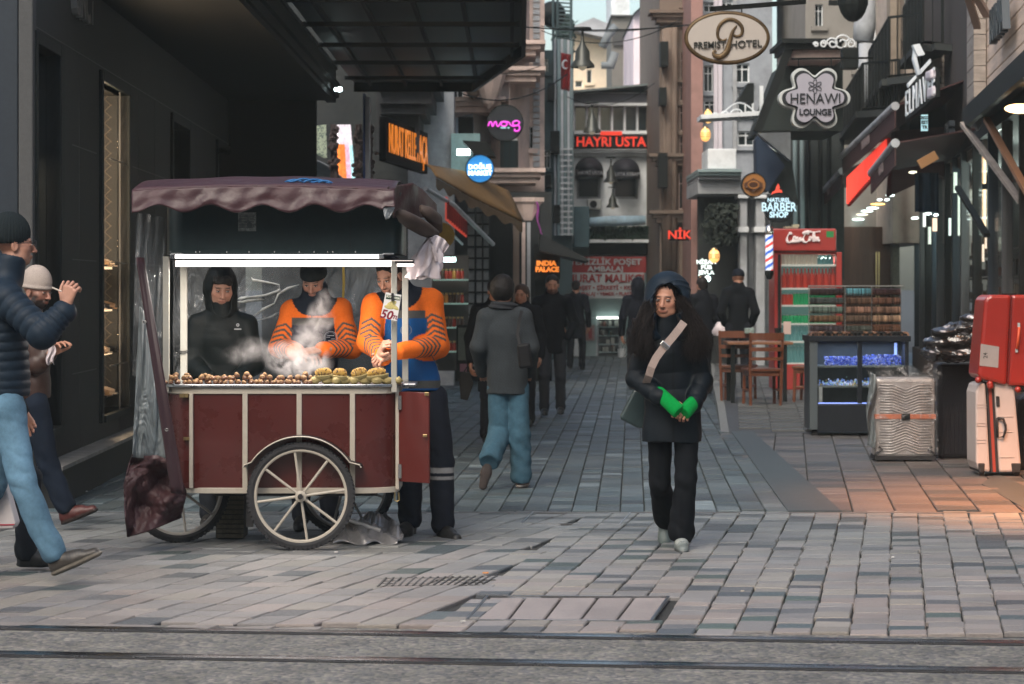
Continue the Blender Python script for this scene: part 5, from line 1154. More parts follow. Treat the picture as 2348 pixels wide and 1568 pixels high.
def cells(u0,u1,z0,z1,holes,place):
    us=sorted({u0,u1,*[h[0] for h in holes],*[h[1] for h in holes]}); zs=sorted({z0,z1,*[h[2] for h in holes],*[h[3] for h in holes]})
    for i in range(len(us)-1):
        run=None
        for j in range(len(zs)-1):
            mu,mz=(us[i]+us[i+1])/2,(zs[j]+zs[j+1])/2
            inside=any(h[0]<mu<h[1] and h[2]<mz<h[3] for h in holes) or mu<u0 or mu>u1
            if not inside: run=[zs[j],zs[j+1]] if run is None else [run[0],zs[j+1]]
            if inside or j==len(zs)-2:
                if run: place(us[i],us[i+1],run[0],run[1]); run=None
def front(name,lab,x0,x1,y0,y1,d,t,m,wins=(),cat='building',frame_m=None,mull=1,trans=1,body=6,sill=True,zb=None,lit=()):
    """street-facing building block given by its outline in photo units at distance d"""
    zb=ZZ(y1,d) if zb is None else zb
    e=empty(name,(XX((x0+x1)/2,d),d+body/2,zb),lab,cat); b=MB()
    X0,X1=XX(x0,d),XX(x1,d); Z1=ZZ(y0,d)
    H_=[(XX(a,d),XX(c,d),ZZ(f,d),ZZ(b_,d)) for a,b_,c,f in wins]
    cells(X0,X1,zb,Z1,H_,lambda a,c,p,q: b.bb(a,c,d,d+t,p,q)); b.bb(X0,X1,d+t,d+body,zb,Z1-.01); b.build('wall',m,e)
    for k,(a,c,p,q) in enumerate(H_):
        f=MB(); w=min(.06,(c-a)*.09); f.bb(a,a+w,d+.06,d+.13,p,q);f.bb(c-w,c,d+.06,d+.13,p,q);f.bb(a+w,c-w,d+.06,d+.13,q-w,q);f.bb(a+w,c-w,d+.06,d+.13,p,p+w)
        for i in range(mull): mx=a+(c-a)*(i+1)/(mull+1); f.bb(mx-w*.4,mx+w*.4,d+.065,d+.12,p+w,q-w)
        for i in range(trans): mz=q-(q-p)*.3*(i+1); f.bb(a+w,c-w,d+.068,d+.118,mz-w*.4,mz+w*.4)
        fo=f.build('window',frame_m or m_white,e)
        g=MB(); g.bb(a,c,d+.14,d+.16,p,q); g.build('pane',lit[k] if k<len(lit) and lit[k] else m_glass,fo)
        if sill: s_=MB(); s_.bb(a-.08,c+.08,d-.08,d-.003,p-.09,p-.003); s_.build('sill',m,fo)
    return e
def ppart(name,m,e,x0,y0,x1,y1,d,t,bevel=0):
    b=MB(); b.pbox(x0,y0,x1,y1,d,t); return b.build(name,m,e,bevel=bevel)
# ---- dark corner shop on the left
SL=-.0197; XL0=-3.43; LD0=17.28
LM=Matrix.Translation((XL0-.0,18,0))@Matrix.Rotation(math.atan(-SL),4,'Z')
du=lambda d: (d-18)*1.0002
ld=lambda x: -(XL0+SL*-18*-1*-1) if False else (XL0-SL*18)/(((x-CX)/F)-SL)
L1=empty('shop_building',(-6,24,0),'dark stone shop building on the left with tall display windows and a deep cornice','building')
b=MB(); b.M=LM
T=.55; ZT=9
wn=[(du(ld(80)),du(ld(132)),.54,3.33),(du(ld(231)),du(ld(291)),.50,3.33),(du(ld(393)),du(ld(430)),.5,3.33),(du(30),du(31.6),.5,3.33)]
cells(du(17.28),du(34),0,ZT,wn,lambda a,c,p,q: b.bb(-T,0,a,c,p,q))
b.bb(-6,-T,du(17.29),du(34),3.45,ZT-.01); b.bb(-6,-T-1.0,du(17.29),du(34),0,3.45)
b.M=None; b.bb(-9.5,-4.45,17.30,18.4,0,ZT); b.build('wall',m_dkwall,L1)
b=MB(); b.bb(XX(-60,17.25),XX(44,17.25),17.22,17.27,.05,3.9); b.bb(XX(-60,17.25),XX(44,17.25),17.20,17.27,4.0,8); b.build('metal_cladding',mat('blue_grey_cladding',(.020,.027,.036),.45,noise=.15,nscale=30,metal=.3),L1,bevel=.01)
b=MB(); b.bb(XX(46,17.2),XX(79,17.2),17.14,17.275,.0,9); b.build('corner_pilaster',mat('pilaster_grey',(.055,.056,.056),.75,noise=.15,nscale=40,bump=.3,bscale=160),L1,bevel=.01)
# plinth ledge
b=MB(); b.M=LM; b.bb(0.003,.16,du(17.3),du(33.5),.0,.27); b.build('plinth',m_dkwall,L1)
b=MB(); b.M=LM; b.bb(0.003,.20,du(17.3),du(33.5),.272,.30); b.build('ledge',mat('ledge_stone',(.16,.16,.155),.6,noise=.4,nscale=8),L1)
# trims around openings
m_beige=mat('beige_mesh_panel',(.27,.20,.13),.7,noise=.35,nscale=5,dirt=.5,dscale=4,dirtcol=(.12,.085,.055))
for i,(a,c,p,q) in enumerate(wn):
    b=MB(); b.M=LM; fr=.05
    b.bb(-.10,.03,a-.09,a,p-.06,q+.09);b.bb(-.10,.03,c,c+.16,p-.06,q+.09);b.bb(-.10,.03,a,c,q,q+.09);b.bb(-.10,.05,a,c,p-.06,p); fo=b.build('window',m_dkframe,L1,bevel=.008)
    b=MB(); b.M=LM; b.bb(-.09,-.08,a,c,p,q); b.build('pane',m_thin,fo)
    b=MB(); b.M=LM; b.bb(-T-.95,-T-.9,a-.3,c+.3,p-.2,q+.1); b.bb(-T-.9,-.12,c+.01,c+.06,p,q); b.bb(-T-.9,-.12,a-.06,a-.01,p,q); b.bb(-T-.9,-.12,a,c,p-.05,p-.003); b.bb(-T-.9,-.12,a,c,q+.003,q+.05)
    b.build('display_lining',m_beige,fo)
    if i<3:
        b=MB(); b.M=LM
        for k in range(26):      # diamond mesh screen against the far side
            z0=p+.1+k*.11; 
            for s_ in(-1,1):
                b.bar((-.14,c-.012,z0+(.0 if s_>0 else .45)),(-.62,c-.012,z0+(.45 if s_>0 else 0)),.006)
        b.build('mesh_screen',mat('mesh_wire',(.09,.07,.05),.6),fo)
m_shelf=mat('lit_shelf',(.75,.6,.42),.5,emit=(1,.72,.42),es=.9)
m_shoeb=[mat('shoe_black',(.015,.014,.013),.4),mat('shoe_tan',(.25,.16,.09),.5),mat('shoe_cream',(.45,.36,.27),.5)]
si=0; a,c,p,q=wn[1]
for zz in (.62,1.0,1.39,1.77):
    b=MB(); b.M=LM; b.bb(-.6,-.13,a+.02,c-.03,zz-.02,zz); b.build('shelf',m_shelf if zz>.7 else m_beige,L1)
posn=["on the lowest shelf","on the second shelf up","on the third shelf up","on the top shelf"]
for k,zz in enumerate((.62,1.0,1.39,1.77)):
    for j in range(3):
        y=a+.75+j*.32; b=MB(); b.M=LM@Matrix.Translation((-.22,y,zz))@Matrix.Scale(1.15,4); 
        b.tube([(-.12,0,.04),(-.05,0,.035),(.05,0,.03),(.12,0,.022)],[.035,.042,.04,.022],10,flat=((0,0,1),.8)); b.tube([(-.10,0,.05),(-.09,0,.12)],[.035,.03],8); b.bb(-.15,.14,-.035,.035,.0,.012)
        tag(b.build('display_shoe',m_shoeb[(k+j)%3],smooth=True),['black','tan','cream'][(k+j)%3]+' shoe '+posn[k]+' of the lit shop window behind the cart'.replace(' behind the cart','')+[', nearest the glass edge',', in the middle',', farthest along'][j],'shoe','shoes on the lit window shelves')
for i,(en,zz) in enumerate(((5,3.2),(4,2.2),(4,1.3))):
    al=bpy.data.lights.new('display_lamp','POINT'); al.shadow_soft_size=.12; al.energy=en*12; al.color=(1,.75,.5); lo=bpy.data.objects.new('display_light',al); C.objects.link(lo); lo.location=LM@Vector((-.22,a+.3,zz-.25)); 
al=bpy.data.lights.new('display_lamp','AREA'); al.size=.3; al.energy=2.2; al.color=(1,.85,.6); lo=bpy.data.objects.new('display_light',al); C.objects.link(lo); lo.location=LM@Vector((-.3,(wn[0][0]+wn[0][1])/2,2.6)); 
# fascia lettering and small wall numbers
b=MB(); b.M=LM; textmesh(b,'UNCT',.36,(.03,du(19.75),3.66),(0,1,0),(0,0,1),.05,align='RIGHT',valign='BOTTOM',bold=.012,xs=.9)
tag(b.build('shop_letters',mat('grey_letters',(.16,.16,.16),.5)),'raised grey letters ending in NCT high on the dark shop wall','sign')
st=empty('door_sticker',LM@Vector((.04,du(18.55),.75)),'narrow white opening hours strip on the dark frame behind the two men','sticker')
b=MB(); b.bb(XX(133,18.7),XX(141.5,18.7),18.66,18.67,ZZ(959,18.7),ZZ(884,18.7)); b.build('strip',mat('sticker_blue_white',(.42,.5,.52),.5),st)
b=MB()
for k,t in enumerate(('ŞUBE','10:00','22:00','PAZAR')): textmesh(b,t,.022,(XX(137,18.7),18.655,ZZ(891+k*11,18.7)),(1,0,0),(0,0,1),.001)
textmesh(b,'L',.06,(XX(137,18.7),18.655,ZZ(945,18.7)),(1,0,0),(0,0,1),.001); b.build('print',mat('ink',(.02,.03,.03),.6),st)
b=MB(); b.M=LM
for z in (.9,1.8,2.7,3.45,4.4): 
    for (a_,c_) in ((18.95,20.2),(21.0,24.9),(26.8,29.8)) if z<3.4 else ((17.3,33),): b.bb(-.01,.0025,du(a_),du(c_),z,z+.008)
for y_ in (19.3,21.6,22.8,24.0,27.6,28.8): b.bb(-.01,.0025,du(y_),du(y_)+.008,.31,3.44)
b.build('panel_joint',mat('joint_light',(.045,.047,.047),.6),L1)
# soffit and cornice
b=MB(); b.bb(-9,-2.42,18.6,31.5,4.02,4.12); b.bb(-2.42,-2.30,18.6,31.6,4.0,4.42); b.bb(-2.30,-2.26,18.6,31.6,4.06,4.12); b.bb(-2.30,-2.25,18.6,31.6,4.2,4.25); b.bb(-2.36,-2.28,18.6,31.6,4.425,4.47); b.bb(-9,-2.55,31.5,31.6,2.9,4.3); b.build('cornice',mat('black_cornice',(.0035,.0042,.0042),.8,noise=.3,nscale=4),L1)  # base colour blacker than the wall stone
# big dark canopy over the street side
cp=empty('street_canopy',(-1.2,26,4.5),'large dark ribbed canopy reaching out over the alley from the left building','canopy')
m_can=bpy.data.materials.new('grimy_canopy_glass'); m_can.use_nodes=True; nt=m_can.node_tree; bs=nt.nodes['Principled BSDF']; tc=nt.nodes.new('ShaderNodeTexCoord'); t=nt.nodes.new('ShaderNodeTexNoise'); t.inputs['Scale'].default_value=1.6; t.inputs['Detail'].default_value=9; t.inputs['Roughness'].default_value=.72
mp=nt.nodes.new('ShaderNodeMapping'); mp.inputs['Scale'].default_value=(2.2,.5,1); nt.links.new(tc.outputs['Object'],mp.inputs[0]); nt.links.new(mp.outputs[0],t.inputs['Vector'])
cr=nt.nodes.new('ShaderNodeValToRGB'); cr.color_ramp.elements[0].position=.42; cr.color_ramp.elements[0].color=(.004,.008,.009,1); cr.color_ramp.elements[1].position=.75; cr.color_ramp.elements[1].color=(.004,.007,.008,1); nt.links.new(t.outputs['Fac'],cr.inputs[0]); nt.links.new(cr.outputs[0],bs.inputs['Base Color']); bs.inputs['Roughness'].default_value=.5
bs.inputs['Transmission Weight'].default_value=.0
poly=[(-2.25,18.8),(.10,18.8),(.14,29.1),(-.55,34.4),(-2.25,34.4)]
b=MB(); b.prism(poly,4.50,4.53,plane='XY'); b.build('roof_sheet',m_can,cp)
b=MB()
for k in range(5): 
    x=-2.0+k*.5; b.bb(x-.02,x+.02,18.8,34.3-max(0,(x+.55))*7.6,4.44,4.498)
for k in range(7):
    y=19.2+k*2.2; xe=.08 if y<29 else .08-(y-29)*.125; b.bb(-2.24,xe,y-.03,y+.03,4.37,4.418)
b.build('rib',mat('canopy_rib',(.006,.008,.008),.7),cp)
b=MB(); 
for i in range(len(poly)-1): b.bar((poly[i][0],poly[i][1],4.47),(poly[i+1][0],poly[i+1][1],4.47),.05,.2)
b.build('edge_beam',m_dkframe,cp)
sp=MB()
for (x,y,r_,) in ((851,65,.025),(858,101,.02),(765,205,.035),(777,205,.045)):
    d=30.5; sp.lathe([(0,0),(r_,0),(r_,.03),(0,.03)],P(x,y,d),'Z',12)
for i,(x,y,r_) in enumerate(((770,205,.022),(779,205,.030))):
    b=MB(); b.ball(P(x,y,30),(r_,r_,r_),10,8); tag(b.build('spot_lamp',mat('spot_glow',(1,1,1),.4,emit=(.8,1,1),es=10),smooth=True),['small white spot lamp under the canopy, left one','small white spot lamp under the canopy, right one'][i],'lamp')
# ---- things seen past the dark building
m_scrA=mat('screen_cream',(.5,.5,.4),.4,emit=(.75,.8,.62),es=.55,noise=.0); 
def screen(name,lab,quad,d0,d1,cols,es):
    e=empty(name,P(*quad[2],d1),lab,'screen'); n=24
    b=MB(); b.hascol=True; rr=random.Random(3)
    for i in range(n):
        for j in range(12):
            u0,u1,v0,v1=j/12,(j+1)/12,i/n,(i+1)/n
            def q(u,v):
                xa=quad[0][0]*(1-v)+quad[3][0]*v; xb=quad[1][0]*(1-v)+quad[2][0]*v; ya=quad[0][1]*(1-v)+quad[3][1]*v; yb=quad[1][1]*(1-v)+quad[2][1]*v
                return P(xa*(1-u)+xb*u,ya*(1-u)+yb*u,d0+(d1-d0)*u)
            b.col=shade(cols(u0,v0,rr),rr.uniform(.7,1.2)); b.add([q(u0,v0),q(u1,v0),q(u1,v1),q(u0,v1)],[(0,1,2,3)])
    b.build('display_face',mat(name+'_glow',attr='Col',es=es*.5,rough=.4),e,solid=.05); return e
screen('led_screen','lit pink, orange and white advertising screen beyond the dark building',[(773,286),(800,286),(812,425),(778,420)],38,38.6,lambda u,v,r:(.9,.8,.85) if v<.3 else ((.95,.25,.05) if u<.4 else (.9,.55,.7) if u<.75 else (.55,.95,1)),1.1)
screen('poster_screen','pale green lit poster beyond the cornice of the dark building',[(714,290),(744,286),(746,362),(722,350)],36,36.4,lambda u,v,r:(.55,.6,.42) if r.random()<.8 else (.15,.2,.15),.45)
e=empty('banner_post',P(840,430,33),'tall white and blue signboard seen edge on above the cart canopy','sign')
ppart('board',mat('board_white',(.42,.44,.5),.5,noise=.1),e,837,222,847,520,33,.25,bevel=.01); ppart('board_edge',mat('board_blue',(.03,.07,.22),.5),e,832,215,836.8,520,33.02,.2)
rr=random.Random(4)
for x0,lab in ((846,'pale dried flower garland hanging right of the tall signboard'),(765,'pale dried flower garland hanging left of the pink lit screen'),(822,'pale dried flower garland hanging left of the tall signboard')):
    b=MB(); b.tube([P(x0,285,33.5),P(x0+1,440,33.5)],.05,6)
    for k in range(150):
        x=rr.gauss(x0,4.5); y=rr.uniform(290,440); b.ball(P(x,y,33.4+rr.uniform(0,.25)),rr.uniform(.02,.04),5,4)
    tag(b.build('hanging_garland',mat('dry_flowers',(.16,.125,.125),.9,noise=.4,nscale=30)),lab,'garland','dried flower garlands')
b=MB(); b.grid(lambda u,v:P(706+95*u**1.1,363+62*u+ (1-math.cos(u*1.4))*0+ v*40*(1-u*.7)-14*math.sin(PI*u),35+.8*v),14,5); tag(b.build('awning',m_greyst,smooth=True,solid=.02),'small curved grey awning beyond the dark building','awning')
# dark backing block behind these
front('building','dark narrow building front behind the lit screens',600,1000,-200,900,40,.3,mat('sooty_wall',(.022,.027,.029),.8,noise=.4,nscale=1.5,dirt=.5,dscale=2),[(690,420,740,520),(880,60,950,150)],body=1.5,zb=0)
# ---- building carrying the amber sign
B2=front('building','grey stone building with a dark carved cornice above the amber lettered sign',935,1040,-260,900,39.2,.35,m_greyst,[(1034,0,1039,3)],body=.7,zb=0)
b=MB()
prof=[(0,0),(.28,.05),(.34,.22),(.5,.30),(.62,.62),(.72,.66),(.72,.80),(0,.80)]
for k,(yy,s_) in enumerate(((262,1.2),(226,.8))):
    d=36.8; z=ZZ(yy,d); x0,x1=XX(872,d),XX(975,d)
    b.bb(x0,x1,d-.1,d+2.3,z,z+.12*s_); b.bb(x0,x1+.1,d-.25,d+2.3,z+.12*s_,z+.3*s_); b.bb(x0,x1+.22,d-.45,d+2.3,z+.3*s_,z+.42*s_)
b.bb(XX(862,37),XX(960,37),37,39,ZZ(350,37),ZZ(-60,37)); b.build('carved_cornice',mat('dark_carved',(.045,.048,.052),.8,noise=.3,nscale=5,bump=.4,bscale=20),B2)
# amber sign
s0=P(877,313,35); s1=P(973,356,38); s0.z=3.45; s1.z=3.40
e=empty('lettered_sign',s0,'black sign board with glowing amber words NURAT KELLE PACA','sign')
rt=(s1-s0).normalized(); b=MB(); b.bar(s0+Vector((0,0,.29)),s1+Vector((0,0,.29)),.10,.64); b.build('board',mat('sign_black',(.004,.004,.005),.8,spec=.1),e)
b=MB(); textmesh(b,'NURAT KELLE PAÇA',.62,(s0+s1)/2+Vector((0.0,0,.29))+rt.cross(Vector((0,0,1)))*.07,rt,(0,0,1),.012,bold=.0,xs=.50); b.build('letters',mat('amber_glow',(.5,.17,.02),.5,emit=(1,.26,.015),es=.28),e)
# ---- pink stone bay-fronted building
def bay(e,x0,x1,y0,y1,d,m,wins,out=.8,ch=.35):
    """three sided bay"""
    X0,X1=XX(x0,d),XX(x1,d); zt,zb=ZZ(y0,d),ZZ(y1,d); b=MB()
    b.prism([(X0,d+out),(X0+ch,d),(X1-ch,d),(X1,d+out)],zb,zt,plane='XY'); o=b.build('bay',m,e)
    for (a,y_a,c,y_b) in wins:
        f=MB(); f.pbox(a,y_a,c,y_b,d-.03,.03); w=f.build('window',m_greyst,e); g=MB(); s_=.12*(c-a); g.pbox(a+s_,y_a+s_,(a+c)/2-s_*.3,y_b-s_,d-.045,.013); g.pbox((a+c)/2+s_*.3,y_a+s_,c-s_,y_b-s_,d-.045,.013); g.build('pane',m_glass,w)
    return o
def ledge(e,x0,x1,y,d,m,steps=((0,.10,.10),(.10,.08,.18),(.18,.07,.26)),depth=1.2,name='cornice'):
    b=MB(); z=ZZ(y,d)
    for (z0,h_,o) in steps: b.bb(XX(x0,d)-o,XX(x1,d)+o,d-o,d+depth,z+z0,z+z0+h_-.001)
    return b.build(name,m,e)
B3=front('building','weathered pinkish stone building with bay windows behind the round black sign',1018,1248,-320,860,43,.4,m_pinkst,[(1035,190,1062,250),(1032,-60,1070,40),(1208,290,1222,340),(1210,560,1225,640)],body=9,zb=0)
bay(B3,1120,1215,-300,395,41.6,m_pinkst,[(1150,318,1186,402-12)],out=1.4)
bay(B3,1040,1128,235,430,41.8,m_greyst,[],out=1.2)
for (x0,x1,y,d) in ((1120,1215,420,41.5),(1120,1215,188,41.5),(1120,1215,128,41.5),(1040,1125,258,41.7),(1040,1128,425,41.7)): ledge(B3,x0,x1,y,d,m_pinkst)
b=MB(); b.pbox(1135,455,1215,520,41.7,1.3); b.build('lower_wall',m_pinkst,B3)
ppart('window',m_dkframe,B3,1146,322,1188,404,41.56,.03); ppart('window',m_dkframe,B3,1050,268,1085,330,41.76,.03); ppart('window',m_dkframe,B3,1140,20,1180,110,41.56,.03)
for k in range(30): ppart('quoin',m_greyst,B3,1222,-20+k*14,1237,-9+k*14,42.96,.038)
for k,(x,y) in enumerate(((1085,150),(1120,170),(1210,470))):
    b=MB(); c=P(x,y,41.2)
    for (r_,h_) in ((.28,.0),(.2,-.2),(.1,-.45)): pass
    b.lathe([(.0,-.6),(.1,-.5),(.22,-.25),(.3,0),(.34,.05),(.34,.12),(0,.12)],c,'Z',10); b.build('corbel',m_pinkst if k else m_brown,B3)
# low shops under it: posts, dark doorways, jar counter
m_dim=mat('dim_interior',(.018,.022,.023),.8,noise=.4,nscale=2)
SH=empty('market_shops',(XX(1100,39.5),39.8,0),'row of dim shop fronts with pale strapped posts under the pink stone building','shops')
ppart('back_wall',m_dim,SH,960,440,1265,880,41,.3)
for (x0,x1) in ((1072,1087),(1092,1104),(1108,1120)): ppart('post',mat('pale_post',(.19,.205,.21),.7,noise=.3,nscale=9),SH,x0,462,x1,840,39.3,.12,bevel=.01)
for (x0,x1) in ((1071,1088),(1091,1105),(1107,1121)):
    for k in range(13): ppart('strap',m_dkframe,SH,x0,486+k*26,x1,490+k*26,39.27,.18)
for (x0,x1,c_) in ((1176,1190,m_brown),(1196,1204,m_pinkst),(1208,1216,m_greyst)): ppart('pilaster',c_,SH,x0,510,x1,840,40.6,.2)
for (x0,x1,y0) in ((1124,1172,470),(1226,1262,560)): ppart('doorway',m_dkframe,SH,x0,y0,x1,842,40.55,.1)
# lit jar shelves
JR=empty('jar_display',(XX(1040,37),37,0),'shop display of red and amber jars on lit shelves behind the right vendor','display')
ppart('back_panel',mat('jar_back',(.06,.05,.045),.7),JR,990,585,1074,850,37.6,.1)
m_jl=mat('jar_shelf',(.3,.45,.4),.3,emit=(.3,.5,.42),es=.12)
for y in (640,695,750,805): ppart('shelf',m_jl,JR,992,y,1072,y+3,36.9,.6)
mj=[mat('jar_red',(.25,.03,.02),.25,emit=(.5,.05,.02),es=.02),mat('jar_amber',(.35,.16,.04),.25,emit=(.6,.2,.04),es=.03),mat('jar_dark',(.06,.03,.02),.3)]
jp=[]
for y in (640,695,750,805):
    x=996
    while x<1068:
        jp.append((x,y)); x+=9
first={}
for i,(x,y) in enumerate(jp):
    k=random.randrange(3); z=ZZ(y,37.05)
    if k not in first:
        b=MB(); b.lathe([(0,0),(.028,0),(.03,.02),(.03,.11),(.02,.13),(.02,.135)],P(x,y,37.05),'Z',10); o=b.build('jar',mj[k],smooth=True,loc=P(x,y,37.05)); l=MB(); l.lathe([(.023,.132),(.023,.16),(0,.16)],P(x,y,37.05),'Z',10); l.build('lid',m_brass,o)
        tag(o,['small red jar on the lit display shelves','small amber jar on the lit display shelves','small dark jar on the lit display shelves'][k],'jar','jars on the display shelves'); first[k]=o
    else: copy_tree(first[k],P(x,y,37.05+random.uniform(0,.1)))
b=MB(); b.pbox(1008,590,1044,600,36.8,.15); tag(b.build('shop_lamp',mat('shop_white',(1,1,1),.4,emit=(.7,1,.95),es=4)),'bright white lamp above the jar display','lamp')
e=empty('menu_board',P(1058,900,30.5),'grey framed standing menu board left of the woman in the grey coat','board')
ppart('frame',m_dkframe,e,1046,745,1078,868,30.5,.05); ppart('face',mat('board_green',(.10,.12,.10),.7,noise=.3,nscale=9),e,1050,751,1074,826,30.48,.018); ppart('small_picture',mat('pic',(.25,.12,.16),.6),e,1054,834,1070,852,30.48,.018)
# gold awning
b=MB()
def aw(u,v):
    A=[(978,378),(1060,392),(1165,437)]; B=[(1000,405),(1075,448),(1197,507)]
    ip=lambda L,u:(lambda i,f:(L[i][0]*(1-f)+L[i+1][0]*f,L[i][1]*(1-f)+L[i+1][1]*f))(min(int(u*2),1),u*2-min(int(u*2),1))
    a=ip(A,u);c=ip(B,u); return P(a[0]*(1-v)+c[0]*v,a[1]*(1-v)+c[1]*v-4*math.sin(PI*v),37-1.2*v+3.2*u)
b.grid(aw,20,8); e=empty('awning',P(1090,480,37),'ochre yellow fabric awning sloping along the left shops','awning')
b.build('fabric',mat('ochre_canvas',(.15,.08,.022),.8,noise=.2,nscale=4),e,smooth=True,solid=.02)
b=MB(); b.grid(lambda u,v: aw(u,1)+Vector((.0,-.01,-.02-.13*v*(1+.3*math.sin(u*40)))),60,3); b.build('valance',mat('brown_canvas',(.10,.065,.035),.8,noise=.3,nscale=8),e,solid=.01)
b=MB(); b.tube([P(975,432,35.5),P(1040,470,36.5),P(1130,560,38)],.035,8); b.tube([P(970,470,35.5),P(1060,560,37)],.02,6); b.build('arm',m_greyst,e)
b=MB(); b.pprism([(1172,478),(1196,505),(1196,518),(1185,505)],39,.03); b.build('side_flap',mat('orange_flap',(.35,.12,.02),.7),e)
# red letter blade
e=empty('red_sign',P(1045,540,36.5),'small glowing red lettered sign sloping below the ochre awning','sign')
b=MB(); q=[P(1023,450,36.2),P(1070,504,38),P(1070,544,38),P(1023,504,36.2)]; b.add(q+[v+Vector((-.02,.05,0)) for v in q],[(0,1,2,3),(7,6,5,4),(0,4,5,1),(3,2,6,7),(0,3,7,4),(1,5,6,2)]); b.build('face',mat('red_glow_face',(.4,.05,.03),.5,emit=(.75,.06,.03),es=.22),e)
b=MB()
for k in range(9): 
    u=(k+.5)/9; a=P(1023+47*u,455+54*u,36.17+1.8*u); c=P(1023+47*u,500+40*u,36.17+1.8*u); b.bar(a+Vector((0,-.03,0)),c+Vector((0,-.03,0)),.05,.02)
b.build('letters',mat('red_dark_letters',(.12,.01,.01),.5),e)
# round signs
def disc(name,lab,x,y,r,d,m,t=.12,rim=None,tilt=0):
    e=empty(name,P(x,y+r,d),lab,'sign'); b=MB(); R_=r*d/F; b.lathe([(0,-t/2),(R_,-t/2),(R_,t/2),(0,t/2)],P(x,y,d),'Y',48); b.build('face',m,e,angle=40)
    if rim: b=MB(); b.lathe([(R_,-t*.6),(R_+.015,-t*.6),(R_+.015,t*.6),(R_,t*.6),(R_,-t*.6)],P(x,y,d),'Y',48); b.build('rim',rim,e,angle=40)
    return e
e=disc('round_sign','round black sign with magenta script reading mog on the pink building',1158,282,40,38,mat('sign_dark',(.012,.016,.02),.35),rim=m_dkframe)
b=MB(); pts=[(1119,289),(1122,281),(1126,280),(1128,288),(1130,289),(1133,281),(1137,280),(1139,288),(1143,289),(1148,281),(1155,279),(1162,284),(1158,289),(1150,288),(1149,282),(1158,279),(1166,281),(1172,288),(1180,289),(1188,286),(1190,280),(1184,277),(1176,280),(1177,287),(1188,288),(1191,293),(1188,300),(1180,300),(1180,295)]
from mathutils.geometry import interpolate_bezier
def smoothpts(pts,n=4):
    out=[]
    for i in range(len(pts)-1):
        p0=Vector(pts[max(i-1,0)]);p1=Vector(pts[i]);p2=Vector(pts[i+1]);p3=Vector(pts[min(i+2,len(pts)-1)])
        for k in range(n):
            t=k/n; out.append(.5*((2*p1)+(p2-p0)*t+(2*p0-5*p1+4*p2-p3)*t*t+(3*p1-p0-3*p2+p3)*t**3))
    out.append(Vector(pts[-1])); return out
b.tube([P(p.x,p.y,37.9) for p in smoothpts(pts)],.014,6); b.build('script',mat('magenta_glow',(.6,.05,.5),.5,emit=(.75,.07,.62),es=.5),e)
b=MB(); b.bar(P(1147,293,37.9),P(1160,293,37.9),.01,.025); b.bar(P(1163,293,37.9),P(1168,293,37.9),.01,.025); b.build('small_words',mat('pale_teal_letters',(.2,.4,.4),.5,emit=(.2,.45,.45),es=.4),e)
e=disc('round_sign','round glowing blue market sign beneath the black mog sign',1100,387,31,36.5,mat('blue_glow',(.02,.2,.5),.4,emit=(.015,.17,.45),es=.3,noise=.3,nscale=6),rim=m_dkframe)
b=MB(); textmesh(b,'DOĞUŞ',.095,P(1100,383,36.4),(1,0,0),(0,0,1),.01,bold=.004); textmesh(b,'MARKET',.095,P(1100,397,36.4),(1,0,0),(0,0,1),.01,bold=.004); b.build('words',mat('white_glow',(.8,.9,.95),.4,emit=(.7,.9,1),es=.9),e)
e=disc('round_sign','round mustard yellow sign half hidden by the white plastic bag',1012,540,30,34,mat('mustard',(.33,.2,.03),.6,noise=.3,nscale=9),rim=None)
b=MB(); b.pbox(1047,342,1077,355,38.4,.1); tag(b.build('shop_lamp',mat('lamp_white2',(1,1,1),.4,emit=(.8,1,1),es=6)),'bright white lamp on the wall left of the round black sign','lamp')
front('kiosk','teal and cream lit shop front panel above the ochre awning',1034,1100,306,402,39.0,.15,mat('teal_lit',(.12,.19,.19),.6,noise=.4,nscale=6,emit=(.12,.2,.2),es=.2),[],cat='shop front',body=.4,zb=ZZ(402,39))
b=MB(); b.prism([(XX(1060,38.2),ZZ(322,38.2)),(XX(1118,38.2),ZZ(325,38.2)),(XX(1136,38.2),ZZ(358,38.2)),(XX(1085,38.2),ZZ(352,38.2))],38.2,38.9); tag(b.build('awning',m_dkframe),'small black awning above the round blue sign','awning')
# purple cloth, india palace
b=MB(); b.grid(lambda u,v:P(1224+14*v+8*u*(1-v*.6)+2*math.sin(v*9),457+u*6+84*v,41+.1*math.sin(u*6+v*4)),6,16); tag(b.build('purple_cloth',mat('magenta_cloth',(.30,.06,.28),.7,noise=.2),smooth=True,solid=.02),'magenta cloth streamer hanging from the corner of the pink building','cloth')
e=empty('palace_sign',P(1254,650,40.2),'dark sign with glowing orange words INDIA PALACE','sign'); ppart('board',m_dkframe,e,1224,560,1284,640,40.3,.1)
b=MB(); textmesh(b,'INDIA',.11,P(1252,604,40.2),(1,0,0),(0,0,1),.02,bold=.006,xs=1.1); textmesh(b,'PALACE',.11,P(1254,618,40.2),(1,0,0),(0,0,1),.02,bold=.006,xs=1.0); b.build('words',mat('orange_glow',(1,.3,.05),.5,emit=(1,.27,.04),es=.5),e)
b=MB(); b.prism([(XX(1238,39.5),ZZ(535,39.5)),(XX(1345,39.5),ZZ(592,39.5)),(XX(1350,39.5),ZZ(600,39.5)),(XX(1236,39.5),ZZ(575,39.5))],39.5,42); tag(b.build('awning',mat('black_canvas',(.012,.015,.016),.8)),'black sloping awning above the palace sign','awning')
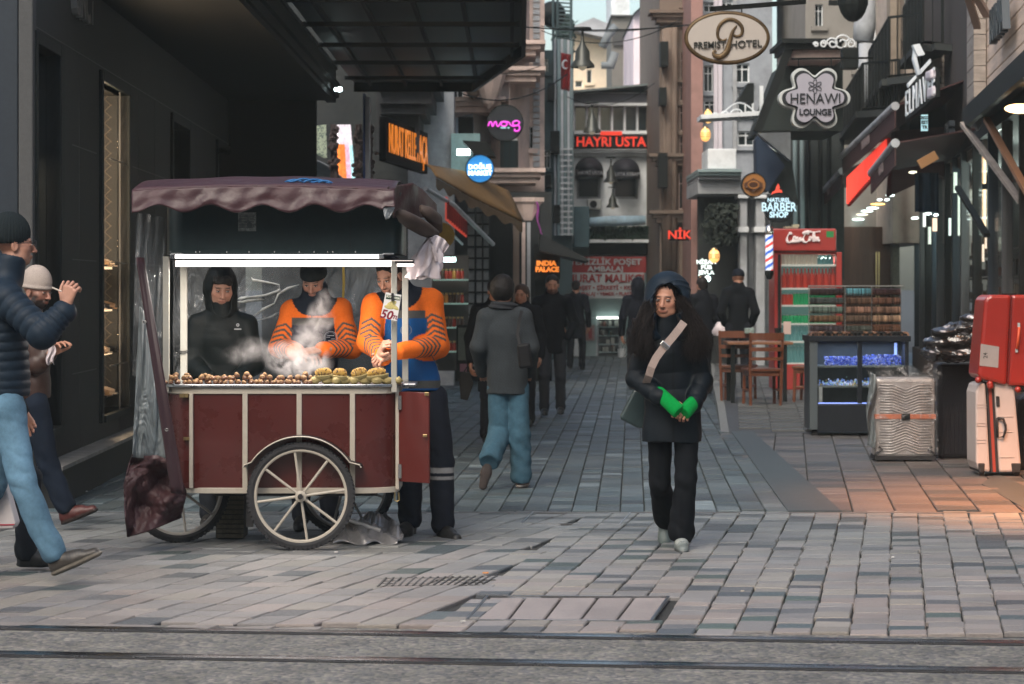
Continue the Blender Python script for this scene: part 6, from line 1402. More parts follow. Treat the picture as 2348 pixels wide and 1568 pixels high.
# ================= far end of the alley
m_teal=mat('teal_render',(.27,.36,.37),.8,noise=.15,nscale=3,dirt=.4,dscale=1.5,dirtcol=(.08,.10,.10))
m_lilac=mat('lilac_white',(.62,.58,.64),.8,noise=.1,nscale=3)
DF=56
FB=front('corner_building','pale grey building closing the alley with a red lettered sign and two arched awnings',1290,1512,212,900,DF,.4,m_white,
  [(1317+29*i,243,1317+29*i+27,301) for i in range(6)]+[(1322,405,1376,456),(1405,405,1462,456),(1368,724,1423,818)],body=7,zb=0,mull=0,trans=0,sill=False,frame_m=m_greyst)
b=MB(); b.prism([(XX(1306,DF-.5),ZZ(213,DF-.5)),(XX(1500,DF-.5),ZZ(194,DF-.5)),(XX(1500,DF-.5),ZZ(190,DF-.5)),(XX(1306,DF-.5),ZZ(208,DF-.5))],DF-.5,DF+7); b.build('roof',mat('roof_grey',(.14,.17,.17),.6,noise=.2),FB)
ppart('fascia',mat('fascia_lilac',(.20,.20,.23),.8,noise=.2,nscale=3),FB,1308,214,1494,236,DF-.06,.05)
for y0,y1,o in ((236,242,.2),(302,307,.15),(344,350,.25),(350,358,.12)): ppart('string_course',m_white,FB,1308,y0,1494,y1,DF-o,o-.003)
ppart('pilaster',m_lilac,FB,1493,190,1509,900,DF-.2,.19); 
b=MB(); b.tube([P(1489,190,DF-.3),P(1490,600,DF-.3)],.05,8); b.build('drainpipe',m_dkframe,FB)
ppart('lower_wall',m_teal,FB,1292,552,1492,728,DF-.05,.045)
for x0,x1 in((1330,1367),(1424,1492)): ppart('lower_wall',m_teal,FB,x0,729,x1,822,DF-.05,.045)
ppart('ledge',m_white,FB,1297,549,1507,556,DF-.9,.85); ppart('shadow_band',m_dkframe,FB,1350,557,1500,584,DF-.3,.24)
b=MB(); rr=random.Random(8)
for k in range(900): 
    c=P(rr.uniform(1352,1500),rr.uniform(521,549),DF-.9+rr.uniform(0,.7)); b.box(c,(.09,.02,.05),rot=(rr.uniform(0,3),rr.uniform(0,3),rr.uniform(0,3)))
tag(b.build('hedge',mat('hedge',(.02,.05,.03),.8,noise=.5,nscale=9)),'dark green planter hedge on the ledge of the far building','hedge')
b=MB(); b.tube([P(1348,509,DF-1),P(1400,507,DF-1.05),P(1479,505,DF-1)],[.10,.12,.11],10); tag(b.build('rolled_tarp',mat('blue_white_tarp',(.35,.5,.6),.5,noise=.35,nscale=5),smooth=True),'rolled pale blue tarpaulin above the hedge','tarp')
e=empty('teal_shutter_box',P(1332,567,DF-1.2),'tall teal painted metal box fixed to the far building','box'); ppart('casing',mat('teal_paint',(.07,.13,.15),.6,noise=.2,nscale=4),e,1315,473,1351,567,DF-1.3,.5,bevel=.02)
e=empty('air_conditioner',P(1362,480,DF-.5),'white air conditioning unit between the arched windows','air conditioner'); ppart('casing',mat('ac_white',(.38,.4,.39),.5,noise=.1),e,1347,457,1378,480,DF-.55,.5,bevel=.02)
b=MB(); b.lathe([(0,0),(.085,0),(.085,-.01),(0,-.01)],P(1360,468,DF-.56),'Y',20); b.build('fan_grille',m_dkframe,e)
def archaw(x,w,y0,y1,lab,txt):
    e=empty('arched_awning',P(x,y1,DF-.5),lab,'awning'); b=MB(); R_=w/2*DF/F; c=P(x,y0+w/2,DF)
    def f(u,v):
        a=PI*u; rr=R_; dep=.9*math.sin(PI/2*v); q=math.cos(PI/2*(v))
        return (c.x-rr*math.cos(a)*(1),DF-.02-.8*math.sin(a)**.5*(1-v)*0-.8*v,c.z+rr*math.sin(a)*(1-.25*v))
    def g(u,v):
        a=PI*u; t=PI/2*v; return (c.x-R_*math.cos(a),DF-.02-.75*math.sin(t)*max(0.02,math.sin(a)),c.z+R_*math.sin(a)*math.cos(t)*1.0)
    b.grid(g,24,8); b.build('hood',mat('black_awning',(.018,.020,.028),.7,noise=.2),e,smooth=True,solid=.02)
    v=MB(); v.grid(lambda u,v_:(c.x-R_*math.cos(PI*u),DF-.03-.75*math.sin(PI*u),c.z-.0-.16*v_),24,1); vo=v.build('valance',mat('black_awning',(.018,.020,.028)),e,solid=.015)
    t=MB(); textmesh(t,txt,.11,(c.x,DF-.83,c.z-.08),(1,0,0),(0,0,1),.01,xs=.9); t.build('words',mat('grey_words',(.35,.36,.38),.6),vo)
archaw(1350,63,361,456,'left black arched awning with pale words on the far building','HAYRİ USTA')
archaw(1433,65,363,456,'right black arched awning with pale words on the far building','USTA KEBAP')
e=empty('usta_sign',P(1400,342,DF-.3),'black sign with large red letters HAYRI USTA on the far building','sign'); ppart('board',m_dkframe,e,1316,311,1484,341,DF-.35,.1)
b=MB(); textmesh(b,'HAYRI USTA',.31,P(1400,326,DF-.37),(1,0,0),(0,0,1),.04,bold=.006,xs=.93); b.build('letters',mat('red_neon',(.6,.04,.02),.5,emit=(.85,.045,.02),es=.32),e); ppart('red_plate',mat('red_neon',(1,.06,.03)),e,1376,301,1426,310,DF-.4,.05)
# cleaning banner
e=empty('banner',P(1390,690,DF-1),'wide red and white banner reading TEMIZLIK POSET AMBALAJ above the shop door','banner')
m_brd=mat('banner_red',(.26,.025,.025),.7,noise=.12,nscale=4); m_bwh=mat('banner_white',(.38,.42,.43),.7,noise=.1,nscale=4)
ppart('upper_panel',m_brd,e,1296,588,1481,625,DF-1,.04); ppart('lower_panel',m_bwh,e,1296,625.3,1477,684,DF-1,.04)
b=MB(); textmesh(b,'TEMİZLİK POŞET',.185,P(1388,601,DF-1.02),(1,0,0),(0,0,1),.01,bold=.004,xs=1.12); textmesh(b,'AMBALAJ',.165,P(1388,617,DF-1.02),(1,0,0),(0,0,1),.01,bold=.004,xs=1.2); b.build('white_words',m_bwh,e)
b=MB(); textmesh(b,'MURAT MALIKÇI',.25,P(1388,639,DF-1.02),(1,0,0),(0,0,1),.01,bold=.008,xs=.95); textmesh(b,'POŞET • ŞİRKETİ • KOLİ',.13,P(1388,660,DF-1.02),(1,0,0),(0,0,1),.01,bold=.004); textmesh(b,'AMBALAJ • YEMEK • PLASTİK',.11,P(1390,674,DF-1.02),(1,0,0),(0,0,1),.01,bold=.003); b.build('red_words',m_brd,e)
# shop window contents
e=empty('vitrine',P(1395,818,DF-.5),'small glazed shop vitrine under a white light bar at the alley end','display case')
ppart('light_bar',mat('light_bar',(1,1,1),.4,emit=(.9,1,.9),es=1.6),e,1368,726,1422,731,DF-.2,.08); 
for y in (748,768,788,806): ppart('shelf',m_teal,e,1371,y,1420,y+3,DF-.1,.1)
rr=random.Random(3); 
for k in range(16): ppart('goods',rr.choice([mat('g_t',(.08,.2,.19)),mat('g_r',(.2,.08,.06)),mat('g_w',(.3,.32,.3))]),e,*(lambda x,y:(x,y-rr.uniform(6,14),x+rr.uniform(4,9),y))(rr.uniform(1372,1412),rr.choice((748,768,788,806))),DF-.12,.08)
e=empty('wall_poster',P(1352,782,DF-.1),'small reddish poster on the teal wall left of the vitrine','poster'); ppart('sheet',mat('poster_mix',(.3,.2,.2),.6,noise=.5,nscale=9),e,1342,745,1363,781,DF-.08,.02); ppart('figure',mat('poster_red',(.3,.06,.06),.6),e,1349,752,1357,776,DF-.09,.008)
b=MB(); b.lathe([(0,0),(.085,0),(.10,.2),(.0,.2)],(XX(1425,DF-1),DF-1,0),'Z',14); tag(b.build('bucket',mat('bucket_white',(.5,.54,.56),.4)),'white plastic bucket beside the vitrine door','bucket')
# pipes and dark recess to the left of it
RB=front('building','dark teal gap building with exposed pipes left of the far building',1238,1312,115,900,DF-3,.4,mat('dark_teal_wall',(.05,.08,.085),.8,noise=.4,nscale=2,dirt=.5),[(1245,75+60,1256,165),(1246,345,1262,385)],body=5,zb=0)
for i,(x,r_,c_) in enumerate(((1281,.045,m_teal),(1288,.03,m_white),(1295,.05,m_teal),(1303,.035,m_white),(1309,.05,m_teal),(1272,.025,m_greyst))):
    b=MB(); b.tube([P(x,90,DF-3.2),P(x+1,540,DF-3.2)],r_,8); b.build('pipe',c_,RB)
for k in range(16): ppart('pipe_clamp',m_white,RB,1284,340+k*13,1312,343+k*13,DF-3.35,.05)
for (x,y,s_) in ((1255,190,1),(1262,300,1.3),(1250,400,.8),(1268,470,1)): ppart('wall_box',m_dkframe,RB,x,y,x+16*s_,y+40*s_,DF-3.5,.4)
# ladder mast
e=empty('ladder_mast',P(1290,120,DF-3),'steel lattice ladder tower rising against the sky above the alley','mast')
b=MB(); d=DF-2.5
for x in (1268,1278,1309): b.tube([P(x,-40,d),P(x,200,d)],.035,6)
for k in range(18): b.bar(P(1278,-30+k*9,d),P(1309,-30+k*9+2,d),.035)
b.build('lattice',mat('mast_teal',(.05,.08,.085),.6),e)
b=MB(); rr=random.Random(12)
for k in range(650): c=P(rr.gauss(1293,9),rr.uniform(42,120),DF-.6+rr.uniform(0,.7)); b.box(c,(.10,.01,.07),rot=(rr.uniform(0,3),rr.uniform(0,3),rr.uniform(0,3)))
for q_ in ((1280,1296),(1304,1290),(1290,1286)): b.tube([P(q_[0],35,DF-.5),P(q_[1],80,DF-.2),P(q_[0]+3,125,DF-.5)],.09,6)
tr=tag(b.build('climbing_plant',mat('plant_teal',(.03,.06,.055),.7,noise=.4)),'dark climbing plant tangled in the ladder tower','plant')
b=MB(); b.lathe([(0,-.2),(.25,-.15),(.3,0),(.2,.05),(0,.06)],P(1266,33,DF-2.2),'Y',24); tag(b.build('satellite_dish',m_dkframe,smooth=True),'dark satellite dish left of the ladder tower','dish')
# flag
e=empty('flag',P(1298,205,50),'red flag with a white crescent hanging beside the ladder tower','flag')
b=MB(); b.grid(lambda u,v:P(1286+22*u-3*v*u,121+84*v+4*u,50+.12*math.sin(u*7+v*3)),10,14); b.build('cloth',mat('flag_red',(.30,.02,.02),.7),e,smooth=True,solid=.01)
b=MB(); c=P(1296,148,49.85); b.tube([c+Vector((.06*math.cos(a),0,.085*math.sin(a))) for a in [R(40+280*i/16) for i in range(17)]],[.004+.02*math.sin(PI*i/16) for i in range(17)],6); b.build('crescent',m_white,e)
# buildings behind, against the sky
front('building','sunlit cream rooftop building behind the grey chimney tower',1306,1412,62,230,78,.3,mat('cream_wall',(.85,.70,.52),.8,noise=.1,nscale=2,dirt=.3,dscale=1),[(1345,160,1356,190),(1318,185,1335,200)],body=8,mull=0,trans=0)
b=MB(); b.prism([(XX(1300,77),ZZ(66,77)),(XX(1360,77),ZZ(40,77)),(XX(1412,77),ZZ(62,77)),(XX(1412,77),ZZ(92,77))],77,84); tag(b.build('hip_roof',mat('pale_roof',(.35,.36,.38),.8,noise=.3,nscale=3)),'pale grey hipped roof behind the topmost lamp','roof')
e=front('chimney_tower','grey concrete stair tower rising behind the roof of the far building',1402,1455,36,230,72,.3,mat('tower_grey',(.17,.165,.15),.8,noise=.2,nscale=3,dirt=.4),[],cat='tower',body=4)
ppart('band',mat('tower_band',(.06,.06,.06),.8),e,1404,68,1456,104,71.9,.05); ppart('parapet',mat('tower_band',(.06,.06,.06)),e,1400,34,1457,38,71.85,4.2)
front('building','white rendered block at the top behind the stair tower',1401,1443,-200,34,90,.3,m_white,[],body=5,zb=ZZ(36,90))
e=empty('building',P(1490,230,66),'pale pink building with a slanting roofline to the right of the stair tower','building'); d=66
b=MB(); b.prism([(XX(1452,d),ZZ(230,d)),(XX(1452,d),ZZ(35,d)),(XX(1500,d),ZZ(-10,d)),(XX(1560,d),ZZ(-60,d)),(XX(1560,d),ZZ(230,d))],d,d+8); b.build('wall',mat('pale_pink_render',(.8,.68,.72),.8,noise=.08,nscale=2,dirt=.25,dscale=1),e)
b=MB(); b.prism([(XX(1450,d),ZZ(38,d)),(XX(1450,d),ZZ(34,d)),(XX(1500,d),ZZ(-12,d)),(XX(1500,d),ZZ(-8,d))],d-.3,d+8); b.build('roof_edge',m_dkframe,e)
for (x0,y0,x1,y1) in ((1467,90,1481,180),(1496,75,1507,165)): 
    w=ppart('window',m_greyst,e,x0,y0,x1,y1,d-.02,.017); ppart('pane',m_glass,w,x0+2,y0+3,x1-2,y1-3,d-.035,.012)
b=MB(); b.tube([P(1380,108,70),P(1394,80,70),P(1412,60,70)],.12,10); b.tube([P(1378,150,70),P(1400,150,70),P(1410,120,70)],[.1,.14,.12],12); tag(b.build('roof_duct',mat('duct',(.16,.18,.19),.7),smooth=True),'bluish metal duct on the roofs behind the lamps','duct')
# hanging street lamps
def bell(x,y0,y1,w,d,lab):
    s=d/F; r=w/2*s; h_=(y1-y0)*s; e=empty('pendant_lamp',P(x,y1,d),lab,'street lamp','pendant lamps hung over the alley'); c=P(x,y1,d)
    b=MB(); b.lathe([(r*1.0,0),(r*.98,h_*.07),(r*.62,h_*.20),(r*.58,h_*.42),(r*.30,h_*.56),(r*.12,h_*.72),(r*.10,h_*.95),(0,h_*.95)],c,'Z',24); b.build('shade',mat('lamp_shade',(.05,.055,.05),.4,metal=.4),e,smooth=True)
    b=MB(); b.lathe([(0,h_*1.0),(r*.75,h_*.99),(r*.7,h_*1.03),(0,h_*1.05)],c,'Z',20); b.build('top_plate',m_dkframe,e)
    b=MB(); b.ball(c+Vector((0,0,h_*.12)),(r*.42,r*.42,h_*.2),12,8); b.build('bulb_glass',mat('frosted_bulb',(.5,.46,.40),.4,emit=(.8,.7,.5),es=.12),e,smooth=True)
bell(1335,66,155,56,31,'largest pendant street lamp, highest above the alley'); bell(1357,236,304,41,41,'second pendant street lamp hanging in front of the office windows'); bell(1400,362,418,33,51,'third pendant street lamp between the arched awnings'); bell(1404,430,476,29,54,'lowest and farthest pendant street lamp')
CB='thin black cables strung across the alley'
def cable(a,c,sag,lab,r=.008,n=14):
    b=MB(); b.tube([a.lerp(c,i/n)+Vector((0,0,-sag*4*(i/n)*(1-i/n))) for i in range(n+1)],r,5); tag(b.build('overhead_cable',m_dkframe),lab,'cable',CB)
cable(P(1180,60,31),P(1700,40,31),.1,'black cable passing over the largest pendant lamp',.009); cable(P(1090,160,40),P(1240,150,41),.1,'short black cable under the corner of the big canopy'); cable(P(1060,215,39),P(1300,170,42),.25,'sagging black cable crossing above the round black sign',.012); cable(P(1240,60,41),P(1540,58,41),.1,'nearly straight black cable in front of the sky'); cable(P(1240,70,41),P(1560,45,41),.3,'slack black cable in front of the rooftops');cable(P(1300,222,50),P(1500,190,50),.3,'black cable in front of the far building roof')
# ================= right hand far blocks
m_pinkbr=mat('pink_brick_render',(.33,.19,.165),.8,noise=.15,nscale=5,dirt=.3,dscale=2)
B4=front('building','narrow brown stone building with stacked small windows right of the far building',1512,1592,-300,900,51,.4,m_brown,[(1556,18,1578,50),(1558,185,1580,232),(1558,240,1580,300),(1558,300+10,1580,375),(1556,395,1582,480),(1560,120,1580,180)],body=8,zb=0,mull=0,frame_m=m_pinkst,lit=(mat('amber_window',(.3,.1,.03),.5,emit=(.6,.2,.06),es=.5),))
for x,r_ in ((1532,.10),(1545,.07),(1523,.06)): b=MB(); b.tube([P(x,62,50.8),P(x,620,50.8)],r_,10); b.build('pipe_column',m_brown,B4,smooth=True)
for y in (52,380,510): ledge(B4,1515,1590,y,50.9,m_brown,depth=.5)
for q_ in ((1514,95,1532,150),(1512,200,1528,240),(1510,350,1530,430)): ppart('balcony_box',m_dkframe,B4,*q_,50.3,.5)
B5=front('building','pink rendered pier standing between the brown building and the blue grey front',1584,1611,-300,900,48.5,.4,m_pinkbr,[],body=6,zb=0)
B6=front('building','blue grey building with white window bays behind the oval hotel sign',1609,1770,-300,900,49,.4,mat('blue_grey_render',(.30,.33,.37),.8,noise=.15,nscale=3,dirt=.4,dscale=2),[(1612,5,1640,28),(1613,150,1634,210),(1685,145,1718,190),(1690,210,1728,262),(1650,0,1680,20),(1614,230,1640,262),(1690,300,1730,335)],body=8,zb=0,frame_m=m_white)
for x in (1636,1646,1680): ppart('pilaster',m_lilac if x<1650 else m_greyst,B6,x,-300,x+9,345,48.9,.09)
# portico in front
PO=front('portico','pale classical portico with stepped cornice and paired pilasters beside the lantern sign',1600,1770,412,446,45,.3,m_greyst,[],cat='portico',body=3,zb=ZZ(444,45))
ppart('parapet_box',m_white,PO,1622,341,1688,388,44.8,1.4,bevel=.02)
for y0,y1,o in ((388,394,.35),(394,402,.28),(402,411,.18)): ppart('cornice',m_teal if y0<395 else m_greyst,PO,1603-o*10,y0,1697+o*10,y1,45-o,3)
for (x0,x1) in ((1692,1716),(1729,1757)):
    ppart('pilaster',m_greyst,PO,x0+4,446,x1-3,860,45.05,.5,bevel=.02); ppart('capital',m_white,PO,x0,520,x1,532,44.95,.7); ppart('capital',m_white,PO,x0,446,x1,454,44.95,.7)
ppart('dark_opening',m_dim,PO,1600,446,1700,860,46.5,.2); ppart('wall_between',m_greyst,PO,1716,446,1775,860,45.7,.3)
b=MB(); rr=random.Random(2)
for k in range(500):
    c=P(rr.gauss(1652,16),rr.uniform(470,560),44.6+rr.uniform(0,.8)); b.box(c,(.10,.02,.06),rot=(rr.uniform(0,3),rr.uniform(0,3),rr.uniform(0,3)))
tag(b.build('hanging_plant',mat('plant_dark',(.02,.028,.022),.8)),'dark hanging foliage in the portico opening','plant')
# lanterns
def lantern(x,y0,y1,w,d,lab,col=(1,.5,.13),es=.6):
    e=empty('lantern',P(x,y1,d),lab,'lantern'); s=d/F; c=P(x,(y0+y1)/2,d); b=MB(); r=w/2*s; h_=(y1-y0)/2*s
    b.ball(c,(r,r,h_),14,10); b.build('globe',mat('lantern_glow',(1,.6,.25),.4,emit=col,es=es),e,smooth=True)
    b=MB()
    for k in(-.25,0,.25): b.lathe([(r*1.0,h_*k-.006),(r*1.03,h_*k),(r*1.0,h_*k+.006)],c,'Z',16)
    b.lathe([(0,h_*1.25),(r*.5,h_*1.1),(r*.6,h_*.9)],c,'Z',12); b.build('bands',m_brass,e)
lantern(1617,293,325,24,44,'glowing amber round lantern on the pink pier'); lantern(1623,252,283,20,46,'upper pale lantern half hidden by the iron balcony rail',(1,.7,.45),.35); lantern(1637,571,603,26,37,'low orange lantern above the white neon words')
e=empty('neon_sign',P(1619,632,37),'small dark sign with glowing white words below the orange lantern','sign'); ppart('board',m_dkframe,e,1600,590,1640,632,37.3,.06)
b=MB(); 
for k,t in enumerate(('NİŞAN','PUB','JEVLA')): textmesh(b,t,.085,P(1619,601+k*12,37.25),(1,0,0),(0,0,1),.01,bold=.004,xs=1.1)
b.build('words',mat('white_neon',(.9,1,1),.4,emit=(.75,1,.97),es=.4),e)
for x,c_ in ((1606,(1,.6,.2)),(1622,(.7,1,.95))): b=MB(); b.ball(P(x,639,36.9),.03 if x<1610 else .045,8,6); tag(b.build('small_bulb',mat('bulb%d'%x,(1,1,1),.4,emit=c_,es=4),smooth=True),'small %s bulb glowing below the white neon words'%('amber' if x<1610 else 'white'),'lamp')
e=empty('nik_sign',P(1557,552,44),'small black sign with red neon letters NIK','sign'); ppart('board',m_dkframe,e,1534,527,1580,552,44,.08); b=MB(); textmesh(b,'NİK',.21,P(1557,539,43.97),(1,0,0),(0,0,1),.02,bold=.004,xs=1.1,valign='CENTER'); b.build('letters',MATS['red_neon'],e)
# iron balcony and pale rail under the hotel sign
e=empty('iron_balcony',P(1675,275,40),'pale ledge with scrolled ironwork under the oval hotel sign','balcony')
b=MB(); b.bar(P(1602,272,40),P(1752,263,40),.9,.07); b.bar(P(1745,197,40.2),P(1745,264,40.2),.06); b.build('ledge',m_white,e)
b=MB()
def scroll(b,x,y,d,r,t0,t1,s=1,w=.012):
    b.tube([P(x+s*r*(1-.75*i/26)*math.cos(t0+(t1-t0)*i/26),y-r*(1-.75*i/26)*math.sin(t0+(t1-t0)*i/26),d) for i in range(27)],w,5)
for k,(x,r_) in enumerate(((1640,8),(1660,12),(1690,18),(1715,11),(1732,7))): scroll(b,x,266,39.7,r_,0,8.5,1 if k%2 else -1); scroll(b,x+4,268,39.7,r_*.6,0,8.5,-1)
b.tube([P(1655+80*i/16,262-26*math.sin(PI*i/16),39.7) for i in range(17)],.012,5); b.build('scrollwork',m_white,e)
b=MB(); b.prism([(XX(1690,39.8),ZZ(232,39.8)),(XX(1715,39.8),ZZ(190,39.8)),(XX(1728,39.8),ZZ(190,39.8)),(XX(1728,39.8),ZZ(235,39.8))],39.8,40.4); tag(b.build('window_canopy',m_dkframe),'small black canopy over a window behind the iron balcony','canopy')
# ================= right side
m_wood=mat('painted_planks',(.72,.56,.45),.75,noise=.2,nscale=3,stretch=(1,.3,4),bump=.3,bscale=40,dirt=.4,dscale=1.4,dirtcol=(.33,.25,.2))
m_woodg=mat('grey_planks',(.34,.295,.26),.75,noise=.2,nscale=3,stretch=(1,.3,4),bump=.3,bscale=40,dirt=.4,dscale=2)
m_gold=mat('gold_frame',(.10,.065,.03),.45,metal=.5,noise=.6,nscale=14,dirt=.8,dscale=7,dirtcol=(.015,.012,.008))
RS=.11; RM=Matrix.Translation((4.95,22,0))@Matrix.Rotation(-math.atan(RS),4,'Z')
rdd=lambda x:(4.95-RS*22)/(((x-CX)/F)-RS)
ru=lambda d:(d-22)*math.sqrt(1+RS*RS)
R1=empty('shop_building',RM@Vector((3,8,0)),'timber clad building on the right above glazed shop fronts','building')
b=MB(); b.M=RM; uA,uB=ru(14.0),ru(29.6)
for k in range(34):
    z=3.74+k*.19; b.bb(.0,.05,uA,uB,z,z+.178); 
b.build('plank_facade',m_wood,R1,bevel=.006)
b=MB(); b.M=RM; b.bb(.055,5,uA,ru(46),3.6,12); b.bb(.045,.053,uA,uB,3.74,10); b.build('core',mat('plank_gap',(.05,.04,.035),.9),R1)
b=MB(); b.M=RM
for k in range(34):
    z=3.70+k*.19
    b.bb(-.16,-.01,ru(29.25),ru(30.3),z,z+.183)
b.build('plank_pilaster',m_woodg,R1,bevel=.005)
b=MB(); b.M=RM
for k in range(30): z=3.3+k*.19; b.bb(.06,.11,ru(30.4),ru(37.5),z,z+.178)
b.build('plank_facade',m_woodg,R1,bevel=.006)
b=MB(); b.M=RM; b.bb(-.30,.0,uA,ru(29.2),3.62,3.735); b.bb(-.30,-.24,uA,ru(29.2),3.50,3.62); b.build('eave',m_dkframe,R1)
# box returns facing the camera with a small window
b=MB()
for k in range(16): b.pbox(2150,108+k*12,2212,119+k*12,37.6,.5)
b.build('plank_return',m_woodg,R1,bevel=.006)
w=ppart('window',mat('ochre_frame',(.5,.33,.15),.6),R1,2187,126,2210,190,37.55,.045); ppart('pane',mat('blue_pane',(.10,.13,.16),.3),w,2191,133,2207,188,37.52,.03)
b=MB(); b.M=RM
for (a,c) in ((24.6,25.6),):
    pass
# dark brackets, wooden struts
for i,(a,c,d0,d1,m_) in enumerate(((( 2207,284),(2340,462),29,25.6,m_woodg),((2261,273),(2360,450),27,24.2,mat('warm_strut',(.30,.15,.08),.6)),((2195,430),(2262,540),30,28,m_dkframe))):
    b=MB(); b.bar(P(*a,d0),P(*c,d1),.07,.05); b.build('strut',m_,R1)
for a,c in (((2212,-30),(2240,62)),((2225,-30),(2262,35))): b=MB(); b.bar(P(a[0],a[1],27),P(c[0],c[1],28),.08,.06); b.build('upper_strut',mat('pale_strut',(.36,.27,.23),.6),R1)
b=MB(); b.pprism([(2233,263),(2253,263),(2253,284),(2243,300),(2236,284)],29.0,.15); b.build('iron_bracket',m_greyst,R1,bevel=.01)
for (u_,x_,en) in ((9,.9,90),(17,1.0,110)):
    al=bpy.data.lights.new('shop_lamp','POINT'); al.energy=en; al.shadow_soft_size=.3; al.color=(.85,1,.9); lo=bpy.data.objects.new('shop_fill',al); C.objects.link(lo); lo.location=RM@Vector((x_,u_,2.9))  # added unseen fill lamps that brighten the shop interior
# lettering on planks
for (txt,sz,u0,z,lab,n_) in (('BURMA',.50,rdd(2300),4.48,'dark raised letters on the timber cladding at the right edge','BLDG'),('CAFE',.42,rdd(2196),3.72,'black raised letters on the grey cladding behind the pilaster','C')):
    b=MB(); b.M=RM; textmesh(b,txt,sz,(-.12,ru(u0)+(.0),z),(0,-1,0),(0,0,1),.08,align='CENTER' if n_=='C' else 'LEFT',bold=.02,xs=1.0)
    tag(b.build('raised_letters',mat('iron_letters',(.035,.045,.055),.4,metal=.4)),lab,'sign')
# ground floor shop front
b=MB(); b.M=RM
b.bb(1.6,1.7,uA,ru(46),0,3.6); b.bb(.0,1.6,uA,ru(46),3.45,3.6); b.build('shop_back_wall',m_dim,R1)
ux=[ru(rdd(x)) for x in (2340,2300,2268,2232,2205,2185,2168,2150,2138,2122,2110,2098)]
for i,u in enumerate(ux):
    b=MB(); b.M=RM; b.bb(-.02,.10,u-.05,u+.05,.12,3.45); b.build('shop_post',[m_dkframe,mat('post_grey',(.07,.075,.08),.5,metal=.3),mat('post_blue',(.035,.05,.065),.5,metal=.4)][i%3],R1,bevel=.01)
b=MB(); b.M=RM; b.bb(.02,.03,uA,ru(45),.5,3.4); b.build('shop_glass',m_thin,R1)
b=MB(); b.M=RM; b.bb(-.03,.3,uA,ru(45),.0,.5); b.build('stall_riser',mat('brown_riser',(.06,.035,.025),.5,noise=.2),R1)
b=MB(); rr=random.Random(6); b.M=RM; b.hascol=True
for k in range(160):
    u=rr.uniform(ru(24),ru(44)); z=rr.choice((.7,1.05,1.4,1.75,2.1)); b.col=rr.choice([(.10,.03,.02),(.12,.08,.03),(.03,.05,.06),(.15,.14,.12),(.02,.03,.03),(.05,.09,.08)]); h_=rr.uniform(.08,.25); b.bb(.5,.6,u,u+rr.uniform(.05,.15),z,z+h_)
for z in (.68,1.03,1.38,1.73,2.08): b.col=(.05,.06,.06); b.bb(.4,.75,ru(24),ru(44),z-.02,z)
b.build('stocked_shelves',mat('shelf_stock',attr='Col',rough=.5),R1)
m_lw=mat('lit_cream_panel',(.8,.55,.35),.5,emit=(1,.62,.36),es=.35)
for (x0,y0,x1,y1) in ((2232,343,2243,421),(2246,343,2251,421),(2254,341,2260,421),(2232,435,2243,520),(2246,434,2251,520),(2254,434,2260,520)): ppart('lit_panel',m_lw,R1,x0,y0,x1,y1,31.5,.05)
for (x0,y0,x1,y1,c_) in ((2175,500,2180,540,1),(2186,395,2194,442,2),(2196,440,2200,540,2),(2116,488,2122,520,0),(2138,500,2148,530,3),(2128,520,2134,560,2),(2251,560,2256,600,3),(2258,540,2262,570,3)):
    ppart('lit_panel',[mat('lp0',(1,1,1),.4,emit=(.8,.85,.8),es=.35),mat('lp1',(1,1,1),.4,emit=(.6,.9,.8),es=.35),mat('lp2',(1,1,1),.4,emit=(.35,.5,.36),es=.35),mat('lp3',(1,1,1),.4,emit=(.9,.45,.2),es=.4)][c_],R1,x0,y0,x1,y1,33,.04)
# warm entrance lamp at the right edge
b=MB(); b.ball(P(2338,249,24.5),(.16,.1,.05),14,8); tag(b.build('soffit_lamp',mat('warm_lamp',(1,.8,.6),.4,emit=(1,.6,.28),es=3),smooth=True),'warm glowing soffit lamp at the right edge under the timber cladding','lamp')
for (x,y,z,en) in ((4.35,17.6,3.3,1300),(4.9,20.5,3.4,160)):
    al=bpy.data.lights.new('warm_lamp','SPOT'); al.energy=en; al.spot_size=R(95); al.spot_blend=.8; al.shadow_soft_size=.25; al.color=(1,.34,.09); lo=bpy.data.objects.new('warm_light',al); C.objects.link(lo); lo.location=(x,y,z); lo.rotation_euler=(R(4),R(-6),0)
# recessed part with iron balconies
B7=front('building','cream arched building behind the black iron balconies',2046,2160,-300,250,44,.4,mat('cream_arch',(.48,.41,.36),.8,noise=.1,nscale=3,dirt=.35,dscale=2),[(2073,-20,2103,84)],body=5,zb=2.4,mull=0,trans=0,lit=(mat('grey_shutter',(.10,.10,.105),.7),))
b=MB(); b.pbox(2040,-300,2056,250,43.6,.4); b.pbox(2058,-300,2064,250,43.7,.3); b.build('pilaster',mat('tan_pilaster',(.28,.23,.18),.8,noise=.2),B7)
def railing(lab,pts,h_,n=14,d_extra=0):
    e=empty('iron_balcony',pts[0],lab,'balcony','black iron balconies on the right'); b=MB()
    for a,c in zip(pts[:-1],pts[1:]):
        for z in(0,h_*.5 if h_>1.2 else 0,h_): b.bar(a+Vector((0,0,z)),c+Vector((0,0,z)),.035)
        L=(c-a).length; k=max(2,int(L/.13))
        for i in range(k+1): q=a.lerp(c,i/k); b.bar(q,q+Vector((0,0,h_)),.016 if i%6 else .04)
    b.build('railing',m_dkframe,e)
    b=MB(); 
    for a,c in zip(pts[:-1],pts[1:]): b.bar(a+Vector((.15,.1,-.08)),c+Vector((.15,.1,-.08)),.5,.10)
    b.build('floor_slab',mat('balcony_soffit',(.03,.035,.035),.8),e)
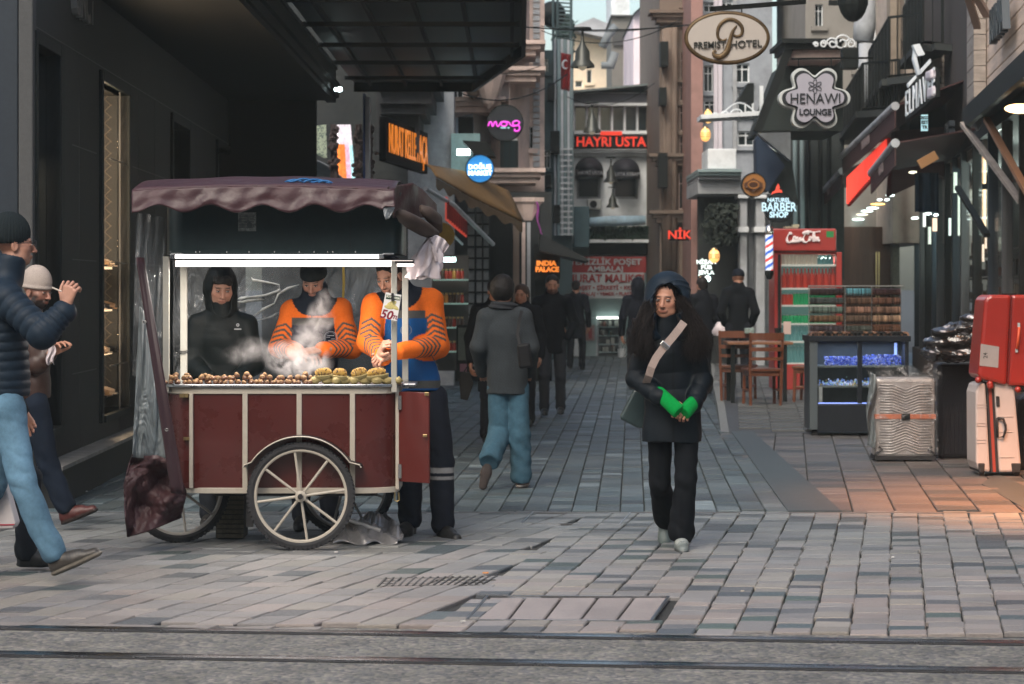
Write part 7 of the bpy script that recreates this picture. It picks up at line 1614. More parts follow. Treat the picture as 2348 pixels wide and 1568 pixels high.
railing('upper black iron balcony beside the timber cladding',[P(2160,100,36),P(2115,96,36),P(2072,140,40.5),P(2072,140,43)],.9)
railing('middle black iron balcony above the dark red awning',[P(2112,168,36.5),P(2038,175,37),P(1992,238,42),P(1992,238,44)],.9)
railing('lowest black iron balcony next to the star shaped sign',[P(2060,245,37),P(1978,250,38.5),P(1930,315,44)],.72)
B8=front('building','shaded grey building with a projecting dark eave behind the star shaped sign',1846,2046,-300,700,46,.4,mat('concrete_grey',(.24,.23,.21),.8,noise=.2,nscale=4,dirt=.4,dscale=2),[(1868,10,1886,60),(1960,60,2010,160),(1970,220,2030,330)],body=5,zb=0)
b=MB(); d=38; b.pbox(1792,88,1935,98,d-.3,1.8); b.pbox(1800,98,1930,112,d-.2,1.6); b.build('eave',m_dkframe,B8); ppart('eave_moulding',m_pinkst,B8,1806,112,1932,137,d-.05,1.5)
b=MB(); b.bar(P(1808,112,37.9),P(1735,302,37.9),.13,.13); b.build('eave_brace',m_dkframe,B8)
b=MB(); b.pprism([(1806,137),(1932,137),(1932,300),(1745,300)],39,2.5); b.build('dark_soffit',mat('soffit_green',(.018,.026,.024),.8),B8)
b=MB(); b.pprism([(1736,305),(1812,303),(1812,368)],38.5,.3); b.build('glazed_wing',mat('wing_glass',(.16,.18,.19),.4,noise=.3,nscale=4),B8)
b=MB(); b.pprism([(1733,320),(1735,420),(1760,440),(1800,380),(1740,308)],39.2,.5); b.build('banner_cloth',mat('navy_cloth',(.015,.03,.06),.8),B8)
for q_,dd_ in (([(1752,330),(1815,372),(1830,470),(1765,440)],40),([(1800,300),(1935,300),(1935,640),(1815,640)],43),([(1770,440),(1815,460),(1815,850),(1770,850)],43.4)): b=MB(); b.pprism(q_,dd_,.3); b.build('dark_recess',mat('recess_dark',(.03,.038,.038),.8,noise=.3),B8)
for x in (1822,1838,1852,1880,1900): b=MB(); b.tube([P(x,300,42.7),P(x+2,640,42.7)],.04,8); b.build('pipe',m_teal if x%4 else m_dkframe,B8)
ppart('timber_panel',mat('brown_panel',(.085,.045,.03),.5,noise=.35,nscale=2,stretch=(3,1,.3)),B8,1912,520,2062,850,45.2,.2)
ppart('steel_column',mat('speckled_column',(.17,.17,.13),.5,noise=.5,nscale=30),B8,2046,478,2062,850,44.9,.25)
for x in (2008,2014): ppart('door_rail',m_brass,B8,x,578,x+2,850,45.0,.05)
# scroll above eave
e=empty('scroll_finial',P(1905,112,37),'pale scrolled ironwork standing on the dark eave','ironwork'); b=MB()
for k,(x,r_) in enumerate(((1870,6),(1888,9),(1908,14),(1930,20),(1950,12))): scroll(b,x,104-r_*.3,37,r_,0,9,1 if k%2 else -1,.014)
b.build('scrollwork',m_white,e)
e=empty('street_lantern',P(1948,160,34),'black street lantern hanging left of the balconies','lantern'); b=MB(); b.pbox(1930,108,1968,158,34,.2); b.build('box',m_dkframe,e,bevel=.02)
b=MB(); b.ball(P(1955,-5,34.5),(.22,.2,.35),14,10); b.pbox(1900,0,1990,12,34.6,.05); b.build('upper_dish',m_dkframe,e,smooth=False)
b=MB(); b.tube([P(1985,0,43),P(1982,60,43),P(1978,95,43)],[.16,.2,.18],12); b.tube([P(1985,100,42.8),P(1984,240,42.8)],.13,12); tag(b.build('downpipe',m_greyst,smooth=True),'fat grey downpipe left of the cream arched building','pipe')
# awnings, red
m_aw=mat('dark_red_canvas',(.05,.018,.018),.7,noise=.25,nscale=5)
def rollaw(lab,a,c,drop,d0,d1,txt,lit=None,back=1.2):
    e=empty('awning',P(a[0],a[1]+drop,d0),lab,'awning'); A=P(a[0],a[1],d0); Cc=P(c[0],c[1],d1); s=(d0+d1)/2/F
    b=MB(); b.tube([A,Cc],.06,10); b.build('roller',m_greyst,e)
    b=MB(); dz=drop*s; b.add([A,Cc,Cc-Vector((0,0,dz)),A-Vector((0,0,dz))],[(0,1,2,3)]); b.build('valance',m_aw,e,solid=.02)
    b=MB(); o=Vector((back,.2,.45)); b.add([A,Cc,Cc+o,A+o],[(0,1,2,3)]); b.build('slope',m_aw,e,solid=.02)
    rt=(Cc-A).normalized(); 
    if rt.x<0: rt=-rt
    b=MB(); textmesh(b,txt,dz*.55,(A+Cc)/2-Vector((.03,.05,dz*.5)),rt,(0,0,1),.01,bold=.006,xs=.8); b.build('words',mat('faded_words',(.22,.17,.17),.7),e)
    return e
rollaw('dark red awning with faded words, farthest left of the three roller awnings',(1876,452),(1930,392),34,44,40.5,'KEBAP')
rollaw('long dark red roller awning with faded words above the glowing red letters',(1932,357),(2052,243),46,40,33.5,'KAHRAMANLAR')
rollaw('short dark red roller awning in front of the glowing red letters',(1997,397),(2052,328),50,35,31.5,'BEYOĞLU',back=2.5)
e=empty('red_letter_sign',P(1990,470,38),'steep glowing red lettered sign between the dark red awnings','sign')
b=MB(); N_=22
q=lambda u,v:P(1945+92*u,(405+(316-405)*u)*(1-v)+(473+(372-473)*u)*v,39-4*u)
b.add([q(0,0),q(1,0),q(1,1),q(0,1)],[(0,1,2,3)]); b.build('backing',mat('red_backing',(.3,.02,.015),.5,emit=(.6,.025,.015),es=.03),e,solid=.05)
b=MB()
for k in range(N_):
    u=(k+.5)/N_; b.bar(q(u,.04)+Vector((-.03,-.06,0)),q(u,.95)+Vector((-.03,-.06,0)),.045,.05)
b.build('letters',mat('red_letter_glow',(1,.08,.05),.5,emit=(.95,.05,.03),es=.4),e)
# white vertical lettered sign
e=empty('white_letter_sign',P(2110,277,31),'steep white block lettered sign with a logo above the dark red awning','sign')
q2=lambda u,v:P(2081+68*u,(212+(155-212)*u)*(1-v)+(277+(222-277)*u)*v,33-2.6*u)
b=MB(); b.add([q2(0,.0),q2(1,0),q2(1,1),q2(0,1)],[(0,1,2,3)]); b.build('backing',m_dkframe,e,solid=.06)
A=q2(0,.5);Cc=q2(1,.5); b=MB(); rt=(Cc-A).normalized(); textmesh(b,'ELMAVEE',.50,(A+Cc)/2+Vector((-.05,-.08,0)),rt,(0,0,1),.015,bold=-.004,xs=1.12,sp=1.2); b.build('letters',mat('white_letters',(.6,.63,.66),.5,emit=(.5,.58,.62),es=.12),e)
for q_,dd_ in (([(2092,103),(2108,100),(2120,125),(2104,128)],30.6),([(2096,108),(2108,160),(2113,168),(2104,172),(2093,136)],30.95),([(2081,192),(2100,172),(2101,178),(2083,200)],31.5),([(2110,160),(2133,135),(2134,143),(2112,168)],31.3)): b=MB(); b.pprism(q_,dd_,.12); b.build('logo_piece',MATS['white_letters'],e)
b=MB(); b.pbox(2132,158,2150,180,30.4,.4); b.pbox(2136,196,2150,222,30.4,.4); b.build('end_block',m_lilac,e,bevel=.03)
ppart('small_plate',mat('small_plate',(.35,.55,.6),.5,emit=(.3,.5,.55),es=.5),e,2112,263,2127,300,30.5,.04); b=MB()
for k,t in enumerate(('2023','EST','TR')): textmesh(b,t,.055,P(2119.5,270+k*11,30.48),(1,0,0),(0,0,1),.005,bold=.003)
b.build('plate_words',m_dkframe,e)
ppart('dark_bay',m_dkframe,B8,2085,225,2168,330,37.2,1.0); 
b=MB(); b.pprism([(2052,300),(2170,290),(2225,255),(2225,430),(2150,400),(2040,450)],36.8,.4); tag(b.build('awning',m_aw),'broad dark red canvas hanging behind the white lettered sign','awning')
b=MB(); b.bar(P(2106,378,31),P(2146,355,31),.06,.12); tag(b.build('timber_beam',mat('lit_timber',(.30,.15,.06),.6)),'short orange lit timber beam under the dark red canvas','beam')
b=MB(); b.grid(lambda u,v:P(2098+52*u,396+90*v,34+.06*math.sin(u*12)),14,6); tag(b.build('navy_flag',mat('navy_flag',(.010,.022,.045),.8,noise=.2),smooth=True,solid=.02),'dark navy flag hanging under the dark red canvas','flag')
# soffit lights under awning
for i,(x,y,w_,c_) in enumerate(((1967,503,28,0),(1976,492,28,1),(1987,484,28,0),(2000,477,28,0),(2012,468,34,2),(2016,458,10,0),(2033,458,10,0),(2040,448,20,0),(2047,437,24,0),(2052,428,12,0),(2097,500,16,0),(2127,490,15,0),(2145,493,8,0),(2092,395,18,1))):
    d=46-i*.9 if i<10 else 36; b=MB(); b.ball(P(x,y,d),(w_/2*d/F,.15,.018),14,6); tag(b.build('ceiling_light',[mat('cl0',(1,1,1),.4,emit=(.8,1,.95),es=2.6),mat('cl1',(1,1,1),.4,emit=(.9,.85,.6),es=1.3),mat('cl2',(1,1,1),.4,emit=(1,.6,.15),es=1.8)][c_],smooth=True),['slim white ceiling light','slim cream ceiling light','amber ceiling light'][c_]+' under the dark red awnings on the right','ceiling light','ceiling lights under the awnings')
# ---------------- hanging signs
e=empty('oval_sign',P(1667,150,22.5),'oval cream hotel sign in a gilt frame with a large script P','sign'); d=22.5
def oval(rx,ry,x=1667,y=86,n=56): return [(XX(x,d)+rx*d/F*math.cos(2*PI*i/n),ZZ(y,d)+ry*d/F*math.sin(2*PI*i/n)) for i in range(n)]
b=MB(); b.prism(oval(90,53),d,d+.10); b.build('face',mat('cream_sign',(.38,.35,.32),.5,noise=.06,nscale=6),e)
b=MB(); b.tube([Vector((x,d+.03,z)) for x,z in oval(92.5,56)],.026,10,closed=True); b.build('frame',m_gold,e,smooth=True)
b=MB(); pp=[(1650,100),(1652,90),(1658,88),(1664,92),(1662,97)]
zp=lambda L:[((1540.5+x/3.782),y/3.782) for x,y in L]
Pst=smoothpts(zp([(475,335),(440,352),(405,335),(393,285),(410,225),(455,180),(515,168),(575,195),(608,245),(600,300),(560,315),(530,300),(535,265),(560,225)]),5)
b.tube([P(p.x,p.y,d-.01) for p in Pst],[.006+.011*math.sin(PI*min(1,i/len(Pst)*1.1))**.7 for i in range(len(Pst))],8,flat=((0,1,0),.4))
Pst=smoothpts(zp([(560,222),(525,270),(505,340),(490,400),(470,450),(435,485),(400,492),(370,480),(358,455),(372,438),(385,450)]),5)
b.tube([P(p.x,p.y,d-.012) for p in Pst],[.004+.024*math.sin(PI*min(1,.05+i/len(Pst)))**1.2 for i in range(len(Pst))],8,flat=((0,1,0),.4)); b.build('script_letter',m_gold,e,smooth=True)
b=MB(); rt=Vector((1,0,.045)).normalized(); textmesh(b,'PREMIST',.088,P(1626.5,104,d-.012),rt,(0,0,1),.012,bold=.0015,xs=.93); textmesh(b,'HOTEL',.094,P(1710,101.5,d-.012),rt,(0,0,1),.012,bold=.001,xs=1.0); b.build('words',mat('dark_bronze',(.03,.03,.025),.4,metal=.3),e)
b=MB(); b.bar(P(1628,21,d+.05),P(1845,4,d+.6),.035,.045); b.bar(P(1640,21,d+.05),P(1640,33,d+.05),.012); b.bar(P(1700,15,d+.05),P(1700,30,d+.05),.012); b.build('bracket',m_dkframe,e)
d2=24.5; e=empty('star_sign',P(1868,300,d2),'white six lobed star sign with a flower and the words HENAWI LOUNGE','sign')
def lobes(off,n=180,d=d2):
    out=[]
    for i in range(n):
        a=2*PI*i/n; base=1+.185*math.cos(6*a)-.03*math.cos(12*a); r=(61+off)*base*.985 if off>=0 else (61+off*1.0)*base
        x=r*math.cos(a)*1.08; y=r*math.sin(a)*1.0
        out.append((XX(1867.6+x,d),ZZ(224.5-y,d)))
    return out
b=MB(); b.prism(lobes(6),d2+.02,d2+.16); b.build('outer_face',mat('sign_white',(.48,.52,.52),.4,noise=.05),e,bevel=.006)
b=MB(); b.prism(lobes(-1.0),d2+.0,d2+.018); b.build('dark_line',mat('dark_line',(.012,.016,.02),.5),e)
b=MB(); b.prism(lobes(-7.5),d2-.02,d2-.002); b.build('inner_face',mat('sign_grey_white',(.33,.33,.39),.5,noise=.05),e)
b=MB(); textmesh(b,'HENAWI',.148,P(1869,227,d2-.03),(1,0,0),(0,0,1),.01,xs=.89); textmesh(b,'LOUNGE',.088,P(1868.5,257.5,d2-.03),(1,0,0),(0,0,1),.01,bold=.002,xs=.92)
for k in range(6):
    a=PI/2+k*PI/3; c=Vector((math.cos(a),0,math.sin(a))); s_=Vector((-math.sin(a),0,math.cos(a))); o=P(1868,197.5,d2-.03)
    b.tube([o+c*.012+c*.06*(.5-.5*math.cos(t))+s_*.017*math.sin(t) for t in [2*PI*i/14 for i in range(14)]],.0035,5,closed=True)
b.build('words',MATS['dark_line'],e); b=MB(); b.bar(P(1830,135,d2+.08),P(1830,152,d2+.08),.01); b.bar(P(1905,135,d2+.08),P(1905,152,d2+.08),.01); b.bar(P(1815,135,d2+.08),P(2000,133,d2+.5),.02); b.build('hanger',m_dkframe,e)
e=disc('barber_sign','round black sign with glowing white words NATUREL BARBER SHOP',1785,476,32,33,mat('sign_dark',(.012,.016,.02)),rim=m_dkframe)
b=MB(); textmesh(b,'NATUREL',.075,P(1785,459,32.9),(1,0,0),(0,0,1),.01,bold=.002,xs=.95); textmesh(b,'BARBER',.17,P(1785,475.5,32.9),(1,0,0),(0,0,1),.01,bold=.003,xs=.80); textmesh(b,'SHOP',.105,P(1785,493,32.9),(1,0,0),(0,0,1),.01,bold=.004,xs=.95); b.build('words',mat('ice_glow',(.4,.55,.65),.4,emit=(.55,.85,1),es=.35),e)
b=MB(); b.pprism([(1768,447),(1771,440),(1778,436),(1780,428),(1784,421),(1787,429),(1786,434),(1792,436),(1794,447)],33,.05); b.build('flame',mat('flame_red',(.6,.06,.03),.5,emit=(.6,.05,.03),es=.5),e)
e=disc('round_sign','round orange brown sign with a dark emblem left of the barber sign',1727,424,26,36,mat('orange_sign',(.30,.125,.025),.5,noise=.15,nscale=8),rim=m_dkframe)
b=MB(); b.pprism([(1706,420),(1727,408),(1748,420),(1748,428),(1727,440),(1706,428)],35.9,.03); b.build('emblem',mat('emblem_brown',(.08,.03,.012),.5),e); b=MB(); b.tube([P(1727+12*math.cos(t),424-8*math.sin(t),35.85) for t in [2*PI*i/20 for i in range(20)]],.012,5,closed=True); b.build('ring',MATS['orange_sign'],e)
# barber pole
e=empty('barber_pole',P(1763,622,34.0),'lit red, white and blue striped barber pole beside the drinks fridge','barber pole')
b=MB(); b.hascol=True; c=P(1763,620,34); r_=9*34/F; n=28; m_=60; hh=(620-538)*34/F
for i in range(m_):
    for j in range(n):
        a0,a1=2*PI*j/n,2*PI*(j+1)/n; z0,z1=hh*i/m_,hh*(i+1)/m_; ph=((i/m_)*2.1*2+(j/n)*1.0+.12)%1; ph=((i/m_)*2.6-(j/n)*1.0)%1
        b.col=(.75,.05,.04) if .0<ph<.22 else (.02,.12,.6) if .5<ph<.72 else (.75,.78,.85)
        b.add([c+Vector((r_*math.cos(a0),r_*math.sin(a0),z0)),c+Vector((r_*math.cos(a1),r_*math.sin(a1),z0)),c+Vector((r_*math.cos(a1),r_*math.sin(a1),z1)),c+Vector((r_*math.cos(a0),r_*math.sin(a0),z1))],[(0,1,2,3)])
b.build('striped_tube',mat('pole_glow',attr='Col',rough=.3,es=.3),e)
b=MB(); b.lathe([(0,hh+.14),(r_*.8,hh+.12),(r_*1.15,hh+.03),(r_*1.1,hh)],c,'Z',20); b.build('top_cap',m_chrome,e,smooth=True); b=MB(); b.lathe([(r_*1.1,0),(r_*1.15,-.04),(r_*.6,-.12),(0,-.13)],c,'Z',20); b.build('bottom_cap',m_dkframe,e,smooth=True)
# ================= goods on the right pavement
ZP=.12
# drinks fridge
DFR=34.4; e=empty('drinks_fridge',(XX(1850,DFR),DFR+.35,ZP),'tall red drinks fridge full of bottles behind the jewellery case','fridge')
m_fr=mat('fridge_red',(.30,.03,.024),.4,noise=.08,nscale=5,coat=.2); m_frin=mat('fridge_inside',(.09,.17,.16),.5,emit=(.10,.22,.20),es=.25); d=DFR
b=MB(); b.pbox(1775,578,1791,893,d,.75); b.pbox(1917,578,1930,893,d,.75); b.pbox(1791,835,1917,893,d,.75); b.pbox(1791,578,1917,583,d,.75); b.pbox(1791,583,1917,835,d+.70,.05); b.build('cabinet',m_fr,e,bevel=.012)
b=MB(); b.pbox(1772,524,1917,576,d-.05,.8); hd_=b.build('header_panel',m_fr,e,bevel=.02)
b=MB(); cc=lambda x,y:P(1599.8+x/3.78,355.5+y/3.78,d-.07)
for L in ([(812,690),(800,676),(785,690),(772,720),(775,750),(800,755),(822,735),(835,712),(848,715),(842,735),(832,742),(828,730),(838,715),(856,722),(872,715),(862,735),(872,742),(888,722),(896,712),(884,730),(890,742),(906,722)],
          [(958,688),(945,672),(928,688),(912,720),(915,750),(940,755),(962,735),(972,714),(980,722),(975,738),(966,740),(966,726),(980,716),(998,715),(1006,668),(992,735),(1004,742),(1018,700),(1010,740),(1026,740),(1036,718),(1048,716),(1040,735),(1054,745)],
          [(905,680),(950,664),(1000,668),(1060,662)],[(800,752),(850,748),(885,752)]):
    S_=smoothpts(L,4); b.tube([cc(p.x,p.y) for p in S_],[.014+.007*math.sin(i*.5) for i in range(len(S_))],6)
b.build('script',mat('script_white',(.8,.7,.7),.5),hd_); ppart('green_badge',mat('green_badge',(.02,.18,.05),.5),hd_,1894,530,1911,544,d-.055,.006)
b=MB(); b.pbox(1783,583,1789,836,d-.02,.02); b.build('handle',m_dkframe,e)
ppart('lining',m_frin,e,1791,584,1917,835,d+.62,.03)
for y,lit_ in ((606,1),(660,1),(699,1),(741,1),(782,1),(832,0)): 
    b=MB(); b.pbox(1792,y,1916,y+4,d+.05,.55); b.build('shelf',mat('shelf_white',(.5,.5,.46),.4,emit=(.8,.8,.7),es=.2),e)
b=MB(); b.pbox(1791,584,1917,835,d+.015,.01); b.build('glass_door',m_thin,e)
bt=[mat('can_red',(.35,.03,.02),.3,emit=(.6,.05,.02),es=.12),mat('bottle_green',(.01,.22,.08),.2,emit=(.01,.3,.1),es=.15),mat('bottle_clear',(.10,.24,.24),.15,emit=(.08,.22,.22),es=.15),mat('bottle_white',(.5,.45,.38),.4,emit=(.5,.45,.35),es=.15),mat('bottle_cola',(.20,.02,.015),.2,emit=(.4,.03,.02),es=.15)]
lb=['small cream carton','tall red bottle','green bottle','dark cola can','clear water bottle']
FB_={}
def bottle(kind,x,y,hh,m_,where,key):
    s=d/F; loc=P(x,y,d+.18)
    if key in FB_: o=copy_tree(FB_[key],loc); return o
    b=MB(); r=.035; h_=hh*s
    prof={'can':[(0,0),(r*.9,0),(r,.01),(r,h_-.015),(r*.8,h_),(0,h_)],'bottle':[(0,0),(r,0),(r,h_*.55),(r*.85,h_*.65),(r*.35,h_*.82),(r*.35,h_),(0,h_)],'box':[(0,0),(r*1.1,0),(r*1.1,h_),(0,h_)]}[kind]
    b.lathe(prof,loc,'Z',10 if kind!='box' else 4); o=b.build('carton' if kind=='box' else kind,m_,angle=35,loc=loc); tag(o,where,'drink','drinks in the red fridge')
    l=MB(); r2=r*.38 if kind=='bottle' else r*.6; l.lathe([(r2,h_),(r2,h_+.012),(0,h_+.012)],loc,'Z',8); l.build('cap',m_bwh,o)
    FB_[key]=o; return o
def row(y,xs,spec):
    for x in xs: k=spec(x); bottle(*( (k[0],x,y,k[1],bt[k[2]],k[3],k[3]) ))
row(606,range(1797,1914,9),lambda x:('box',22,3,'cream carton on the top shelf of the red fridge') if x<1876 else ('bottle',20,2,'small clear bottle at the right end of the top shelf of the red fridge'))
row(660,range(1797,1914,8),lambda x:('bottle',45,4 if (x//8)%2 else 0,'tall dark cola bottle on the second shelf of the red fridge' if (x//8)%2 else 'tall bright red bottle on the second shelf of the red fridge'))
row(699,range(1797,1914,8),lambda x:('can',24,0,'red can on the third shelf of the red fridge') if x<1820 else ('can',26,1,'green can on the third shelf of the red fridge'))
row(741,range(1797,1914,8),lambda x:('can',18,1,'short green can on the fourth shelf of the red fridge'))
row(782,range(1797,1914,8),lambda x:('bottle',34,2,'clear water bottle on the fifth shelf of the red fridge'))
row(832,range(1797,1914,8),lambda x:('bottle',38,2,'clear water bottle on the bottom shelf of the red fridge'))
al=bpy.data.lights.new('fridge_lamp','AREA'); al.size=.6; al.size_y=.1; al.shape='RECTANGLE'; al.energy=9; al.color=(.8,1,.95); lo=bpy.data.objects.new('fridge_light',al); C.objects.link(lo); lo.location=P(1854,587,d+.25)
b=MB(); b.pbox(1800,519,1830,523,d+.1,.3); b.pbox(1818,514,1832,519,d+.15,.2); tag(b.build('boxes_on_fridge',mat('card_pale',(.3,.28,.2),.7,noise=.4,nscale=9)),'small pale boxes lying on top of the red fridge','box')
# wooden chairs and table
m_ch=mat('varnished_wood',(.12,.040,.019),.4,noise=.3,nscale=5,stretch=(4,4,.6),coat=.2,bump=.1,bscale=60)
def chair(loc,rz,lab,sc_=1.0):
    e=empty('wooden_chair',loc,lab,'chair','wooden chairs by the cafe table'); e.rotation_euler=(0,0,rz); e.scale=(sc_,)*3
    o=ORIG[e.name].copy()
    def bl(b,name): 
        b.M=None; b.v=[(v[0]+o.x,v[1]+o.y,v[2]+o.z) for v in b.v]; return b.build(name,m_ch,e,bevel=.005)
    for sx in(-1,1):
        b=MB(); b.bar((sx*.19,-.19,0),(sx*.20,-.21,.45),.035,.04); b.bar((sx*.20,-.21,.45),(sx*.205,-.27,.93),.032,.038); bl(b,'leg')
        b=MB(); b.bar((sx*.20,.20,0),(sx*.19,.19,.44),.038,.038); bl(b,'leg')
        b=MB(); b.bar((sx*.195,-.2,.2),(sx*.195,.2,.2),.022,.03); bl(b,'stretcher')
    b=MB(); b.bb(-.225,.225,-.225,.225,.44,.475); bl(b,'seat')
    b=MB(); b.bb(-.20,.20,-.2,.2,.38,.438); bl(b,'apron')
    for z,h_ in ((.88,.09),(.72,.05),(.60,.04)):
        b=MB(); b.grid(lambda u,v:(-.20+.4*u,-.255-(z-.6)*.07-.02*math.sin(PI*u),z-h_/2+h_*v),8,1); 
        b.v=[(v[0]+o.x,v[1]+o.y,v[2]+o.z) for v in b.v]; b.build('back_rail',m_ch,e,solid=.025)
    return e
# chair backs face the camera: back at -y
chair((XX(1748,29.9),29.95,ZP),R(6),'wooden slat back chair nearest the camera at the cafe table',.98)
chair((XX(1692,31.3),31.3,ZP),R(-14),'wooden slat back chair left of the nearer one at the cafe table',.98)
chair((XX(1850,30.5)+.12,30.9,ZP),R(70),'wooden chair half hidden by the left end of the jewellery case',.98)
e=empty('cafe_table',(XX(1735,30.9),30.95,ZP),'dark wooden cafe table between the chairs','table'); b=MB(); b.bb(XX(1663,30.9),XX(1812,30.9),30.6,31.35,ZP+.74,ZP+.775); b.build('tabletop',mat('table_wood',(.20,.09,.045),.4,noise=.2),e,bevel=.006)
for sx in(-1,1):
    for sy in(-1,1): b=MB(); b.bar((XX(1735,30.9)+sx*.33,30.97+sy*.3,ZP),(XX(1735,30.9)+sx*.33,30.97+sy*.3,ZP+.74),.05); b.build('leg',m_dkframe,e)
b=MB(); b.pbox(1796,737,1813,766,30.8,.03); tag(b.build('napkin_holder',mat('napkin_pink',(.5,.38,.34),.6),bevel=.004),'pale menu card standing on the cafe table','menu card')
b=MB(); b.pbox(1707,752,1729,765,30.85,.12); tag(b.build('glass_jar',mat('glassy_tin',(.20,.26,.24),.2,noise=.6,nscale=40),bevel=.01),'small shiny tin on the left side of the cafe table','tin')
b=MB(); b.lathe([(0,0),(.04,0),(.045,.09),(0,.09)],P(1783,768,30.9),'Z',12); tag(b.build('dark_cup',m_dkframe),'dark cup on the cafe table behind the chair back','cup')
b=MB(); b.lathe([(0,0),(.03,0),(.035,.1),(0,.1)],P(1620,786,31.2),'Z',12)
# jewellery case
DJ=25.8; e=empty('jewellery_case',(XX(1968,DJ),DJ+.3,0),'glazed black jewellery display case on castors with blue lit trays','display case'); m_cs=mat('case_black',(.012,.015,.02),.35,noise=.2,nscale=9)
m_csp=mat('case_side',(.10,.12,.13),.4,metal=.3)
for nm,x0,y0,x1,y1,dd,t,mm in (('top_deck',1854,770,2088,783,-.02,.6,m_cs),('case_post',1856,783,1874,985,0,.05,m_csp),('case_post',2074,783,2083,985,0,.05,m_cs),('case_post',1966,783,1976,925,.0,.05,m_cs),('base',1874,928,2083,990,.0,.55,m_cs),('case_side',1856,783,1862,985,.05,.5,m_cs),('case_side',2078,783,2083,985,.05,.5,m_cs),('back_panel',1862,783,2078,928,.5,.03,mat('case_back',(.05,.06,.065),.5,noise=.5,nscale=3))):
    ppart(nm,mm,e,x0,y0,x1,y1,DJ+dd,t,bevel=.004)
for y in (838,884): ppart('shelf',mat('case_shelf',(.2,.24,.24),.3),e,1874,y,2076,y+4,DJ+.08,.42)
ppart('led_strip',mat('blue_led',(.3,.4,1),.4,emit=(.35,.5,1),es=.5),e,1876,923,2074,925.5,DJ+.02,.02)
ppart('led_strip',mat('blue_led',(.3,.4,1)),e,2050,786,2056,830,DJ+.4,.02)
ppart('white_edge',m_bwh,e,1877,887,1885,922,DJ+.02,.02)
b=MB(); b.pbox(1874,784,1966,924,DJ+.012,.008); b.pbox(1976,784,2074,924,DJ+.012,.008); b.build('glass',m_thin,e)
for x in (1866,2074): b=MB(); b.cyl(P(x,995,DJ+.1)+Vector((-.03,0,0)),P(x,995,DJ+.1)+Vector((.03,0,0)),.05,n=14); b.build('castor',m_black,e)
tray=[(1,(1876,816,1968,838),(.04,.08,.42)),(2,(1978,812,2070,838),(.04,.1,.5))]
for i,(x0,y0,x1,y1) in enumerate(((1890,818,1966,838),(1978,814,2066,838))):
    t=empty('jewellery_tray',P((x0+x1)/2,y1,DJ+.2),['blue beaded jewellery roll on the upper left shelf of the case','blue beaded jewellery roll on the upper right shelf of the case'][i],'jewellery'); b=MB(); rr=random.Random(i)
    b.hascol=True
    for k in range(420): b.col=rr.choice([(.05,.10,.5),(.12,.2,.7),(.3,.35,.6),(.03,.05,.3)]); b.ball(P(rr.uniform(x0,x1),rr.uniform(y0,y1-1),DJ+.15+rr.uniform(0,.2)),rr.uniform(.006,.012),5,4)
    b.build('beads',mat('blue_beads',attr='Col',rough=.25,es=.15),t)
b=MB(); rr=random.Random(9); b.hascol=True
for k in range(420):
    x=rr.choice((rr.gauss(1925,24),rr.gauss(2000,14))); x=min(max(x,1878),2070); y=884-abs(rr.gauss(0,6)); b.col=rr.choice([(.25,.4,.9),(.5,.6,.9),(.1,.2,.5),(.3,.5,.45),(.3,.25,.1)]); b.ball(P(x,y,DJ+.15+rr.uniform(0,.2)),rr.uniform(.006,.014),5,4)
tag(b.build('gem_heap',mat('gems',attr='Col',rough=.15,es=.3)),'sparkling heap of blue stones on the lower shelf of the case','jewellery')
al=bpy.data.lights.new('case_lamp','AREA'); al.size=.9; al.size_y=.05; al.shape='RECTANGLE'; al.energy=3; al.color=(.55,.7,1); lo=bpy.data.objects.new('case_light',al); C.objects.link(lo); lo.location=P(1968,788,DJ+.25)
# bracelet rack
e=empty('bracelet_rack',P(1962,775,DJ+.3),'clear acrylic rack of bracelets standing on the jewellery case','display rack'); m_acr=mat('acrylic_edge',(.25,.25,.24),.2,spec=.8,alpha=.8); dd=DJ+.25
b=MB(); b.pbox(1853,654,2071,657,dd,.02)
for x in (1853,1936,1997,2064): b.pbox(x,657,x+1.6,772,dd,.02)
b.build('rack_frame',m_acr,e)
b=MB(); b.pbox(1854,656,2066,771,dd+.05,.008); b.build('clear_sheet',m_thin,e)
cols=[[(.03,.02,.02),(.10,.28,.33),(.04,.02,.02)],[(.05,.06,.06),(.10,.06,.04),(.12,.06,.04)],[(.10,.14,.12),(.30,.17,.12),(.22,.13,.09)],[(.15,.09,.05),(.10,.07,.05),(.30,.20,.13)],[(.06,.05,.06),(.06,.07,.06),(.10,.05,.03)]]
for r0,yy in enumerate((669,690,711,731,754)):
    for c0,(xa,xb) in enumerate(((1856,1934),(1939,1996),(2000,2063))):
        b=MB(); b.pbox(xa,yy+3,xb,yy+5.5,dd-.05,.12); b.pbox(xa,yy+13,xb,yy+15,dd-.03,.02); b.build('rod',mat('rod_wood',(.12,.05,.03),.5),e)
        nb=int((xb-xa)/(3.3)); rr=random.Random(r0*3+c0); b=MB(); b.hascol=True
        for k in range(nb):
            x=xa+2+k*3.3; b.col=shade(cols[r0][c0],rr.uniform(.4,1.7)); c=P(x,yy,dd-.03); b.tube([c+Vector((.0,.035*math.cos(t),.035*math.sin(t))) for t in [2*PI*i/10 for i in range(10)]],rr.uniform(.004,.0075),5,closed=True)
        b.build('bracelet_row',mat('bracelets',attr='Col',rough=.4),e)
b=MB(); b.hascol=True; rr=random.Random(5)
x=1862
while x<2080: 
    b.col=rr.choice([(.25,.14,.09),(.03,.03,.03),(.14,.08,.06),(.02,.02,.02)]) ; b.lathe([(.018,-.10),(.04,-.10),(.04,.10),(.018,.10),(.018,-.10)],P(x,768,DJ+.15),'Y',14); x+=10
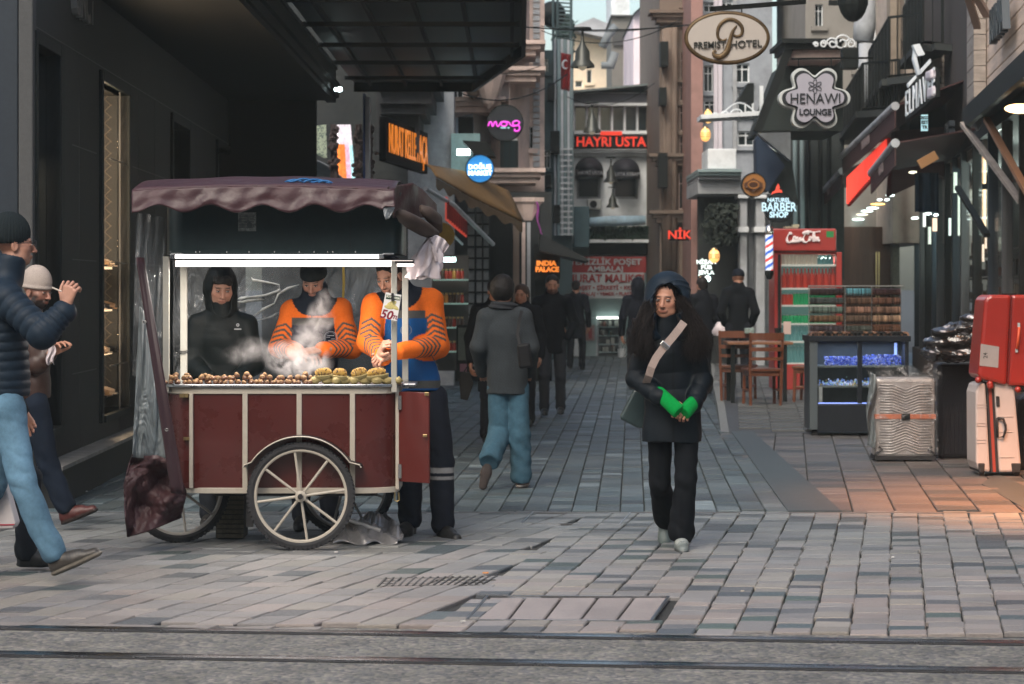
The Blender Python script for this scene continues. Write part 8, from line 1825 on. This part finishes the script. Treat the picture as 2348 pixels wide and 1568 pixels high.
tag(b.build('bangle_row',mat('bangles',attr='Col',rough=.4)),'row of brown and black bangles along the top of the jewellery case','bangles')
# suitcases
def rbox(b,x0,x1,y0,y1,z0,z1): b.bb(x0,x1,y0,y1,z0,z1)
def castors(e,xs,d,zz=0,r=.028,m=None,dy=(0.04,.22)):
    for x in xs:
        for q in dy:
            b=MB(); c=Vector((XX(x,d),d+q,zz+r)); b.lathe([(0,-.016),(r*.95,-.016),(r,-.01),(r,.01),(r*.95,.016),(0,.016)],c,'Y',18); w=b.build('castor',m_black,e)
            b=MB(); 
            for k in range(5): a=2*PI*k/5; b.bar(c+Vector((0,-.018,0)),c+Vector((math.cos(a)*r*.75,-.018,math.sin(a)*r*.75)),.007,.003)
            b.build('castor_hub',m_chrome,w); b=MB(); b.bb(c.x-.03,c.x+.03,c.y-.03,c.y+.03,c.z+r*.7,c.z+.055); b.build('castor_fork',m_black,e,bevel=.006)
# silver
d=22.0; s=d/F; e=empty('suitcase',(XX(2075,d),d+.15,0),'silver ribbed suitcase wrapped in clear film with an orange strap','suitcase','suitcases for sale on the pavement')
m_sil=mat('silver_shell',(.34,.32,.31),.3,metal=.3,noise=.15,nscale=8)
m_film=bpy.data.materials.new('cling_film'); m_film.use_nodes=True; nt=m_film.node_tree; bs=nt.nodes['Principled BSDF']; bs.inputs['Base Color'].default_value=(.62,.62,.63,1); bs.inputs['Roughness'].default_value=.10; bs.inputs['Alpha'].default_value=.22; bs.inputs['Specular IOR Level'].default_value=1.0
tc=nt.nodes.new('ShaderNodeTexCoord'); t=nt.nodes.new('ShaderNodeTexNoise'); t.inputs['Scale'].default_value=9; t.inputs['Detail'].default_value=4; t.inputs['Distortion'].default_value=2; bp=nt.nodes.new('ShaderNodeBump'); bp.inputs['Distance'].default_value=.08; nt.links.new(tc.outputs['Object'],t.inputs['Vector']); nt.links.new(t.outputs['Fac'],bp.inputs['Height']); nt.links.new(bp.outputs[0],bs.inputs['Normal'])
mr=nt.nodes.new('ShaderNodeMapRange'); mr.inputs['From Min'].default_value=.5; mr.inputs['From Max'].default_value=.72; mr.inputs['To Min'].default_value=.04; mr.inputs['To Max'].default_value=.42; nt.links.new(t.outputs['Fac'],mr.inputs['Value']); nt.links.new(mr.outputs[0],bs.inputs['Alpha'])
X0,X1,Z0,Z1=XX(2006,d),XX(2144,d),ZZ(1050,d),ZZ(866,d)
b=MB(); b.bb(X0,X1,d,d+.28,Z0,Z1); b.build('shell',m_sil,e,bevel=.035)
b=MB()
for k in range(26):      # chevron ribs pressed into the shell
    z=Z0+.04+k*(Z1-Z0-.08)/26; up=.045 if k<13 else -.045
    xm=(X0+X1)/2; w=.19
    b.tube([Vector((X0+.04,d-.002,z)),Vector((xm-.12,d-.004,z)),Vector((xm,d-.004,z+up)),Vector((xm+.12,d-.004,z)),Vector((X1-.04,d-.002,z))],.0065,6)
b.build('ribs',m_sil,e,smooth=True)
zm=ZZ(955,d); b=MB(); b.bb(X0-.003,X1+.003,d-.014,d+.283,zm-.022,zm+.022); b.build('strap',mat('orange_strap',(.38,.12,.06),.6),e,bevel=.003); b=MB(); xm=(X0+X1)/2; b.bb(xm-.04,xm+.04,d-.026,d-.015,zm-.03,zm+.03); b.build('buckle',m_dkframe,e,bevel=.005)
b=MB(); b.grid(lambda u,v:(X0-.02+(X1-X0+.04)*u,d-.03-.012*math.sin(u*19+v*13)-.01*math.sin(v*31+u*7),Z0+.03+(Z1-Z0+.0)*v),40,40); b.build('film',m_film,e,smooth=True)
b=MB()
def crown(u,v):
    a=2*PI*u; rx=(X1-X0)/2*(1.02+.12*v)+.03*math.sin(a*7)*v; ry=.16*(1+.3*v)
    return ((X0+X1)/2+rx*max(-1,min(1,1.25*math.cos(a))),d+.14+ry*math.sin(a),Z1-.05+.11*v*(1+.45*math.sin(a*5)+.3*math.sin(a*11)))
b.grid(crown,80,6); b.build('film_top',m_film,e,smooth=True)
b=MB(); b.grid(lambda u,v:P(1990+18*u-4*v+3*math.sin(v*9),850+170*v+10*u,21.95+.04*math.sin(v*7+u*5)),8,24); b.build('loose_film',m_clear2,e,smooth=True,solid=.001)
b=MB()
for (a,c) in (((2006,1042),(2022,1028)),((2144,1042),(2128,1028))): b.tube([P(a[0],a[1],d-.01),P(c[0],c[1]+2,d-.015),P((a[0]+c[0])/2,1024,d-.01)],.012,6)
b.bb(X0-.002,X1+.002,d-.01,d+.29,Z0-.015,Z0+.02); b.build('corner_guard',m_black,e,bevel=.005); castors(e,(2014,2133),d)
# black with arc ribs
d=22.35; e=empty('suitcase',(XX(2195,d),d+.15,0),'large black suitcase with arc shaped ribs between the silver and the white ones','suitcase','suitcases for sale on the pavement'); m_bs=mat('black_shell',(.012,.013,.017),.38,noise=.1,coat=.1)
X0,X1,Z0,Z1=XX(2150,d),XX(2255,d),ZZ(1052,d),ZZ(832,d); b=MB(); b.bb(X0,X1,d,d+.30,Z0,Z1); b.build('shell',m_bs,e,bevel=.04)
b=MB(); cx_,cz_=X1-.02,Z1-.42
for k in range(22):
    r_=.06+k*.017; pts=[]
    for i in range(33):
        a=PI*.5+PI*.55*i/32; x=cx_+r_*math.cos(a)*1.1; z=cz_+.06+r_*math.sin(a)*1.1
        if X0+.03<x<X1-.02 and Z0+.05<z<Z1-.02: pts.append(Vector((x,d-.003,z)))
    if len(pts)>2: b.tube(pts,.0045,5)
for k in range(10): b.tube([Vector((X0+.05+k*.035,d-.003,Z0+.05)),Vector((X0+.05+k*.035,d-.003,cz_+.05))],.004,5)
b.build('ribs',m_bs,e); castors(e,(2172,2240),d)
# wrapped black bags piled on it
d=22.2; pb_=empty('wrapped_bags',P(2195,830,d),'pile of black bags wrapped in clear film lying on the large black suitcase','wrapped bags')
v=Vol((-.42,-.25,-.03),(.42,.3,.5),.010); rr=random.Random(4)
o_=P(2195,830,d)
for (x,y,rx,rz_) in ((2150,808,.16,.07),(2190,812,.19,.075),(2225,806,.17,.08),(2150,785,.14,.06),(2195,780,.20,.07),(2235,775,.15,.08),(2165,762,.12,.05),(2205,752,.17,.055),(2240,745,.12,.06),(2140,800,.06,.12),(2225,730,.10,.04)):
    c=P(x,y,d)-o_; v.ell((c.x,.02,c.z),(rx,.19,rz_),None,.02)
v.disp(lambda x,y,z:.014*fractal(x*22,y*22,z*70,5)+.010*(.3-np.abs(fractal(x*40,y*30,z*80,15)))+.006*fractal(x*90,y*60,z*90,6),.06)
m_wrap=mat('film_glints_on_black',attr='Col',rough=.14,spec=1.0,bump=.9,bscale=28,noise=.3,nscale=20)
npobj('wrapped_bundle',[grab(v,lambda V:np.clip(.02+1.6*np.clip(fractal(V[:,0]*26,V[:,1]*20,V[:,2]*70,8)-.55,0,1),0,.45)[:,None]*np.array([[1,.95,1.0]]))],m_wrap,pb_)  # bright stripes in the colour imitate highlights on the film
# white suitcase seen on its edge
d=20.3; e=empty('suitcase',(XX(2292,d),d+.25,0),'cream suitcase standing on edge with a red zip strip and black handles','suitcase','suitcases for sale on the pavement'); m_cr=mat('cream_shell',(.45,.40,.385),.35,noise=.08,nscale=6,coat=.15)
tl=lambda x,y:P(x,y,d)
b=MB(); b.pprism([(2241,884),(2247,878),(2259,877),(2270,1083),(2243,1079),(2237,1060),(2236,900)],d,.42); b.build('half_shell',m_cr,e,bevel=.02)
b=MB(); b.pprism([(2278,877),(2318,878),(2326,890),(2341,1066),(2334,1082),(2290,1083)],d,.42); b.build('half_shell',m_cr,e,bevel=.02)
b=MB(); b.pprism([(2260,878),(2265,878),(2276,1083),(2271,1083)],d+.008,.40); b.pprism([(2272,878),(2277,878),(2289,1083),(2283,1083)],d+.008,.40); b.build('zip_tape',m_black,e); b=MB(); b.pprism([(2265,880),(2272,880),(2283,1082),(2276,1082)],d+.012,.39); b.build('red_strip',mat('red_strip',(.30,.045,.03),.5),e)
b=MB(); b.pprism([(2283,908),(2291,909),(2292,932),(2284,932)],d-.012,.012); b.build('lock',m_black,e,bevel=.004)
b=MB(); b.tube([tl(2285,958)+Vector((0,-.01,0)),tl(2298,960)+Vector((0,-.03,0)),tl(2303,975)+Vector((0,-.035,0)),tl(2303,985)+Vector((0,-.035,0)),tl(2298,1001)+Vector((0,-.03,0)),tl(2286,1003)+Vector((0,-.01,0)),tl(2285,958)+Vector((0,-.01,0))],.010,8); b.build('handle',m_black,e,smooth=True)
b=MB()
for y in (927,934,970,976,1008,1015): b.tube([tl(2238,y)+Vector((0,-.003,0)),tl(2262,y)+Vector((0,-.003,0))],.003,5)
for y,x0 in ((955,2287),(990,2288),(1048,2290)): b.tube([tl(x0,y)+Vector((0,-.003,0)),tl(x0+34,y)+Vector((0,-.003,0))],.004,5)
b.build('ridge',m_cr,e)
for (x0,x1,xw) in ((2242,2258,2251),(2318,2341,2332)):
    b=MB(); b.pprism([(x0,1062),(x1,1062),(x1-2,1084),(x0+3,1084)],d-.012,.44); b.build('wheel_housing',m_black,e,bevel=.01); b=MB(); b.lathe([(0,-.02),(.03,-.02),(.033,0),(.03,.02),(0,.02)],(XX(xw,d),d+.03,.033),'X',18); b.build('castor',m_black,e)
# red suitcase on top, leaning
d=20.25; e=empty('suitcase',P(2300,878,d),'bright red suitcase balanced on top of the cream one with a grey label','suitcase','suitcases for sale on the pavement'); m_rd=mat('red_shell',(.28,.022,.016),.32,noise=.06,nscale=6,coat=.3,bump=.05,bscale=60)
b=MB(); b.pprism([(2246,868),(2242,858),(2257,690),(2262,680),(2272,676),(2318,676),(2308,884)],d,.45); b.build('half_shell',m_rd,e,bevel=.028)
b=MB(); b.pprism([(2318.5,676),(2400,676),(2412,700),(2412,878),(2400,886),(2309,884.5)],d,.45); b.build('half_shell',m_rd,e,bevel=.028)
b=MB(); b.pprism([(2248,788),(2290,795),(2288,843),(2245,838)],d-.004,.003); b.build('label',mat('grey_label',(.30,.27,.26),.5,noise=.1),e)
b=MB(); textmesh(b,'24',.05,P(2259,815,d-.006),Vector((-.05,0,1)),Vector((-1,0,-.05)),.001); b.build('label_print',m_dkframe,e)
b=MB(); b.tube([P(2336,750,d-.02),P(2334,775,d-.03),P(2331,800,d-.02)],.012,8); b.build('handle',mat('orange_red',(.55,.08,.03),.4),e,smooth=True); ppart('handle_end',m_bwh,e,2333,740,2338,750,d-.02,.02); ppart('handle_end',m_bwh,e,2328,799,2333,808,d-.02,.02)
b=MB(); b.tube([P(2319,680,d-.004),P(2311,880,d-.004)],.005,6); b.build('seam',mat('dark_red',(.12,.01,.01),.5),e)
b=MB(); b.pbox(2300,672,2330,676,d+.1,.08); b.build('top_handle',m_dkframe,e,bevel=.004)
for x,y in ((2242,871),(2270,885),(2333,893),(2269,880)):
    b=MB(); b.ball(P(x,y,d+.02),.028,12,8); b.build('castor',m_rd,e,smooth=True)
b=MB(); b.prism([(XX(2330,20.9),0.0),(XX(2420,20.9),0.0),(XX(2420,20.9),.75),(XX(2336,20.9),.62)],20.9,21.2); tag(b.build('black_bag',m_bs,bevel=.04),'black bag standing behind the cream suitcase at the right edge','bag')
# steam rising from the cart
b=MB(); 
c=Vector((XX(690,15.25),15.28,ZZ(760,15.25))); b.bb(c.x-.62,c.x+.55,15.02,15.50,1.02,ZZ(650,15.25))
st=b.build('steam',bpy.data.materials.new('steam_vapour')); sm=st.data.materials[0]; sm.use_nodes=True; nt=sm.node_tree; nt.nodes.remove(nt.nodes['Principled BSDF']); out=nt.nodes['Material Output']
pvn=nt.nodes.new('ShaderNodeVolumePrincipled'); pvn.inputs['Color'].default_value=(.95,.90,.88,1); pvn.inputs['Anisotropy'].default_value=.1; nt.links.new(pvn.outputs[0],out.inputs['Volume'])
tc=nt.nodes.new('ShaderNodeTexCoord')
def blob(loc,rad,st_):
    mp=nt.nodes.new('ShaderNodeMapping'); o=ORIG[st.name]; mp.vector_type='POINT'; mp.inputs['Location'].default_value=[-(loc[i]-o[i])/rad[i] for i in range(3)]; mp.inputs['Scale'].default_value=[1/r for r in rad]; nt.links.new(tc.outputs['Object'],mp.inputs[0])
    ln=nt.nodes.new('ShaderNodeVectorMath'); ln.operation='LENGTH'; nt.links.new(mp.outputs[0],ln.inputs[0]); mr=nt.nodes.new('ShaderNodeMapRange'); mr.inputs['From Min'].default_value=1; mr.inputs['From Max'].default_value=.0; mr.inputs['To Min'].default_value=0; mr.inputs['To Max'].default_value=st_; nt.links.new(ln.outputs['Value'],mr.inputs['Value']); return mr.outputs[0]
acc=None
for (x,y,rx,rz_,s_) in ((690,830,.22,.14,1.7),(655,820,.16,.12,1.2),(705,780,.13,.14,1.2),(735,725,.10,.13,.9),(745,690,.07,.09,.75),(580,800,.16,.09,.5),(545,815,.12,.07,.35)):
    o_=blob((XX(x,15.25),15.26,ZZ(y,15.25)),(rx,.2,rz_),s_)
    if acc is None: acc=o_
    else: a=nt.nodes.new('ShaderNodeMath'); a.operation='ADD'; nt.links.new(acc,a.inputs[0]); nt.links.new(o_,a.inputs[1]); acc=a.outputs[0]
n_=nt.nodes.new('ShaderNodeTexNoise'); n_.inputs['Scale'].default_value=9; n_.inputs['Detail'].default_value=4; n_.inputs['Distortion'].default_value=1.4; nt.links.new(tc.outputs['Object'],n_.inputs['Vector'])
mr=nt.nodes.new('ShaderNodeMapRange'); mr.inputs['From Min'].default_value=.42; mr.inputs['From Max'].default_value=.66; mr.inputs['To Min'].default_value=0; mr.inputs['To Max'].default_value=9.5; nt.links.new(n_.outputs['Fac'],mr.inputs['Value'])
a=nt.nodes.new('ShaderNodeMath'); a.operation='MULTIPLY'; nt.links.new(acc,a.inputs[0]); nt.links.new(mr.outputs[0],a.inputs[1]); nt.links.new(a.outputs[0],pvn.inputs['Density'])
tag(st,'pale steam rising from the hot chestnuts in front of the vendor','steam',kind='stuff')
hz=MB(); hz.bb(-60,60,-20,130,-1.3,22); hz_o=hz.build('haze',bpy.data.materials.new('alley_air')); hm=hz_o.data.materials[0]; hm.use_nodes=True; nt=hm.node_tree; nt.nodes.remove(nt.nodes['Principled BSDF'])
pn=nt.nodes.new('ShaderNodeVolumePrincipled'); pn.inputs['Color'].default_value=(.82,.93,.93,1); pn.inputs['Density'].default_value=.0007; nt.links.new(pn.outputs[0],nt.nodes['Material Output'].inputs['Volume']); hz_o['kind']='stuff'
# thin smoke over the raised hand is left to the eye
